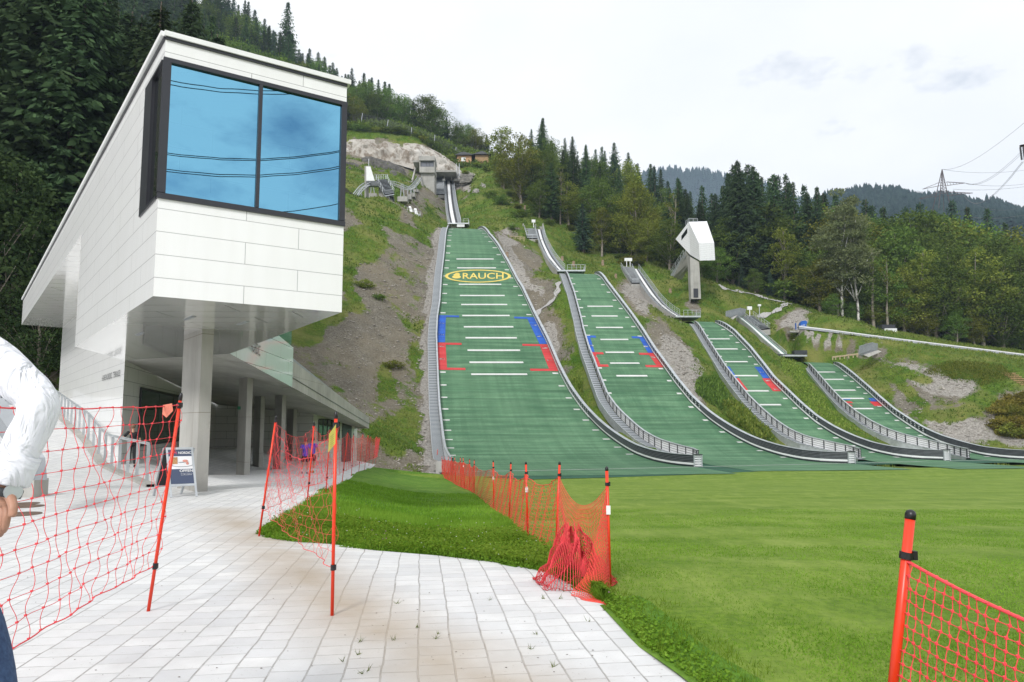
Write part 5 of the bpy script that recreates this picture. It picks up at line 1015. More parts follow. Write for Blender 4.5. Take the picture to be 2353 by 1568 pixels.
def plank_fence(pts, label, h=1., n=None, mat='timber_pale'):
    r = empty('timber_fence', pts[0], label, 'fence'); b = MB(); q = smooth_path(pts, 14)
    for f_ in (.5, .95): b.tube([p + A([0, 0, h * f_]) for p in q], .08, 5)
    b.build('rail', MT[mat], r); b = MB()
    for p in q[::2]: b.bar(p - A([0, 0, .3]), p + A([0, 0, h * 1.05]), .14)
    b.build('post', MT[mat], r)
plank_fence([P(790, 300, 258), P(815, 297, 258), P(842, 294, 258)], 'pale timber rail fence on the slope above the pale rock cutting'); plank_fence([P(1148, 550, 176), P(1175, 552, 175), P(1207, 554, 174)], 'low timber rail fence left of the second in-run stairs'); 
plank_fence([P(1913.2, 824, 118), P(1940, 821, 118.5), P(1972, 817, 119)], 'single timber rail lying along the grass by the grey metal lookout', .3)
# ---------------------------------------------------------------- chalet on the shoulder
ch = empty('chalet', P(1066, 371, 284), 'wooden chalet with a low tiled roof half hidden behind the hill shoulder', 'house'); b = MB(); a = Gt(1050, 372, 200, 330); a = P(1050, 371, a[1] - 1); w_ = P(1083, 371, a[1])[0] - a[0]
b.obox(a - A([0, 0, 1]), A([w_, 0, 0]), A([0, 6, 0]), A([0, 0, 3.2])); b.build('wall', MT['render_wall'], ch); b = MB(); z_ = a[2] + 2.2; b.extr([A([a[0] - 1, a[1] - 1, z_]), A([a[0] + w_ * .5, a[1] - 1, z_ + 1.2]), A([a[0] + w_ + 1, a[1] - 1, z_])], A([0, 8, 0])); b.build('roof', MT['steel_dark'], ch)
b = MB(); b.obox(a + A([w_ * .3, -.05, .0]), A([w_ * .3, 0, 0]), A([0, .05, 0]), A([0, 0, 1.6])); b.build('window', MT['white_paint'], ch)
ch = empty('chalet', P(1105, 373, 288), 'dark timber hut to the right of the wooden chalet, under the trees', 'house'); b = MB(); a = Gt(1092, 374, 200, 330) - A([0, 1, 0]); b.obox(a - A([0, 0, 1]), A([5, 0, 0]), A([0, 5, 0]), A([0, 0, 3.6])); b.build('wall', MT['timber'], ch); b = MB(); b.extr([a + A([-1, -1, 2.6]), a + A([2.5, -1, 3.8]), a + A([6, -1, 2.6])], A([0, 7, 0])); b.build('roof', MT['steel_dark'], ch)
# ---------------------------------------------------------------- small things on the right-hand slope
def lampost(u0, v0, u1, v1, Y, label, grp=None):
    r = empty('lamp_post', P(u1, v1, Y), label, 'lamp post', grp); b = MB(); b.bar(P(u1, v1 + 2, Y), P(u0, v0, Y), .14); b.build('pole', MT['galvanised'], r); b = MB(); q = P(u0, v0, Y); b.obox(q - A([.3, .2, .1]), A([.6, 0, 0]), A([0, .4, 0]), A([0, 0, .4])); b.build('lamp_head', MT['white_paint'], r)
lampost(1203.6, 569, 1205, 597, 168, 'thin lamp post between the largest and the second ski jump', 'lamp posts by the jumps'); lampost(1744.9, 703, 1745, 722, 146, 'short lamp post behind the dark steps of the smallest jump', 'lamp posts by the jumps')
cv = empty('conveyor', P(1846, 756, 134), 'long low white conveyor channel crossing the slope to the right edge', 'conveyor'); pth = smooth_path([P(*q) for q in CVP], 40)
b = MB(); b.strip([pth, [p + A([0, 0, .55]) for p in pth], [p + A([0, .9, .6]) for p in pth], [p + A([0, .9, 0]) for p in pth]], [0, 1, 0]); b.strip([[p + A([0, .02, .5]) for p in pth], [p + A([0, -.03, .5]) for p in pth], [p + A([0, -.03, .68]) for p in pth], [p + A([0, .3, .68]) for p in pth]], 1); b.build('channel', [MT['slab_grey'], MT['white_board']], cv)
b = MB(); b.strip([[p + A([0, -2.6, -.35]) for p in pth], [p + A([0, -.1, -.02]) for p in pth]], 0); b.build('gravel_bed', MT['gravel_path'], cv)
b = MB(); a = P(1815.8, 764, 133.5); b.obox(a, A([1.8, 0, 0]), A([0, 1.5, 0]), A([0, 0, .35])); b.build('entry_slab', MT['concrete'], cv)
bx_ = empty('blue_housing', P(1846, 756, 135), 'bright blue curved machine housing at the upper end of the white conveyor', 'machine housing'); b = MB(); a = P(1840.5, 756.5, 135); w_ = 1.1
b.extr([a, a + A([w_, 0, 0]), a + A([w_, 0, 1.0]), a + A([w_ * 1.12, 0, 1.05]), a + A([w_ * 1.15, 0, 1.45]), a + A([w_ * .9, 0, 1.68]), a + A([w_ * .4, 0, 1.65]), a + A([w_ * .12, 0, 1.35]), a + A([-.05, 0, .9])], A([0, 1.0, 0])); b.build('shell', MT['blue_plastic'], bx_)
place_text('sunkid', 'lettering', 'text_white', bx_, a + A([.42, -.02, .78]), A([.97, 0, .15]), A([0, 0, 1.]), .75, .3)
b = MB(); a = P(1828.6, 757.5, 133); b.obox(a, A([.14, 0, 0]), A([0, .3, 0]), A([0, 0, 1.25])); tag(b.build('blue_post', MT['blue_plastic'], loc=a), 'narrow blue control post standing left of the blue housing', 'post')
cbk = empty('concrete_chamber', P(2040, 765, 146), 'white concrete chamber with a dark lid half sunk in the grass by the forest edge', 'chamber'); b = MB(); a = P(2035, 767, 143); b.obox(a, A([2.4, 0, 0]), A([0, 3, 0]), A([0, 0, 1.1])); b.extr([a, a + A([0, 0, 1.05]), a - A([1.8, 0, .1])], A([0, 3, 0])); b.build('base', MT['white_board'], cbk); b = MB(); b.obox(a + A([-.6, .2, 1.12]), A([2.8, 0, 0]), A([0, 2.4, 0]), A([0, 0, .8])); b.build('lid', MT['anthracite'], cbk)
def lookout(TL, TR, BR, BL, Y0_, Y1_, leg, label):
    r = empty('metal_lookout', P(*BL, Y0_), label, 'lookout', 'metal lookouts by the smallest jump'); a, c, d, e_ = P(*BL, Y0_), P(*BR, Y1_), P(*TR, Y1_), P(*TL, Y0_); b = MB(); b.extr([a, c, d, e_], A([.05, .06, 0]))
    n_ = 14
    for i in range(n_ + 1): f_ = i / n_; b.bar(a + (c - a) * f_ - A([0, .03, 0]), e_ + (d - e_) * f_ - A([0, .03, 0]), .05)
    bk = A([1.6, 1.4, 0]); b.extr([c, c + bk, d + bk, d], A([.05, .05, 0])); b.bar(e_, d, .12); b.build('side_panel', MT['slab_grey'], r); b = MB(); b.poly([a, c, c + bk, a + bk]); b.poly([a - A([0, 0, .12]), a + bk - A([0, 0, .12]), c + bk - A([0, 0, .12]), c - A([0, 0, .12])]); b.build('deck', MT['slab_grey'], r); b = MB(); b.extr(leg, A([0, 1.2, 0])); b.build('support', MT['concrete'], r)
lookout((1975, 796), (2006, 787.5), (2004.5, 804), (1972.5, 814.5), 119, 122, [P(1984, 816, 120), P(1996, 821, 120), P(2026, 808, 121.5), P(2018, 805, 121.5)], 'slanted grey metal lookout parapet on the rubble slope below the white conveyor')
lookout((1668, 716), (1702, 708), (1700, 720.6), (1666.8, 731), 145, 148, [P(1671, 750, 146), P(1684, 750, 146), P(1684, 735, 146), P(1696, 724, 147.5), P(1670, 731, 146)], 'slanted grey metal lookout at the top of the smallest jump')
b = MB()
for i in range(7): q = Gt(2316 + i * 7, 860 + i * 4.2); b.obox(q + A([-1.0, -.1, .05]), A([2.2, 0, 0]), A([.0, .25, 0]), A([0, 0, .16]))
tag(b.build('timber_steps', MT['timber'], loc=q), 'flight of low brown timber steps in the gravel at the right edge', 'steps')
def path_strip(name, pts, w0, label, lift=.22):
    q = smooth_path([Gt(*p) for p in pts], 40); rows = [[], [], []]
    for i in range(40):
        d = q[min(i + 1, 39)] - q[max(i - 1, 0)]; s_ = np.cross(d, [0, 0, 1.]); s_ /= np.linalg.norm(s_) + 1e-9; w_ = w0 * (.8 + .4 * math.sin(i * .6))
        for k, o_ in enumerate((-1, 0, 1)): p = q[i] + s_ * o_ * w_; p[2] = Zt(p[0], p[1])[0] + lift; rows[k].append(p)
    b = MB(); b.strip(rows, 0); o = b.build(name, MT['gravel_path'], smooth=True); o['kind'] = 'structure'; return o
path_strip('path', [(1655, 661), (1720, 676), (1770, 690), (1800, 696), (1815, 699)], .7, ''); path_strip('path', [(1815, 699), (1790, 712), (1762, 724), (1740, 730)], .6, ''); path_strip('path', [(1283, 650), (1278, 680), (1262, 700), (1240, 715), (1230, 735)], .55, '')
# ---------------------------------------------------------------- pylons and cables
py = empty('pylon', P(2170, 436, 400), 'far lattice power pylon rising behind the wooded ridge', 'pylon'); b = MB(); tpp = P(2164.8, 389.6, 400); l0, l1 = P(2160, 445, 400), P(2177, 445, 400); bk = A([0, 4, 0])
for q in (l0, l1, l0 + bk, l1 + bk): b.bar(q - (tpp - q) * .6, tpp, .3)
for i in range(9):
    f_, g_ = i / 9, (i + 1) / 9; a0, a1, c0, c1 = l0 + (tpp - l0) * f_, l1 + (tpp - l1) * f_, l0 + (tpp - l0) * g_, l1 + (tpp - l1) * g_; b.bar(a0, c1, .16); b.bar(a1, c0, .16); b.bar(a0, a1, .16)
b.build('mast', MT['pylon_steel'], py)
for v, ue, ul in ((421, 2217, 2120), (444, 2235, 2110)):
    b = MB(); e_ = P(ue, v, 400); s_ = P(2175, v - 2.5, 400); s2_ = P(2175, v + 6, 400); b.bar(s_, e_, .3); b.bar(s2_, e_, .25); b.bar(P(2160, v - 2, 400), P(ul, v + 14, 400), .25); b.bar(P(2160, v + 6, 400), P(ul, v + 14, 400), .25)
    for i in range(6): f_ = i / 6; b.bar(s_ + (e_ - s_) * f_, s2_ + (e_ - s2_) * (f_ + .08), .14)
    b.build('crossarm', MT['pylon_steel'], py)
p2 = empty('pylon', P(2420, 900, 120), 'crossarm of a nearer pylon reaching in at the right edge with two insulator strings', 'pylon'); b = MB(); b.bar(P(2344, 336, 120), P(2500, 300, 120), .3); b.bar(P(2344, 336, 120), P(2500, 330, 120), .3); b.bar(P(2490, 250, 120), P(2460, 900, 120), .5); b.bar(P(2560, 250, 122), P(2600, 900, 122), .5); b.build('mast', MT['pylon_steel'], p2)
for u in (2344.5, 2351.5): 
    b = MB()
    for k in range(14): q = P(u + k * .25, 339 + k * 2.1, 120); b.tube([q, q - A([0, 0, .1])], .16, 6)
    b.bar(P(u, 338, 120), P(u + 3.5, 368, 120), .06); b.build('insulator', MT['steel_dark'], p2)
CL = ['earth wire rising steepest from the pylon tip to the right edge', 'upper one of two close cables climbing steeply from the pylon arm', 'lower one of two close cables climbing steeply from the pylon arm', 'nearly level wire leaving the pylon tip to the right', 'nearly level cable leaving the end of the pylon arm', 'nearly level cable just below the pylon arm', 'upper one of two cables that end at the insulator strings', 'lower one of two cables that end at the insulator strings', 'sagging pale cable crossing in front of the wooded hill', 'upper one of two cables low over the broadleaved wood', 'lowest sagging cable over the broadleaved wood at the right edge']
for ci, (a, c, sg_) in enumerate((((2164.8, 389.6, 400), (2420, 225, 125), 4), ((2217, 421, 400), (2420, 270, 130), 5), ((2219, 422, 400), (2420, 277, 130), 5), ((2165, 389.6, 400), (2440, 377, 300), 3), ((2217, 421, 400), (2440, 405, 300), 3), ((2190, 435, 400), (2440, 415, 300), 2), ((2215, 450, 400), (2349, 372, 121), 6), ((2217, 451, 400), (2352, 372, 121), 6), ((2210, 450, 400), (2440, 430, 260), 9), ((2214, 495, 300), (2440, 475, 150), 2), ((2205, 520, 400), (2440, 470, 150), 5))):
    p0, p1 = P(*a), P(*c); b = MB(); b.tube([p0 + (p1 - p0) * t - A([0, 0, sg_ * 4 * t * (1 - t)]) for t in np.linspace(0, 1, 14)], [.075 * (1 - .5 * t) for t in np.linspace(0, 1, 14)], 4)
    o = b.build('power_cable', MT['cable'], loc=p0); tag(o, CL[ci], 'cable', 'power cables from the far pylon')
# cables that pass overhead behind the viewer; the blue window mirrors them
WL = ['topmost', 'second', 'third', 'fourth', 'fifth', 'sixth', 'lowest']
for wi, (v0, v1, dd) in enumerate(((196, 209, 0), (205, 216, 1), (363, 356, 0), (367, 359, 1), (401, 392, 0), (406, 396, 1), (494, 478, 0))):
    q = []
    for u, v in ((384, v0), (785, v1)):
        h_ = onplane(u, v, N3, fn); r = h_ - EY; r /= np.linalg.norm(r); rr = r - 2 * (r @ fn) * fn; q.append(h_ + rr * 75)
    d = q[1] - q[0]; n_ = 9; b = MB(); b.tube([q[0] - d * .35 + d * 1.7 * t - A([0, 0, 10 * t * (1 - t) - 2.2]) for t in np.linspace(0, 1, n_)], .05, 5); tag(b.build('overhead_cable', MT['cable'], loc=q[0]), WL[wi] + ' of the overhead power cables mirrored in the blue window', 'cable', 'overhead cables')
# ---------------------------------------------------------------- air between here and the far ridges
b = MB(); b.obox(A([-480, -75, -12]), A([1500, 0, 0]), A([0, 1700, 0]), A([0, 0, 520])); m = NB('air'); m.n.remove(m.b); pv = m.add('ShaderNodeVolumePrincipled'); pv.inputs['Density'].default_value = .00027; pv.inputs['Color'].default_value = (.62, .78, 1.0, 1); pv.inputs['Anisotropy'].default_value = .1; m.k(pv.outputs[0], m.o.inputs['Volume'])
o = b.build('haze', m.m); o['kind'] = 'stuff'
# ---------------------------------------------------------------- far wooded hills
def hill(name, ridge, Yr, depth, drop, lab, mat, ntree, th):
    rp_ = smooth_path([P(u, v, Yr) for u, v in ridge], 90); rows = []
    for k in range(14):
        f_ = k / 13; rows.append([p + A([0, -depth * f_, -drop * f_ ** .8]) + A([0, 0, 3 * float(fbm(p[0] / 30, f_ * 5, 3, 3))]) for p in rp_])
    rows.insert(0, [p + A([0, 60, -40]) for p in rp_]); b = MB(); b.strip(rows, 0); b.build(name, MT['hill_far'], smooth=True)['kind'] = 'structure'
    R_ = A(rows); rg = np.random.RandomState(len(ridge)); f_ = rg.rand(ntree) ** 1.5 * 13 + 1; c_ = rg.rand(ntree) * 88; i0, j0 = f_.astype(int).clip(0, 13), c_.astype(int); fi, fj = (f_ - i0)[:, None], (c_ - j0)[:, None]
    base = (R_[i0, j0] * (1 - fj) + R_[i0, j0 + 1] * fj) * (1 - fi) + (R_[np.minimum(i0 + 1, 14), j0] * (1 - fj) + R_[np.minimum(i0 + 1, 14), j0 + 1] * fj) * fi
    h = th * (.6 + .6 * rg.rand(ntree)); w_ = h * (.2 + .2 * rg.rand(ntree)); V = []; F = []; sh = []
    for tier in range(3):
        for q in range(5):
            a = 2 * math.pi * q / 5 + tier; V.append(base + np.stack([np.cos(a) * w_ * (1 - tier * .28), np.sin(a) * w_ * (1 - tier * .28), h * (.08 + tier * .27)], 1))
        V.append(base + np.stack([0 * h, 0 * h, h * (.5 + tier * .25)], 1))
    V = np.stack(V, 1); nv = V.shape[1]
    for tier in range(3):
        for q in range(5): F.append([tier * 6 + q, tier * 6 + (q + 1) % 5, tier * 6 + 5])
    F = (np.arange(ntree)[:, None, None] * nv + A(F)[None]).reshape(-1, 3); npmesh(name + '_forest', V.reshape(-1, 3), F, MT['far_needles'], attr={'shade': np.repeat(rg.rand(ntree), nv)})['kind'] = 'stuff'
simple('hill_far', (.03, .045, .035), .95, 0, .3, .05)
hill('mountain', [(1380, 470), (1450, 420), (1520, 398), (1570, 398), (1620, 400), (1680, 408), (1740, 424), (1800, 450), (1900, 480)], 1500, 300, 260, '', '', 5000, 16)
hill('hill', [(1740, 520), (1850, 486), (1905, 455), (1960, 444), (2040, 443), (2120, 455), (2200, 461), (2290, 476), (2360, 492), (2480, 520)], 800, 360, 150, '', '', 9000, 11)
# ---------------------------------------------------------------- nets
def strands(name, lines_, r, mat, parent):
    """thin cords, each a three-sided tube"""
    V = []; F = []; base = 0
    for ln in lines_:
        p = A(ln, float); n_ = len(p); d = p[-1] - p[0]; d = d / (np.linalg.norm(d) + 1e-9); a = np.cross(d, [.3, .9, .2]); a /= np.linalg.norm(a); c = np.cross(d, a)
        V.append(np.concatenate([p + (a * math.cos(t) + c * math.sin(t)) * r for t in (0, 2.094, 4.189)])); i = np.arange(n_ - 1)
        for k in range(3): k2 = (k + 1) % 3; F.append(np.stack([base + k * n_ + i, base + k2 * n_ + i, base + k2 * n_ + i + 1, base + k * n_ + i + 1], 1))
        base += 3 * n_
    return npmesh(name, np.concatenate(V), np.concatenate(F), MT[mat], parent)
def net(name, T0, T1, B0n, B1n, nx_, ny_, r, mat, parent, sag=.1, wob=.02, seed=1, botsag=0., fine=4, skew=0., knots=False):
    """net between two posts: T top, B bottom corners"""
    rg = np.random.RandomState(seed); T0, T1, B0n, B1n = (A(q, float) for q in (T0, T1, B0n, B1n)); nm = np.cross(T1 - T0, B0n - T0); nm /= np.linalg.norm(nm); ph = rg.rand(4) * 6
    def S(a, c):
        a = np.asarray(a, float)[..., None]; c = np.asarray(c, float)[..., None]; top = T0 * (1 - a) + T1 * a; bot = B0n * (1 - a) + B1n * a; h = 4 * a * (1 - a)
        top = top - A([0, 0, 1.]) * sag * h; bot = bot + A([0, 0, 1.]) * botsag * h; q = top * c + bot * (1 - c)
        w_ = wob * (np.sin(a * 25 + c * 9 + ph[0]) + .7 * np.sin(c * 31 + a * 60 + ph[1])); return q + nm * w_ * 1.6 + (T1 - T0) / (np.linalg.norm(T1 - T0)) * (wob * .8 * np.sin(c * ny_ * 3.1 + a * 40 + ph[2]) + skew * (1 - c) * h)
    L_ = []
    for i in range(nx_ + 1): L_.append(S(np.full(ny_ * fine + 1, i / nx_), np.linspace(0, 1, ny_ * fine + 1)))
    for k in range(1, ny_): L_.append(S(np.linspace(0, 1, nx_ * 2 + 1), np.full(nx_ * 2 + 1, k / ny_)))
    o = strands(name, L_, r, mat, parent); strands('edge_rope', [S(np.linspace(0, 1, nx_ * 2 + 1), np.full(nx_ * 2 + 1, 1.)), S(np.linspace(0, 1, nx_ * 2 + 1), np.full(nx_ * 2 + 1, 0.))], r * 2.1, mat, parent)
    if knots:
        b = MB()
        for i in range(nx_ + 1):
            for k in range(ny_ + 1): q = S(i / nx_, k / ny_); s_ = r * 2.3; b.obox(q - A([s_, s_, s_]), A([2 * s_, 0, .6 * s_]), A([0, 2 * s_, 0]), A([-.6 * s_, 0, 2 * s_]))
        b.build('knots', MT[mat], o)
    return o, S
def pole(foot, top, r, parent, clips=(.93,), cap=True):
    foot, top = A(foot, float), A(top, float); d = top - foot; b = MB(); b.tube([foot - d * .0, top], r, 12); o = b.build('pole', MT['red_pole'], parent, smooth=True)
    b = MB(); b.tube([top - d * .012, top + d * .008, top + d * .02, top + d * .026], [r * 1.1, r * 1.1, r * .85, r * .3], 12); b.build('cap', MT['black_plastic'], o, smooth=True)
    for c_ in clips: b = MB(); q = foot + d * c_; b.tube([q - d * .014, q + d * .014], r * 1.4, 10); b.obox(q + A([r * 1.0, -r, -.02]), A([r * .9, 0, 0]), A([0, r * 1.2, 0]), A([0, 0, .045])); b.build('clip', MT['black_plastic'], o, smooth=False)
    return o
# coarse net on the left
ln_ = empty('safety_net', G(340, 1410), 'coarse wide meshed red net on a leaning red pole at the left, before the ramp', 'safety net', 'red safety nets')
pf, pt_ = G(340, 1410), P(415, 915, 6.43); pole(pf, pt_, .015, ln_, (.965, .215))
T0, T1 = P(0, 926, 4.0), pt_ - (pt_ - pf) * .035; B0n, B1n = P(2, 1535, 4.0), pf + (pt_ - pf) * .215; T00 = T0 + (T0 - T1) * .5; B00 = B0n + (B0n - B1n) * .5; o, S = net('net', T00, T1, B00, B1n, 24, 10, .0026, 'net_red', ln_, .03, .014, 3, .06, 5, knots=True)
b = MB(); q = S(.915, 1.) ; b.extr([q + A([-.01, -.01, .01]), q + A([.055, .015, .025]), q + A([.065, .02, -.04]), q + A([.02, .0, -.10]), q + A([-.012, -.01, -.07])], A([0, .004, 0])); b.build('label_tag', MT['pink_paper'], ln_)
# net along the path
pn = empty('safety_net', G(763, 1420), 'red net sagging between many poles beside the path, carrying a yellow notice', 'safety net', 'red safety nets')
pA = (Gg(594.7, 1235.7), (634, 962)); PB = (G(763, 1420), (772, 957)); PL = [((705.6, 1156.6), (722, 973)), ((748.5, 1135.7), (759, 983)), ((785.9, 1109.3), (800, 990.6)), ((807.4, 1095), (812.7, 997)), ((824.3, 1085), (833.8, 996)), ((837.5, 1080.8), (846.3, 998)), ((847.4, 1072), (851.8, 1001)), ((856, 1068.7), (866, 1001.6)), ((863, 1064), (869, 1003)), ((869, 1060), (873, 1004)), ((874.4, 1057.7), (876, 1006)), ((880, 1053), (883, 1006)), ((885.9, 1049.5), (889, 1006))]
pp = []
for ft, (u, v) in [pA]: pp.append((ft, P(u, v, ft[1])))
for (u0, v0), (u, v) in PL: ft = Gg(u0, v0); pp.append((ft, P(u, v, ft[1])))
for ft, tp_ in pp: pole(ft, tp_, .0145, pn, (.98, .25))
pbf, pbt = PB[0], P(*PB[1], PB[0][1]); pole(pbf, pbt, .0155, pn, (.955, .245))
for i in range(len(pp) - 1):
    (f0, t0), (f1, t1) = pp[i], pp[i + 1]; Ld = np.linalg.norm((f1 - f0)[:2]); net('net', t0 - (t0 - f0) * .03, t1 - (t1 - f1) * .03, f0 + (t0 - f0) * .22, f1 + (t1 - f1) * .22, max(5, min(26, int(Ld / .12))), 9, (.0015 + f0[1] * .00006), 'net_red', pn, .10 * min(Ld, 3) * .8, .013, 10 + i, -.03, 2)
(f0, t0) = pp[0]; net('net', t0 - (t0 - f0) * .03, pbt - (pbt - pbf) * .05, f0 + (t0 - f0) * .24, pbf + (pbt - pbf) * .245, 24, 9, .0018, 'net_red', pn, .42, .016, 77, -.04, 4)
b = MB(); q = onplane(760, 990, pbf, A([.5, -.86, 0.])); cr = [(772, 975), (770, 1020), (754, 1040), (756, 998)]; b.extr([P(u, v, 6.15 - (772 - u) * .012) for u, v in cr][::-1], A([0, .004, 0])); nt_ = b.build('notice', MT['yellow_paper'], pn)
b = MB()
for i in range(6):
    v = 999 + i * 4.6; b.bar(P(757.5, v + 6, 5.99), P(765, v - 1, 6.08), .012, .004)
b.build('notice_writing', MT['text_faint'], nt_)
# fine orange netting beside the lawn
FT = [(1394.2, 1079), (1285.8, 1066), (1208.4, 1065.5), (1173.9, 1065), (1133.4, 1061), (1089.8, 1058), (1079, 1056), (1064, 1052), (1057.7, 1052), (1044.8, 1051), (1037, 1050), (1030, 1049.5), (1022, 1049.5), (1015.5, 1048.5)]
fn_ = empty('orange_net_fence', fen[0], 'fine meshed orange net fence along the lawn, slumped at its near end', 'net fence'); tops = [P(u, v, fen[i][1]) for i, (u, v) in enumerate(FT)]
for i, (f_, t_) in enumerate(zip(fen, tops)):
    pole(f_, t_, .0165, fn_, (.875,), True)
    if i in (0, 2, 4, 7, 9): b = MB(); q = f_ + (t_ - f_) * (.62 if i < 5 else .7); b.obox(q - A([.022, .034, 0]), A([.044, 0, 0]), A([0, .008, 0]), A([0, 0, .09])); b.build('sticker', MT['white_paint'], fn_)
for i in range(1, len(fen) - 1):
    a, c = fen[i], fen[i + 1]; ta, tc_ = tops[i], tops[i + 1]; Ld = np.linalg.norm((c - a)[:2]); net('net', ta - (ta - a) * .14, tc_ - (tc_ - c) * .14, a + A([0, 0, .03]), c + A([0, 0, .03]), int(min(34, max(8, Ld / .07))), 16 if i < 6 else 12, .0020 + a[1] * .00013, 'net_orange', fn_, .16 if i < 6 else .08, .012, 30 + i, .0, 1)
# the slumped end: net gathered into a heap
a, c = fen[0], fen[1]; ta, tc_ = tops[0], tops[1]; rg = np.random.RandomState(8); g0 = G(1322, 1352, .02); L_ = []
def S2(u, w_):
    """u along from far pole (0) to near pole (1); w_ from bottom (0) to top (1)"""
    top = (tc_ - (tc_ - c) * .14) * (1 - u) + (ta - (ta - a) * .14) * u - A([0, 0, .30]) * 4 * u * (1 - u)
    pinch = math.sin(math.pi * u) ** .8; low = c * (1 - u) + a * u; hp = A([g0[0] - .05 + .45 * (u - .5), g0[1] + .25 - .35 * math.sin(u * 9), .10 + .08 * math.sin(u * 23)]); low = low * (1 - pinch) + hp * pinch
    q = low + (top - low) * w_ ** (1 + .9 * pinch); q = q + A([math.sin(w_ * 19 + u * 8), math.cos(w_ * 15 + u * 11), 0]) * .035 * (1 - w_) * pinch * 2; return q
for u in np.linspace(0, 1, 44): L_.append([S2(u, w_) for w_ in np.linspace(0, 1, 30)])
for w_ in np.linspace(0, 1, 26): L_.append([S2(u, w_) for u in np.linspace(0, 1, 50)])
strands('net', L_, .0034, 'net_orange', fn_)
L_ = []
def S3_(u, w_):
    th_ = u * 2 * math.pi; r_ = (.05 + .28 * w_) * (1 + .20 * math.sin(3 * th_ + 1) + .08 * math.sin(7 * th_ + 9 * w_)); z = .50 * max(0, 1 - w_) ** .8 * (1 + .22 * math.sin(5 * th_ + 4 * w_)) + .03 + .03 * math.sin(11 * th_ + 20 * w_); return A([g0[0] - .02 + r_ * math.cos(th_) * 1.15, g0[1] + .18 + r_ * math.sin(th_) * .8, max(.03, z)])
for u in np.linspace(0, 1, 84): L_.append([S3_(u, w_) for w_ in np.linspace(0, 1.15, 18)])
for w_ in np.linspace(.05, 1.15, 22): L_.append([S3_(u, w_) for u in np.linspace(0, 1, 90)])
strands('net', L_, .0042, 'net_red', fn_)
# flap hanging from the near pole down to the paving
L_ = []; pa_ = ta - (ta - a) * .14; e1 = G(1392, 1392, .02); e2 = G(1310, 1370, .02)
def S4(u, w_): top = pa_ + (a - pa_) * u * .95; bot = e1 + (e2 - e1) * (1 - u); q = top * (1 - w_) + bot * w_; q[2] = max(.025, q[2] - .22 * math.sin(math.pi * w_) * (1 - u * .5)); return q + A([math.sin(w_ * 13 + u * 9), math.cos(w_ * 11), 0]) * .03 * w_
for u in np.linspace(0, 1, 24): L_.append([S4(u, w_) for w_ in np.linspace(0, 1, 24)])
for w_ in np.linspace(0, 1, 22): L_.append([S4(u, w_) for u in np.linspace(0, 1, 24)])
strands('net', L_, .0034, 'net_orange', fn_)
# nearest pole and net, bottom right
rn = empty('safety_net', A([2.0, 3.7, -.05]), 'thick near red pole with square meshed red net standing on the mown field', 'safety net', 'red safety nets'); tq = P(2092, 1186, 3.7); fq_ = P(2045, 1640, 3.72); d = fq_ - tq; fq_ = tq + d * ((tq[2] + .05) / -d[2]); pole(fq_, tq, .0245, rn, (.84,))
k0 = tq + (fq_ - tq) * .18; far = P(2353, 1398, 3.05); dv = far - k0; far2 = k0 + dv * 2.2; bl = fq_ + A([0, 0, .03]); br2 = far2.copy(); br2[2] = 0.02; br2 += A([.02, 0, 0])
net('net', k0, far2, bl, br2, 30, 16, .0026, 'net_red', rn, .05, .0045, 5, 0, 5, knots=True)
b = MB(); b.tube([k0 + (far2 - k0) * t - A([0, 0, .05 * 4 * t * (1 - t)]) for t in np.linspace(0, 1, 30)], .0085, 7); b.build('top_rope', MT['net_red'], rn, smooth=True)
tp1 = empty('thin_stake', Gg(1202.5, 1180 - 22), 'single thin orange stake in the short grass left of the largest jump foot', 'stake'); q = Gg(1002, 1067); tp1.location = q * K; LOC[tp1.name] = q; b = MB(); b.tube([q, P(1006, 1033, q[1])], .035, 6); b.build('stake', MT['red_pole'], tp1)
b = MB(); b.tube([q + A([0, 0, .02]), q + A([0, 0, .06])], .06, 6); b.build('collar', MT['black_plastic'], tp1)

# ---------------------------------------------------------------- people (lengths in metres, then placed)
def skin(name, verts, edges, radii, mat, parent, sub=1, root=0, loc=None):
    """connected joints grown into one smooth surface; verts in metres, world"""
    base = A(LOC[parent.name]) * K if parent is not None else A(loc) * K; me = bpy.data.meshes.new(name); me.from_pydata([tuple(A(v) - base) for v in verts], edges, []); me.materials.append(MT[mat])
    o = bpy.data.objects.new(name, me); COL.objects.link(o); o.modifiers.new('skin', 'SKIN'); me.skin_vertices[0].data
    for i, r in enumerate(radii):
        sv = me.skin_vertices[0].data[i]; sv.radius = (r, r) if not hasattr(r, '__len__') else r; sv.use_root = (i == root); sv.use_loose = False
    md = o.modifiers['skin']; md.use_smooth_shade = True; md.branch_smoothing = .5
    if sub: s_ = o.modifiers.new('sub', 'SUBSURF'); s_.levels = sub; s_.render_levels = sub
    if parent is not None: o.parent = parent; o.location = (0, 0, 0); LOC[o.name] = LOC[parent.name]
    else: o.location = base; LOC[o.name] = A(loc)
    return o
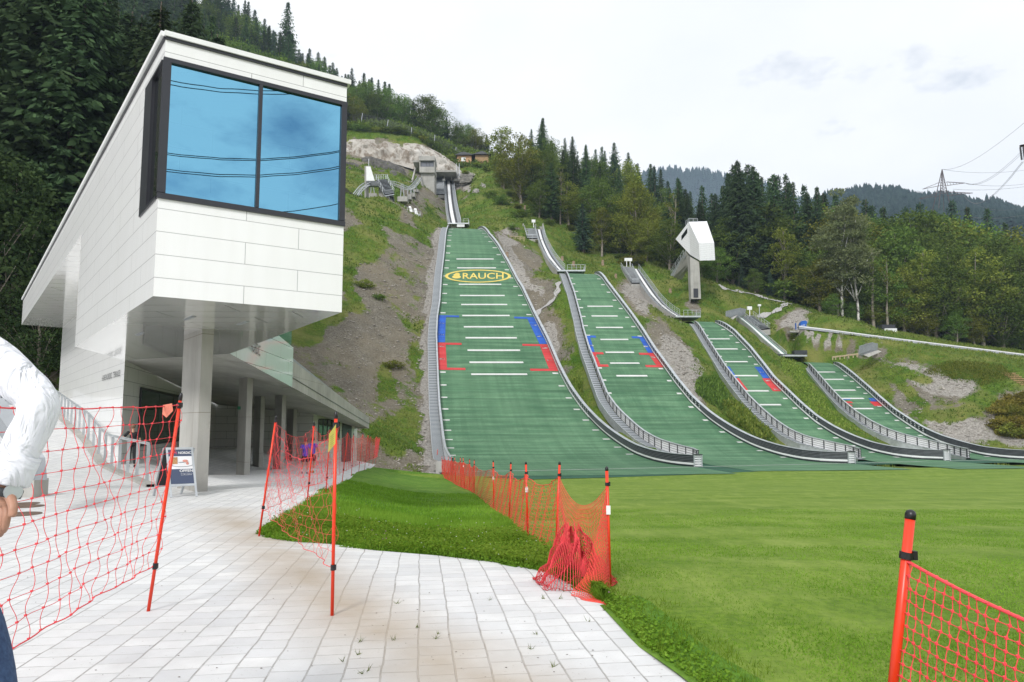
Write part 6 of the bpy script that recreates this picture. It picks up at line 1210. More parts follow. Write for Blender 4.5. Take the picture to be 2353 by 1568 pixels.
def head_mesh(name, c, r, mat, parent, face):
    """head with brow, eye hollows, nose, mouth, chin and ears; c centre in metres, face = facing angle"""
    n_, m_ = 28, 20; V = []; F = []
    for i in range(m_ + 1):
        ph = math.pi * i / m_
        for k in range(n_):
            th = 2 * math.pi * k / n_; x_, y_, z_ = math.sin(ph) * math.cos(th), math.sin(ph) * math.sin(th), math.cos(ph); rr = 1.
            zz = z_; ang = math.atan2(math.sin(th), math.cos(th)); fr_ = math.exp(-(ang / .22) ** 2)
            rr += fr_ * (.16 * math.exp(-((zz + .12) / .14) ** 2) + .05 * math.exp(-((zz + .48) / .08) ** 2) + .06 * math.exp(-((zz + .78) / .14) ** 2)); rr -= .06 * sum(math.exp(-((ang - s_ * .38) / .16) ** 2) for s_ in (-1, 1)) * math.exp(-((zz - .08) / .1) ** 2); rr += .10 * sum(math.exp(-((ang - s_ * 1.55) / .09) ** 2) for s_ in (-1, 1)) * math.exp(-((zz + .05) / .2) ** 2)
            jaw = 1 - .22 * max(0, -zz) ** 1.5; V.append((x_ * rr * .80 * jaw * 1.12, y_ * rr * .72 * jaw, z_ * rr * 1.08))
    for i in range(m_):
        for k in range(n_): F.append((i * n_ + k, i * n_ + (k + 1) % n_, (i + 1) * n_ + (k + 1) % n_, (i + 1) * n_ + k))
    V = A(V) * r; cf, sf = math.cos(face), math.sin(face); V = np.stack([V[:, 0] * cf - V[:, 1] * sf, V[:, 0] * sf + V[:, 1] * cf, V[:, 2]], 1) + A(c); return V / K, A(F)
def person(foot, H, face, label, shirt, shorts, hair, shoes, pose, legs_bare=True, hairc=1.):
    """foot: ground point in draft units; H: height in metres; face: heading angle; pose: dict of joint offsets"""
    f0 = A(foot) * K; cf, sf = math.cos(face), math.sin(face); fwd = A([cf, sf, 0]); lf = A([-sf, cf, 0]); up = A([0, 0, 1.]); s = H / 1.75
    def J_(f_, l, u): return f0 + (fwd * f_ + lf * l + up * u) * s
    root = empty('person', foot, label, 'person'); p = pose
    jt = {'pel': (0, 0, .95), 'sp': (0.0, 0, 1.13), 'ch': (.01, 0, 1.32), 'nk': (.0, 0, 1.47), 'hb': (.02, 0, 1.56), 'hL': (0, .09, .92), 'kL': (*p['kL'][:1], .10, p['kL'][1]), 'aL': (*p['aL'][:1], .10, p['aL'][1]), 'hR': (0, -.09, .92), 'kR': (p['kR'][0], -.10, p['kR'][1]), 'aR': (p['aR'][0], -.10, p['aR'][1]), 'sL': (0, .17, 1.40), 'eL': p['eL'], 'wL': p['wL'], 'sR': (0, -.17, 1.40), 'eR': p['eR'], 'wR': p['wR']}
    ks = list(jt); ix = {k: i for i, k in enumerate(ks)}; vs = [J_(*jt[k]) for k in ks]; rd = {'pel': .10, 'sp': .085, 'ch': .095, 'nk': .055, 'hb': .055, 'hL': .068, 'hR': .068, 'kL': .055, 'kR': .055, 'aL': .036, 'aR': .036, 'sL': .058, 'sR': .058, 'eL': .04, 'eR': .04, 'wL': .028, 'wR': .028}
    ed = [('pel', 'sp'), ('sp', 'ch'), ('ch', 'nk'), ('nk', 'hb'), ('pel', 'hL'), ('hL', 'kL'), ('kL', 'aL'), ('pel', 'hR'), ('hR', 'kR'), ('kR', 'aR'), ('ch', 'sL'), ('sL', 'eL'), ('eL', 'wL'), ('ch', 'sR'), ('sR', 'eR'), ('eR', 'wR')]
    for S_ in ('L', 'R'):
        t = A(jt['a' + S_]) + A([.05, 0, -.04]); ks.append('t' + S_); vs.append(J_(*(t + A([.12, 0, -.02])))); rd['t' + S_] = .03; ix['t' + S_] = len(vs) - 1; ed.append(('a' + S_, 't' + S_))
        w_ = A(jt['w' + S_]); dr_ = w_ - A(jt['e' + S_]); dr_ /= np.linalg.norm(dr_); ks.append('m' + S_); vs.append(J_(*(w_ + dr_ * .075))); rd['m' + S_] = .032; ix['m' + S_] = len(vs) - 1; ed.append(('w' + S_, 'm' + S_))
        for q, (o_, ln) in enumerate(((-.024, .065), (-.008, .078), (.008, .072), (.024, .055))):
            n_ = 'f%d%s' % (q, S_); ks.append(n_); vs.append(J_(*(w_ + dr_ * (.085 + ln) + A([o_, 0, 0])))); rd[n_] = .008; ix[n_] = len(vs) - 1; ed.append(('m' + S_, n_))
        n_ = 'th' + S_; ks.append(n_); vs.append(J_(*(w_ + dr_ * .07 + A([.05, 0, 0])))); rd[n_] = .010; ix[n_] = len(vs) - 1; ed.append(('w' + S_, n_))
    body = skin('body', vs, [(ix[a], ix[c]) for a, c in ed], [rd[k] * s for k in ks], 'skin', root)
    hV, hF = head_mesh('head', J_(.03, 0, 1.64), .108 * s, 'skin', root, face + p.get('turn', 0)); npmesh('head', hV, hF, MT['skin'], root, smooth=True)
    # hair: shell over the back and top of the head
    c = J_(.03, 0, 1.64); V = hV * K - c; fa = face + p.get('turn', 0); fw2 = A([math.cos(fa), math.sin(fa), 0]); fv = V @ fw2 / (.108 * s); zv = V[:, 2] / (.108 * s); keep = (zv > .50) | ((fv < .12) & (zv > -.62)) ; kf = keep[hF].all(1); hv = c + V * (1.10 + .05 * np.sin(np.arange(len(V)) * 2.3)[:, None]); npmesh('hair', hv / K, hF[kf], MT[hair], root, smooth=True)
    g = lambda k: J_(*jt[k])
    ov = .022 * s
    slL, slR = (A(g('sL')) + (A(g('eL')) - g('sL')) * p.get('sl', .62)), (A(g('sR')) + (A(g('eR')) - g('sR')) * p.get('sl', .62))
    skin('shirt', [J_(0, 0, .83), g('sp'), g('ch'), J_(0, 0, 1.44), g('sL'), slL, g('sR'), slR], [(0, 1), (1, 2), (2, 3), (2, 4), (4, 5), (2, 6), (6, 7)], [.155 * s, .145 * s, .150 * s, .085 * s, .078 * s, .066 * s, .078 * s, .066 * s], shirt, root, 2)
    ke = p.get('leg', .8); kL, kR = A(g('hL')) + (A(g('kL')) - g('hL')) * min(ke, 1), A(g('hR')) + (A(g('kR')) - g('hR')) * min(ke, 1); vs = [J_(0, 0, 1.0), J_(0, 0, .92), g('hL'), kL, g('hR'), kR]; es = [(0, 1), (1, 2), (2, 3), (1, 4), (4, 5)]; rr = [.135 * s, .14 * s, .11 * s, .092 * s, .11 * s, .092 * s]
    if ke > 1: vs += [A(g('kL')) + (A(g('aL')) - g('kL')) * .95, A(g('kR')) + (A(g('aR')) - g('kR')) * .95]; es += [(3, 6), (5, 7)]; rr += [.062 * s, .062 * s]
    skin('trousers' if ke > 1 else 'shorts', vs, es, rr, shorts, root, 2)
    for S_ in ('L', 'R'):
        a = A(g('a' + S_)); skin('shoe', [a + up * .02 * s - fwd * .03 * s, a - up * .035 * s, a - up * .055 * s + fwd * .12 * s, a - up * .06 * s + fwd * .19 * s], [(0, 1), (1, 2), (2, 3)], [.05 * s, .055 * s, .046 * s, .035 * s], shoes[S_ == 'R'], root, 1)
        if legs_bare: k_ = A(g('k' + S_)); skin('sock', [a, a + (k_ - a) * .35], [(0, 1)], [.046 * s, .052 * s], 'sock_white', root, 1)
    return root
PW = dict(kL=(.14, .50), aL=(.10, .08), kR=(-.03, .50), aR=(-.22, .12), eL=(-.06, .24, 1.13), wL=(.04, .27, .90), eR=(.04, -.24, 1.13), wR=(.12, -.26, .90), leg=.85)
PW2 = dict(kL=(.0, .50), aL=(-.20, .12), kR=(.16, .50), aR=(.12, .08), eL=(.05, .24, 1.13), wL=(.12, .27, .90), eR=(-.06, -.24, 1.13), wR=(.0, -.27, .90), leg=.85)
q = Gg(700, 1090); person(q, 1.27, rad(96), 'shorter person in a blue sports shirt with grey shoes, walking away on the path', 'cloth_blue', 'cloth_black', 'hair_dark', ('shoe_grey', 'shoe_grey'), PW2)
q = Gg(717, 1087.5); person(q, 1.34, rad(92), 'taller person in a blue sports shirt and orange shoes, walking away on the path', 'cloth_blue', 'cloth_black', 'hair_dark', ('shoe_orange', 'shoe_orange'), PW)
PM = dict(kL=(.10, .50), aL=(.06, .08), kR=(-.05, .50), aR=(-.20, .10), eL=(.0, .36, 1.20), wL=(.16, .44, 1.08), eR=(.0, -.27, 1.13), wR=(.06, -.27, .90), leg=1.2, sl=.85, turn=.2)
q = P(303, 1047, 25.1); q[2] = float(gz(q[0], q[1])) + .03; hk = (1047 - 950) / 1600 * q[1] * K / .985; person(q, hk, rad(125), 'person dressed all in black walking up the ramp with a hand on the handrail', 'cloth_black', 'cloth_black', 'hair_brown', ('cloth_black', 'cloth_black'), PM, False)
# the man at the left edge: white shirt, hand at the hip, blue jeans
YM = 2.3; mp = lambda u, v, dy=0.: P(u, v, YM + dy) * K
man = empty('person', A([-2.0, 2.36, 0]), 'person in a white shirt, wristwatch and jeans, elbow stuck out, cut by the left edge', 'person'); mb = LOC[man.name] * K
sh_, el_, wr_ = mp(-46, 790, .1), mp(94, 930, .02), mp(14, 1118, -.02); nkz = sh_ + A([-.17, .03, .05]); chm = sh_ + A([-.20, .03, -.10]); wst = A([sh_[0] - .115, sh_[1] + .03, .98]); hip = A([wst[0] + .0, wst[1], .88]); hl = hip + A([.10, -.01, -.03]); hr_ = hip + A([-.12, .02, -.03])
kl = mp(-34, 1500, .02); kl[2] = .47; al = kl + A([.0, .02, -.39]); kr = hr_ + A([-.02, .05, -.42]); ar = kr + A([0, .02, -.38]); shR = nkz + A([-.19, .04, -.07]); eR = shR + A([-.10, .02, -.28]); wR = eR + A([.02, -.12, -.24]); hd = nkz + A([0, .0, .07])
kn = [mp(6, 1150, -.02)]; bv = [hip, wst, chm, nkz, hd, hl, kl, al, hr_, kr, ar, sh_, el_, wr_, mp(2, 1148, -.02), shR, eR, wR, al + A([.0, -.14, -.05]), ar + A([.0, -.14, -.05]), wR + A([0, -.02, -.08])]
be = [(0, 1), (1, 2), (2, 3), (3, 4), (0, 5), (5, 6), (6, 7), (0, 8), (8, 9), (9, 10), (2, 11), (11, 12), (12, 13), (13, 14), (2, 15), (15, 16), (16, 17), (7, 18), (10, 19), (17, 20)]; brd_ = [.09, .08, .095, .055, .055, .065, .055, .04, .065, .055, .04, .055, .042, .03, .040, .055, .042, .03, .035, .035, .038]
for q, (du, l1, l2, l3) in enumerate(((13, 24, 20, 14), (4, 28, 23, 16), (-5, 26, 21, 15), (-13, 20, 17, 12))):
    i = len(bv); y0_ = -.03 + q * .004; bv += [mp(2 + du, 1166, y0_), mp(2 + du * 1.05, 1166 + l1, y0_ - .01), mp(du * .95, 1166 + l1 + l2, y0_), mp(-5 + du * .85, 1166 + l1 + l2 + l3, y0_ + .02)]; be += [(14, i), (i, i + 1), (i + 1, i + 2), (i + 2, i + 3)]; brd_ += [.0098, .0098, .0088, .0078]
i = len(bv); bv += [mp(24, 1142, -.05), mp(31, 1168, -.07), mp(27, 1190, -.075)]; be += [(13, i), (i, i + 1), (i + 1, i + 2)]; brd_ += [.0125, .0108, .0095]
skin('body', bv, be, brd_, 'skin_man', man, 2)
hV, hF = head_mesh('head', hd + A([0, .01, .13]), .118, 'skin_man', man, rad(-70)); npmesh('head', hV, hF, MT['skin_man'], man, smooth=True); c = hd + A([0, .01, .13]); V = hV * K - c; fw2 = A([math.cos(rad(-70)), math.sin(rad(-70)), 0]); fv = V @ fw2 / .118; zv = V[:, 2] / .118; kf = ((zv > .5) | ((fv < .1) & (zv > -.6)))[hF].all(1); npmesh('hair', (c + V * 1.08) / K, hF[kf], MT['hair_brown'], man, smooth=True)
cuff = wr_ + (el_ - wr_) * .10
skin('shirt', [wst + A([0, 0, -.1]), wst + A([0, 0, .05]), chm, nkz + A([0, 0, -.03]), sh_ + A([-.01, 0, 0]), sh_ * .5 + el_ * .5, el_ + A([.01, 0, .0]), el_ * .55 + cuff * .45, cuff, shR, eR, wR], [(0, 1), (1, 2), (2, 3), (2, 4), (4, 5), (5, 6), (6, 7), (7, 8), (2, 9), (9, 10), (10, 11)], [.155, .15, .16, .075, .066, .056, .053, .048, .046, .08, .06, .05], 'shirt_white', man, 3); tx = bpy.data.textures.new('folds', 'CLOUDS'); tx.noise_scale = .13; tx.noise_depth = 2; md = bpy.data.objects['shirt.003'].modifiers.new('folds', 'DISPLACE'); md.texture = tx; md.strength = .009; md.mid_level = .5
ax = (cuff - el_); ax /= np.linalg.norm(ax); b = MB(); b.tube([(cuff - ax * .06) / K, (cuff + ax * .012) / K, (cuff + ax * .016) / K], [.049 / K, .048 / K, .040 / K], 20); b.build('cuff', MT['shirt_white'], man, smooth=True)
wc = cuff + ax * .033; b = MB(); b.tube([(wc - ax * .010) / K, (wc + ax * .010) / K], .040 / K, 20); ww = b.build('watch', MT['steel_dark'], man, smooth=True); b = MB(); fc_ = (wc + A([.034, -.018, .0])) / K; b.tube([fc_, fc_ + A([.009, -.008, .0])], .026, 16); b.build('watch_dial', MT['galvanised'], ww)
skin('jeans', [hip + A([0, 0, .10]), hip, hl, kl, al + A([0, 0, .04]), hr_, kr, ar + A([0, 0, .04])], [(0, 1), (1, 2), (2, 3), (3, 4), (1, 5), (5, 6), (6, 7)], [.14, .145, .125, .095, .075, .125, .095, .075], 'denim', man, 2)
for q in (al, ar): skin('shoe', [q, q + A([0, -.05, -.05]), q + A([.0, -.2, -.055])], [(0, 1), (1, 2)], [.055, .05, .042], 'cloth_black', man, 1)
# ---------------------------------------------------------------- vegetation
def quads(C_, D, L_, W_, rg, name, mat, shade, parent=None, tri=False, nrm=None):
    """leaf blades: centre-root C_, direction D, length, width; V in metres -> draft units inside npmesh"""
    n_ = len(C_); D = D / (np.linalg.norm(D, axis=1, keepdims=True) + 1e-9); r = rg.randn(n_, 3) if nrm is None else nrm; S_ = np.cross(D, r); S_ /= (np.linalg.norm(S_, axis=1, keepdims=True) + 1e-9); L_ = np.asarray(L_)[:, None] if np.ndim(L_) else L_; W_ = np.asarray(W_)[:, None] if np.ndim(W_) else W_
    if tri: V = np.stack([C_ - S_ * W_ / 2, C_ + S_ * W_ / 2, C_ + D * L_], 1); F = np.arange(n_ * 3).reshape(-1, 3); k = 3
    else: V = np.stack([C_, C_ + D * L_ * .5 + S_ * W_ / 2, C_ + D * L_, C_ + D * L_ * .5 - S_ * W_ / 2], 1); F = np.arange(n_ * 4).reshape(-1, 4); k = 4
    return npmesh(name, V.reshape(-1, 3) / K, F, mat, parent, attr={'shade': np.repeat(np.clip(shade, 0, 1), k)})
TREES = {}
def base_tree(key, trunkfn, leaffn, tmat, lmat, seed):
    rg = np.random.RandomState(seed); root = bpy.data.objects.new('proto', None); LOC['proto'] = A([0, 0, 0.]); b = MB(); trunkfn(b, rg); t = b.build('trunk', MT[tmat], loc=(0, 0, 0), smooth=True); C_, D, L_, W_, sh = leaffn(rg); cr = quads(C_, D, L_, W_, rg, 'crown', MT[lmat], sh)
    TREES[key] = (t.data, cr.data); bpy.data.objects.remove(t); bpy.data.objects.remove(cr)
def mk_spruce(key, H, R, low, dens, seed, droop=.35, lmat='needles', lsz=.55):
    def tr(b, rg): b.tube([A([.15 * math.sin(z * .3 + seed), .15 * math.cos(z * .23), z]) / K for z in np.linspace(-1.5, H, 12)], [max(.03, (H / 55) * (1 - z / H) + .03) / K for z in np.linspace(0, H, 12)], 7)
    def lf(rg):
        C_, D, L_, W_, sh = [], [], [], [], []; z = low * H
        while z < H * .985:
            f_ = (z - low * H) / (H * (1 - low)); Rz = R * (1 - f_) ** .75 * min(1, .55 + f_ * 3) * (.75 + .4 * rg.rand()); nb = max(4, int(9 * (1 - f_ * .5) * dens)); a0 = rg.rand() * 6.3
            for q in range(nb):
                a = a0 + 2 * math.pi * q / nb + rg.randn() * .25; L = max(.3, Rz * (.65 + .5 * rg.rand())); n_ = max(3, int(L * 3.2 * dens)); t = np.linspace(.12, 1, n_); up_ = (1 - f_) * -droop * L; zz = z + up_ * t ** 1.4 + .25 * L * np.maximum(t - .75, 0); bs = rg.rand() * .55 + .1
                px = np.cos(a) * L * t; py = np.sin(a) * L * t
                for s_ in (-1, 1, 0):
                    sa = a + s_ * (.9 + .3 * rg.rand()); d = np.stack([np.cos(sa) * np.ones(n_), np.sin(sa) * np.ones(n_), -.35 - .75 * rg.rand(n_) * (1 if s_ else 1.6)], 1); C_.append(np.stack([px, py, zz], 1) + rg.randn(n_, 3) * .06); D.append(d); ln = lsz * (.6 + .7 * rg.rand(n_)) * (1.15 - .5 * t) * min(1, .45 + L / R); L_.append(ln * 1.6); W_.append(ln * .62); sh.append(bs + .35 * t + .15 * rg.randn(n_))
            z += (.34 + .25 * (1 - f_)) / dens ** .5
        n_ = 14; C_.append(np.tile([0, 0, H * .97], (n_, 1)) + rg.randn(n_, 3) * .08); D.append(np.stack([rg.randn(n_) * .4, rg.randn(n_) * .4, np.ones(n_)], 1)); L_.append(np.full(n_, .7)); W_.append(np.full(n_, .16)); sh.append(np.full(n_, .5)); return np.concatenate(C_), np.concatenate(D), np.concatenate(L_), np.concatenate(W_), np.concatenate(sh)
    base_tree(key, tr, lf, 'bark', lmat, seed); TREES[key] += (H,)
def mk_broad(key, H, R, low, nc, seed, lmat='leaf_green', tmat='bark_pale', lsz=.34, per=95, slim=1.):
    rg0 = np.random.RandomState(seed); cl = []
    zc = H * (low + (1 - low) * .5); rz = H * (1 - low) * .5
    for i in range(nc):
        u = rg0.randn(3); u /= np.linalg.norm(u); r = rg0.rand() ** .42; z = zc + u[2] * rz * r; ff = (z - low * H) / (H * (1 - low)); env = (1 - abs(ff - .42) ** 2 * 1.9) if slim >= 1 else (1 - ff * .6) * .8 + .15; cl.append((u[0] * R * r * env, u[1] * R * r * env, z, R * (.16 + .17 * rg0.rand()) * (1 if slim >= 1 else .8)))
    cl = A(cl)
    def tr(b, rg):
        b.tube([A([.25 * math.sin(z * .25 + seed), .2 * math.cos(z * .31), z]) / K for z in np.linspace(-1.5, H * .9, 12)], [max(.02, (H / (48 if tmat != 'birch_bark' else 90)) * (1 - z / H)) / K for z in np.linspace(0, H * .9, 12)], 7)
        for i in range(0, nc, 3 if nc > 40 else 2): c = cl[i]; z0 = max(low * H * .7, c[2] - R * .9); m_ = A([c[0] * .5, c[1] * .5, (z0 + c[2]) / 2 - .1]); b.tube([A([0, 0, z0]) / K, m_ / K, c[:3] / K], [H / 260 / K, H / 380 / K, H / 800 / K], 4)
    def lf(rg):
        n_ = nc * per; k = np.repeat(np.arange(nc), per); u = rg.randn(n_, 3); u /= np.linalg.norm(u, axis=1, keepdims=True); r = rg.rand(n_) ** .4; c = cl[k]; off = u * (c[:, 3] * r)[:, None] * A([1.25, 1.25, .62]); C_ = c[:, :3] + off; d = u + rg.randn(n_, 3) * .7 + A([0, 0, -.15]); bs = rg.rand(nc) * .5; sh = bs[k] + .25 + .2 * rg.randn(n_) ; ln = lsz * (.6 + .8 * rg.rand(n_)); return C_, d, ln, ln * .62, sh
    base_tree(key, tr, lf, tmat, lmat, seed); TREES[key] += (H,)
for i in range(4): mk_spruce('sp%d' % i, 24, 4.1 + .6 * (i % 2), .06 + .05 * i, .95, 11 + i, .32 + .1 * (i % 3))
for i in range(3): mk_spruce('big%d' % i, 30, 5.0, (.16, .26, .10)[i], 1.15, 31 + i, .5, 'needles_shaded', .62)
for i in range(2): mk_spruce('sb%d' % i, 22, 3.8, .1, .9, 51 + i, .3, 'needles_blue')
for i in range(3): mk_broad('br%d' % i, 17, 5.4, .06, 95, 71 + i, per=110)
for i in range(2): mk_broad('ol%d' % i, 17, 4.8, .06, 90, 81 + i, 'leaf_olive', per=110)
for i in range(2): mk_broad('bi%d' % i, 19, 4.0, .26, 70, 91 + i, 'leaf_birch', 'birch_bark', .27, 150, .7)
mk_broad('thin', 18, 4.2, .22, 60, 97, 'leaf_olive', 'bark_pale', .34, 75, .7); mk_broad('bare', 17, 2.4, .55, 16, 98, 'leaf_olive', 'bark_pale', .25, 30, .7)
for i in range(3): mk_broad('bush%d' % i, 2.2, 1.7, .0, 26, 101 + i, ('leaf_green', 'leaf_olive', 'grass_tuft')[i], 'bark', .22, 70)
mk_broad('dk', 17, 5.4, .04, 95, 75, 'needles', per=110); mk_broad('heath', 2.0, 1.9, .0, 26, 111, 'heather', 'bark', .22, 90)
rnd = random.Random(4); NT = {}
def tree(key, p, h, label, group, name='tree', cat='tree', rot=None, wide=1.):
    """h: height in draft units"""
    root = bpy.data.objects.new(name, None); COL.objects.link(root); root.location = A(p) * K; root.empty_display_size = .3; s = h * K / TREES[key][2]; root.scale = (s * wide, s * wide, s); root.rotation_euler = (0, 0, rnd.random() * 6.28 if rot is None else rot)
    for nm, me in (('trunk', TREES[key][0]), ('crown', TREES[key][1])): o = bpy.data.objects.new(nm, me); COL.objects.link(o); o.parent = root
    LOC[root.name] = A(p, float); NT[name] = NT.get(name, 0) + 1; return tag(root, label, cat, group)
def gxy(u, Y):
    r = ray(u, 700.); x_ = r[0] / r[1] * Y; return A([x_, Y, Zt(x_, Y)[0]])
ORD = ['first', 'second', 'third', 'fourth', 'fifth', 'sixth', 'seventh', 'eighth', 'ninth', 'tenth', 'eleventh', 'twelfth', 'thirteenth', 'fourteenth', 'fifteenth', 'sixteenth', 'seventeenth', 'eighteenth', 'nineteenth', 'twentieth'] + ['%dth' % k if k % 10 not in (1, 2, 3) else '%d%s' % (k, ('st', 'nd', 'rd')[k % 10 - 1]) for k in range(21, 90)]
KN = {'s': 'dark spruce', 'b': 'leafy green tree', 'o': 'yellowish green tree', 'i': 'white barked birch', 't': 'thin crowned tree'}
def kindof(key): return 'b' if key == 'dk' else 's' if key[:2] in ('sp', 'sb') or key[:3] == 'big' else 'i' if key[:2] == 'bi' else 'o' if key[:2] == 'ol' else 't' if key in ('thin', 'bare') else 'b'
def row(us, Y, keys, hfun, where, group, jit=4., jy=3.):
    lst = []
    for u in us: lst.append((u + rnd.uniform(-jit, jit), Y + rnd.uniform(-jy, jy)))
    lst.sort(); cnt = {}
    for u, y_ in lst:
        key = rnd.choice(keys); kd = kindof(key); p = gxy(u, y_); h = hfun(u, p, kd)
        if h is None: continue
        i = cnt.get(kd, 0); cnt[kd] = i + 1; nm = {'s': 'spruce_tree', 'i': 'birch_tree'}.get(kd, 'broadleaf_tree'); wd = rnd.uniform(.9, 1.25) * (1. if h * K > 14 else 1.25)
        tree(key, p, h, '%s %s %s' % (ORD[min(i, 88)], KN[kd], where), group, nm, rot=None, wide=wd)
def sk(pts): a = A(pts, float); return lambda u: float(np.interp(u, a[:, 0], a[:, 1]))
def topat(sky_, spread, lo, hi):
    def f(u, p, kd):
        vt = sky_(u) + rnd.random() * spread; h = P(u, vt, p[1])[2] - p[2]
        if h < lo: h = lo * (.8 + .3 * rnd.random())
        return min(h, hi * (.85 + .3 * rnd.random())) * (1 if kd == 's' else .9)
    return f
SP = ['sp0', 'sp1', 'sp2', 'sp3', 'sp0', 'sp2', 'sb0', 'sb1']; BG = ['big0', 'big1', 'big2']
# dark spruce wood behind the building
hb = lambda lo, hi: (lambda u, p, kd: rnd.uniform(lo, hi))
row(np.arange(-190, 440, 58), 64, BG, hb(36, 44), 'from the left, front row behind the building', 'spruces behind the building', 12); row(np.arange(-160, 460, 52), 76, BG, hb(36, 44), 'from the left, second row behind the building', 'spruces behind the building', 12)
row(np.arange(-120, 520, 46), 92, BG + SP[:3], hb(34, 42), 'from the left, third row behind the building', 'spruces behind the building', 10); row(np.arange(-60, 470, 42), 112, BG + SP[:3], hb(34, 40), 'from the left, fourth row behind the building', 'spruces behind the building', 10)
row(np.arange(150, 560, 30), 275, SP, hb(28, 34), 'from the left, far top of the wood behind the building', 'spruces behind the building', 8); row(np.arange(200, 620, 30), 305, SP, hb(26, 32), 'from the left, uppermost rim over the building', 'spruces behind the building', 8); row(np.arange(100, 480, 34), 225, SP, hb(30, 38), 'from the left, highest wood behind the building', 'spruces behind the building', 10); row(np.arange(60, 480, 40), 140, BG + SP[:4], hb(32, 38), 'from the left, fifth row behind the building', 'spruces behind the building', 10); row(np.arange(240, 560, 36), 180, SP, hb(28, 34), 'from the left, upper wood behind the building', 'spruces behind the building', 10)
LS = sk([(440, -60), (520, -30), (560, 5), (600, 35), (640, 5), (660, 60), (720, 108), (760, 125), (800, 150), (870, 168), (900, 205), (950, 248), (1000, 268), (1050, 305), (1085, 340), (1110, 350)])
row(np.arange(380, 640, 34), 232, SP + ['br0', 'br1'], hb(25, 32), 'from the left on the slope over the roof edge', 'trees over the roof line', 8); row(np.arange(420, 800, 27), 272, SP[:4] + ['br0', 'br1', 'ol0', 'br2'], topat(LS, 70, 14, 28), 'from the left, middle of the left mountain slope', 'trees on the left mountain slope', 8)
row(np.arange(440, 1020, 21), 305, SP + ['br0', 'br1', 'br2', 'sb0', 'br0'], topat(LS, 45, 14, 30), 'from the left, upper mountain slope', 'trees on the upper mountain slope', 6); row(np.arange(440, 1115, 12), 335, SP * 2 + ['br0', 'br2'], topat(LS, 30, 10, 28), 'from the left along the mountain skyline', 'skyline trees of the left mountain', 4)
row(np.arange(812, 1060, 26), 285, ['br0', 'br1', 'sb0', 'br2'], lambda u, p, kd: rnd.uniform(13, 21), 'from the left close behind the wire net fence', 'trees behind the wire net fence', 6, 2); row(np.arange(1060, 1130, 15), 300, ['br0', 'ol0', 'sp1'], hb(9, 13), 'from the left around the wooden chalet', 'trees around the chalet', 3, 3)
# woods right of the largest jump
RS = sk([(1120, 400), (1165, 330), (1200, 300), (1225, 292), (1250, 272), (1275, 300), (1310, 300), (1350, 330), (1420, 325), (1450, 350), (1480, 345), (1530, 385), (1560, 400), (1590, 425), (1625, 420), (1655, 425), (1690, 374), (1740, 372), (1790, 392), (1850, 405), (1900, 432), (1950, 445), (2000, 452), (2080, 458), (2150, 432), (2200, 455), (2250, 478), (2300, 474), (2353, 505), (2500, 520)])
M1 = SP[:4] + ['br0', 'br1', 'br2', 'br0', 'br1', 'sb0', 'ol0', 'ol1']
row(np.arange(1195, 1600, 25), 250, SP, topat(RS, 30, 14, 40), 'from the left, skyline of the middle wood', 'skyline trees of the right wood', 6); row(np.arange(1185, 1600, 29), 232, M1, topat(RS, 60, 13, 36), 'from the left, upper rows of the middle wood', 'upper trees of the middle wood', 7)
row(np.arange(1190, 1600, 33), 214, M1, lambda u, p, kd: rnd.uniform(15, 24), 'from the left, middle rows of the middle wood', 'middle trees of the middle wood', 9); row(np.arange(1240, 1590, 36), 200, M1 + ['ol1', 'thin', 'br0'], lambda u, p, kd: rnd.uniform(9, 20), 'from the left, lower rows of the middle wood', 'lower trees of the middle wood', 12); row(np.arange(1330, 1560, 44), 188, ['ol0', 'sb1', 'thin', 'br1'], lambda u, p, kd: rnd.uniform(8, 16), 'from the left, lower edge of the middle wood', 'edge trees of the middle wood', 14)
row(np.arange(1560, 2500, 27), 205, SP + ['br0', 'br1', 'sb0'], topat(RS, 26, 16, 50), 'from the left, back row behind the grassy ridge', 'back trees of the right wood', 8)
row(np.arange(1540, 1900, 27), 186, BG + SP[:4], topat(RS, 40, 16, 46), 'from the left in the stand behind the judging tower', 'spruces behind the judging tower', 8); row(np.arange(1545, 1880, 30), 174, BG + ['br0', 'br1', 'sp3'], topat(sk([(1540, 470), (1640, 470), (1700, 385), (1760, 420), (1800, 500), (1880, 540)]), 80, 12, 38), 'from the left, front of the stand behind the tower', 'front trees behind the judging tower', 9)
BR3 = ['br0', 'br1', 'br2', 'ol0', 'br1', 'ol1', 'br2']
row(np.arange(1890, 2540, 36), 186, BR3, topat(RS, 25, 18, 46), 'from the left, second row of the broadleaved wood', 'second row of the broadleaved wood', 9, 3); row(np.arange(1900, 2520, 40), 172, BR3, topat(sk([(1880, 470), (2000, 475), (2100, 460), (2200, 475), (2300, 490), (2500, 510)]), 80, 15, 42), 'from the left, third row of the broadleaved wood', 'third row of the broadleaved wood', 10, 3)
row(np.arange(1880, 2540, 52), 161, BR3 + ['thin', 'br0'], topat(sk([(1880, 560), (2000, 540), (2150, 530), (2250, 490), (2353, 540), (2500, 540)]), 110, 11, 34), 'from the left, front edge of the broadleaved wood', 'front edge of the broadleaved wood', 12, 3)
row(np.arange(1620, 1900, 40), 167, ['br0', 'br1', 'sb0', 'bush0'], hb(5, 9), 'from the left, low under the spruces behind the tower', 'young trees under the spruces', 10, 1.5); row(np.arange(1900, 2500, 48), 157, ['br1', 'br2', 'ol0'], hb(4, 8), 'from the left, low along the broadleaved wood', 'young trees along the broadleaved wood', 14, 1.5)
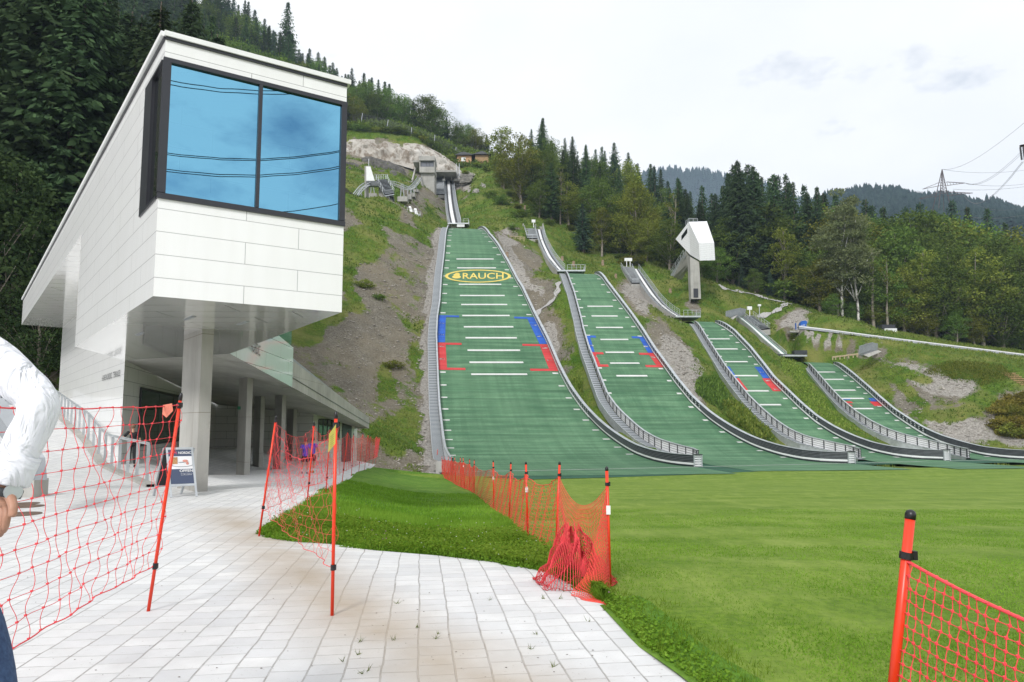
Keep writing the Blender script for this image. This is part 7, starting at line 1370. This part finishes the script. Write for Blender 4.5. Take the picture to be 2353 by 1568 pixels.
for u, vb, vt, Y, key, lab, wd in ((1152, 432, 284, 226, 'thin', 'lone tall yellowish tree with a gappy crown on the shoulder right of the start house', 1.25), (1158, 440, 365, 224, 'ol0', 'bushy lower companion close beneath the lone tall tree', 1.2), (1462, 600, 408, 184, 'ol1', 'tall yellow green tree left of the judging tower', 1.0), (1490, 606, 500, 180, 'ol0', 'broad rounded olive tree just left of the judging tower', 1.35), (1938, 726, 440, 157, 'bi0', 'left one of the pair of tall white birches', 1.1), (1966, 732, 452, 156, 'bi1', 'right one of the pair of tall white birches', 1.0),
    (2008, 740, 560, 157, 'bare', 'slim bare trunked tree just right of the two birches', 1.), (2040, 752, 590, 156, 'bare', 'slim tree above the concrete chamber', 1.), (2125, 745, 560, 160, 'thin', 'forked pale tree at the edge of the broadleaved wood', 1.1), (1806, 690, 510, 166, 'thin', 'slender grey green tree before the dark spruces right of the tower', 1.), (1290, 478, 380, 200, 'bare', 'bare stemmed tree standing alone over the second in-run', .8), (1555, 610, 440, 176, 'bare', 'leaning bare stems left of the judging tower', 1.3), (640, 150, 4, 320, 'sp0', 'tallest spruce tip on the left mountain skyline', 1.1), (1249, 400, 270, 235, 'sp0', 'highest spruce tip of the middle wood', 1.1), (1704, 660, 366, 172, 'big0', 'tallest dark spruce behind the judging tower', 1.15), (1740, 668, 378, 175, 'big1', 'second tallest dark spruce, just right of the tallest', 1.15)):
    p = gxy(u, Y); h = P(u, vt, Y)[2] - p[2]; kd = kindof(key); tree(key, p, h, lab, None, {'s': 'spruce_tree', 'i': 'birch_tree'}.get(kd, 'broadleaf_tree'), wide=wd)
for u, Y, h, lab in ((20, 52, 16, 'rounded dark green broadleaf tree at the left edge behind the ramp'), (95, 50, 9, 'low dark broadleaf bush at the foot of the white building, far left'), (-70, 50, 18, 'bushy broadleaf tree at the left edge under the spruces')): tree('dk', gxy(u, Y), h, lab, None, 'broadleaf_tree')
# shrubs
def shrubs(pts, keys, hr, where, group):
    for i, q in enumerate(sorted(pts)):
        p = Gt(q[0], q[1], *(q[2:4] if len(q) > 2 else (62, 400))); p[2] = Zt(p[0], p[1])[0] - .15; tree(rnd.choice(keys), p, rnd.uniform(*hr), '%s leafy shrub from the left %s' % (ORD[i], where), group, 'shrub', 'shrub', wide=rnd.uniform(1., 1.6))
shrubs([(800 + i * 17, 300 + 24 * (i / 14) ** 1.4 + 48 * max(0, i - 9) / 5) for i in range(15)], ['bush0', 'bush1', 'bush0'], (1.6, 3.2), 'along the top of the pale rock cutting', 'shrubs above the rock cutting')
shrubs([(1130, 455), (1150, 470), (1172, 452), (1190, 480), (1215, 470), (1200, 500), (1240, 500), (1232, 480), (1262, 518), (1285, 505), (1310, 530), (1325, 552), (1352, 545), (1380, 560), (1402, 580), (1340, 520), (1368, 535), (1430, 596), (1450, 610), (1300, 490), (1270, 480), (1225, 455)], ['bush0', 'bush1', 'bush0', 'bush2'], (1.3, 3.0), 'on the rough slope below the lone tree', 'shrubs on the rough slope')
shrubs([(1176, 528), (1070, 400), (1095, 383), (1060, 385), (1120, 395), (868, 688), (840, 662), (905, 845), (1240, 560)], ['bush1', 'bush0'], (1., 1.8), 'scattered over the open hillside', 'scattered hillside shrubs')
shrubs([(2300, 985), (2328, 960), (2345, 990), (2350, 930), (2290, 955), (2320, 1000)], ['heath', 'heath', 'bush1'], (1.6, 2.6), 'in the reddish thicket at the right edge', 'reddish thicket at the right edge')
for i, (u, v, h) in enumerate(((1318, 612, 1.2), (1262, 570, 1.0), (1415, 640, 1.1), (1165, 588, .8), (1540, 672, .9), (1292, 598, .9), (1206, 482, 1.3), (1385, 610, 1.3))):
    p = Gt(u, v, 100); b = MB(); b.tube([p - A([0, 0, .4]), p + A([0, .05, h * .5]), p + A([.05, 0, h])], [.42, .34, .30], 9); tag(b.build('tree_stump', MT['stump'], loc=p), '%s pale cut tree stump from the left on the slope below the middle wood' % ORD[[x_[0] for x_ in sorted([(1318,), (1262,), (1415,), (1165,), (1540,), (1292,), (1206,), (1385,)])].index(u)], 'stump', 'tree stumps on the slope')
# ---- grass tufts and weeds over the hillside, one mass
rg = np.random.RandomState(3)
def scatter(n, ubox, vfun=None, ymin=60, ymax=260, dens=None):
    yy = ymin + (ymax - ymin) * rg.rand(n) ** 1.35; uu = ubox[0] + (ubox[1] - ubox[0]) * rg.rand(n); xx = (uu - CX) / 1600 * yy; zz = Zt(xx, yy); P3 = np.stack([xx, yy, zz], 1); u2, v2 = projv(P3); return P3, u2, v2
def inmask(P3):
    t, l = tau_lat(P3[:, 0], P3[:, 1]); ok = P3[:, 1] > yo(P3[:, 0]) + 3
    for j in J: ok &= ~((t > -6) & (t < j.te + 2) & (l > j.L(t) - 2.2) & (l < j.R(t) + 1.2))
    for k, R_ in enumerate(INR):
        r = A([[*(P(a, c, Y) + P(b_, c, Y)) / 2] for a, b_, c, Y in R_])[::-1]; cx_ = np.interp(P3[:, 1], r[:, 1], r[:, 0]); ok &= ~((P3[:, 1] > r[0, 1] - 4) & (P3[:, 1] < r[-1, 1] + 3) & (np.abs(P3[:, 0] - cx_) < 3.4))
    return ok & ~((P3[:, 0] < -8) & (P3[:, 1] < 66))
gi = np.stack([np.clip(np.searchsorted(gx, np.clip(0, 0, 0)), 0, 0)] * 2)
def gmask(P3, arr):
    a = arr.reshape(len(gy), len(gx)); i = np.clip(np.searchsorted(gy, P3[:, 1]), 0, len(gy) - 1); k = np.clip(np.searchsorted(gx, P3[:, 0]), 0, len(gx) - 1); return a[i, k]
P3, u2, v2 = scatter(90000, (760, 2400)); gm = gmask(P3, grass) + .12 * fbm(P3[:, 0] / 3, P3[:, 1] / 3, 9, 3); ok = inmask(P3) & (gm > .45) & (gmask(P3, forest) < .5) & (u2 > 700); P3 = P3[ok]; n_ = len(P3); print('tufts', n_)
rep = 3; Q = np.repeat(P3, rep, 0) * K + rg.randn(n_ * rep, 3) * A([.12, .12, .0]); D = rg.randn(n_ * rep, 3) * .45 + A([0, 0, 1.]); hh_ = (.14 + .22 * rg.rand(n_ * rep)) * np.clip(Q[:, 1] / 90, .8, 1.5)
quads(Q - A([0, 0, .03]), D, hh_, hh_ * .5, rg, 'grass', MT['grass_tuft'], .5 + .5 * fbm(Q[:, 0] / 6, Q[:, 1] / 6, 4, 3) + .2 * rg.randn(n_ * rep), tri=True)['kind'] = 'stuff'
def weeds(n, poly, name, mat, h0, h1):
    """dense tall weeds inside an outline given on the ground"""
    g = A([Gt(*q)[:2] for q in poly]); mn, mx_ = g.min(0), g.max(0); q = mn + (mx_ - mn) * rg.rand(n * 3, 2); c = np.zeros(len(q), bool); m_ = len(g)
    for i in range(m_):
        a, b_ = g[i], g[(i + 1) % m_]; cond = ((a[1] > q[:, 1]) != (b_[1] > q[:, 1])) & (q[:, 0] < (b_[0] - a[0]) * (q[:, 1] - a[1]) / (b_[1] - a[1] + 1e-9) + a[0]); c ^= cond
    q = q[c][:n]; P3 = np.stack([q[:, 0], q[:, 1], Zt(q[:, 0], q[:, 1])], 1); P3 = P3[inmask(P3)]; n_ = len(P3)
    if n_ < 5: return
    Q = np.repeat(P3, 4, 0) * K + rg.randn(n_ * 4, 3) * .1; h = (h0 + (h1 - h0) * rg.rand(n_ * 4)) * (.75 + .35 * fbm(Q[:, 0] / 1.5, Q[:, 1] / 1.5, 2, 3)); o = quads(Q - A([0, 0, .05]), rg.randn(n_ * 4, 3) * .4 + A([0, 0, 1]), h, h * .28, rg, name, MT[mat], .4 + .35 * rg.randn(n_ * 4)); o['kind'] = 'stuff'
weeds(2400, [(1318, 868), (1375, 868), (1420, 935), (1480, 1020), (1450, 1015), (1380, 965), (1330, 900)], 'undergrowth', 'weed', .2, .6); weeds(3200, [(1600, 880), (1650, 870), (1700, 920), (1790, 1020), (1740, 1000), (1650, 940), (1600, 905)], 'undergrowth', 'leaf_green', .3, .8); weeds(3000, [(1660, 930), (1700, 930), (1780, 1010), (1740, 1005), (1670, 955)], 'undergrowth', 'weed', .4, .9); weeds(3200, [(1790, 800), (1850, 830), (1900, 920), (2000, 1000), (1900, 1000), (1800, 870)], 'undergrowth', 'weed', .2, .45); weeds(2500, [(1480, 880), (1400, 930), (1420, 955), (1330, 868)], 'undergrowth', 'weed', .3, .7)
weeds(3200, [(2150, 835), (2300, 840), (2330, 870), (2250, 890), (2120, 860)], 'undergrowth', 'weed', .12, .35); weeds(4000, [(2290, 935), (2353, 920), (2353, 1010), (2290, 1000)], 'undergrowth', 'heather', .4, 1.0)
# forest floor cover, brushwood
P3, u2, v2 = scatter(26000, (1100, 2450), ymin=140, ymax=215); ok = inmask(P3) & (gmask(P3, forest) > .4); P3 = P3[ok]; Q = np.repeat(P3, 3, 0) * K + rg.randn(len(P3) * 3, 3) * .35; quads(Q, rg.randn(len(Q), 3) * .8 + A([0, 0, .8]), .4 + .5 * rg.rand(len(Q)), .35, rg, 'undergrowth', MT['leaf_green'], rg.rand(len(Q)) * .5)['kind'] = 'stuff'
P3, u2, v2 = scatter(9000, (780, 1140), ymin=246, ymax=300); P3 = P3[inmask(P3)]; P3 = P3[(gmask(P3, forest) > .2) | (P3[:, 1] > 252)]; Q = np.repeat(P3, 4, 0) * K + rg.randn(len(P3) * 4, 3) * .5; quads(Q, rg.randn(len(Q), 3) * .8 + A([0, 0, .8]), .6 + .6 * rg.rand(len(Q)), .5, rg, 'undergrowth', MT['leaf_green'], .3 + rg.rand(len(Q)) * .6)['kind'] = 'stuff'
P3 = gmask and np.zeros((0, 3)); xs = rg.uniform(-120, -18, 14000); ys = rg.uniform(48, 78, 14000); kk = (xs < -27) | (ys > 72); xs, ys = xs[kk], ys[kk]; P3 = np.stack([xs, ys, Zt(xs, ys)], 1); Q = np.repeat(P3, 2, 0) * K + rg.randn(len(P3) * 2, 3) * .3; quads(Q, rg.randn(len(Q), 3) * .8 + A([0, 0, .8]), .5 + .5 * rg.rand(len(Q)), .4, rg, 'undergrowth', MT['leaf_green'], rg.rand(len(Q)) * .5)['kind'] = 'stuff'
# loose stones on the bare slopes, one mass
P3, u2, v2 = scatter(240000, (760, 2400)); gm = gmask(P3, grass); pm = gmask(P3, pale); ok = inmask(P3) & (gm < .5) & (gmask(P3, forest) < .5) & (rg.rand(len(P3)) < .35 + .65 * pm); P3 = P3[ok]; n_ = len(P3); s_ = (.03 + .15 * rg.rand(n_) ** 6) * np.clip(P3[:, 1] / 90, .7, 1.3) / K
oc = A([(1, 0, 0), (0, 1, 0), (-1, 0, 0), (0, -1, 0), (0, 0, .8), (0, 0, -.5)]); V = P3[:, None] + (oc[None] * (.7 + .6 * rg.rand(n_, 6, 1))) * s_[:, None, None] * A([1.3, 1, .8]); F = A([(0, 1, 4), (1, 2, 4), (2, 3, 4), (3, 0, 4), (1, 0, 5), (2, 1, 5), (3, 2, 5), (0, 3, 5)]); npmesh('rubble', V.reshape(-1, 3), (np.arange(n_)[:, None, None] * 6 + F[None]).reshape(-1, 3), MT['stones'])['kind'] = 'stuff'; print('stones', n_)
# ---- lawn: clover and grass blades near the paving, short mown blades on the field
def nearblades(n, region, hmin, hmax, wd, mat, name, lay=.45, clover=False):
    q = region(n); m_ = len(q); P3 = np.stack([q[:, 0], q[:, 1], gz(q[:, 0], q[:, 1]) + .012], 1) * K; h = hmin + (hmax - hmin) * rg.rand(m_) ** 1.5
    sh = .45 + .3 * fbm(q[:, 0] * 1.3, q[:, 1] * 1.3, 6, 3) + .18 * rg.randn(m_)
    if clover:
        a = rg.rand(m_) * 6.28; D = np.stack([np.cos(a), np.sin(a), .15 + .5 * rg.rand(m_)], 1); P3[:, 2] += h; return quads(P3, D, wd * (.7 + .6 * rg.rand(m_)), wd * .9, rg, name, MT[mat], sh, nrm=np.tile([0, 0, 1.], (m_, 1)) + rg.randn(m_, 3) * .35)
    return quads(P3, rg.randn(m_, 3) * lay + A([0, 0, 1.]), h, wd, rg, name, MT[mat], sh, tri=True)
fxi = lambda y: np.interp(y, np.r_[fo[0, 1] - .3, fo[:, 1], 120], np.r_[xr(fo[0, 1] - .3) + .1, fo[:, 0], -6.])
def reg_lawn(y0, y1, p=1.6):
    def f(n): y = y0 + (y1 - y0) * rg.rand(n) ** p; a, b_ = xr(y), fxi(y); x_ = a - .03 + (b_ - a) * rg.rand(n); k = b_ > a; return np.stack([x_, y], 1)[k]
    return f
def reg_edge(y0, y1, w_):
    def f(n): y = y0 + (y1 - y0) * rg.rand(n); return np.stack([xr(y) - .06 + w_ * rg.rand(n) ** 1.6 * (1 + .35 * fbm(y * 1.8, y * 0, 3, 3)), y], 1)
    return f
def reg_field(n): y = 2.6 + 17 * rg.rand(n) ** 1.5; x_ = np.maximum(xr(y) + .1, fxi(y)) + (y * .95 + 1) * rg.rand(n); return np.stack([x_, y], 1)
g_ = nearblades(60000, reg_lawn(6.5, 16), .05, .12, .010, 'grass_blade', 'grass'); g_['kind'] = 'stuff'; nearblades(45000, reg_lawn(6.5, 30, 1.3), .03, .09, .016, 'grass_blade', 'grass')['kind'] = 'stuff'
nearblades(26000, reg_lawn(6.5, 13, 1.2), .03, .09, .028, 'grass_blade', 'clover', clover=True)['kind'] = 'stuff'
nearblades(7500, reg_edge(1.5, 11, .26), .005, .04, .022, 'grass_blade', 'clover', clover=True)['kind'] = 'stuff'; nearblades(9000, reg_edge(1.5, 8, .5), .02, .08, .007, 'grass_blade', 'grass', .6)['kind'] = 'stuff'; nearblades(230000, reg_field, .012, .035, .006, 'grass_blade', 'grass', .8)['kind'] = 'stuff'
q = np.stack([rg.uniform(0, 1, 110), rg.uniform(6.6, 15, 110)], 1); xs = xr(q[:, 1]) + (fxi(q[:, 1]) - xr(q[:, 1])) * q[:, 0]; P3 = np.stack([xs, q[:, 1], gz(xs, q[:, 1])], 1) * K + A([0, 0, .085]); oc2 = oc * .008; V = P3[:, None] + oc2[None]; npmesh('clover_flowers', V.reshape(-1, 3) / K, (np.arange(110)[:, None, None] * 6 + F[None]).reshape(-1, 3), [MT['flower_white'], MT['flower_pink']], mi=np.repeat((rg.rand(110) < .35).astype(int), 8))['kind'] = 'stuff'
# weeds in the paving joints, crumbs and leaves on the blocks
ca, sa = math.cos(rad(97.4)), math.sin(rad(97.4)); L_ = []
for i in range(26):
    u = rg.uniform(700, 1560); v = rg.uniform(1290, 1560); p = G(u, v); L_.append(p)
L_ = A([p for p in L_ if p[0] < xr(p[1]) - .1]); xx = L_ * K; rr_ = np.floor((xx[:, 0] * -sa * 0 + (xx @ A([math.sin(rad(97.4)), math.cos(rad(97.4)) * -1, 0])) * 0)); Q = np.repeat(L_ * K, 9, 0) + rg.randn(len(L_) * 9, 3) * .006; quads(Q * A([1, 1, 0]) + A([0, 0, .014]), rg.randn(len(Q), 3) * .8 + A([0, 0, 1]), .02 + .035 * rg.rand(len(Q)), .004, rg, 'weeds', MT['grass_tuft'], .5 + .3 * rg.randn(len(Q)), tri=True)['kind'] = 'stuff'
L_ = A([G(rg.uniform(60, 1650), 1250 + 320 * rg.rand() ** .8) for i in range(170)]); L_ = L_[L_[:, 0] < xr(L_[:, 1]) - .05]; n_ = len(L_); V = (L_ * K)[:, None] + oc[None] * (.0015 + .0035 * rg.rand(n_, 1, 1) ** 2) * A([1.6, 1, .6]) + A([0, 0, .018]); npmesh('debris', V.reshape(-1, 3) / K, (np.arange(n_)[:, None, None] * 6 + F[None]).reshape(-1, 3), MT['dirt'])['kind'] = 'stuff'
print('objects', len(bpy.data.objects), 'trees', NT)
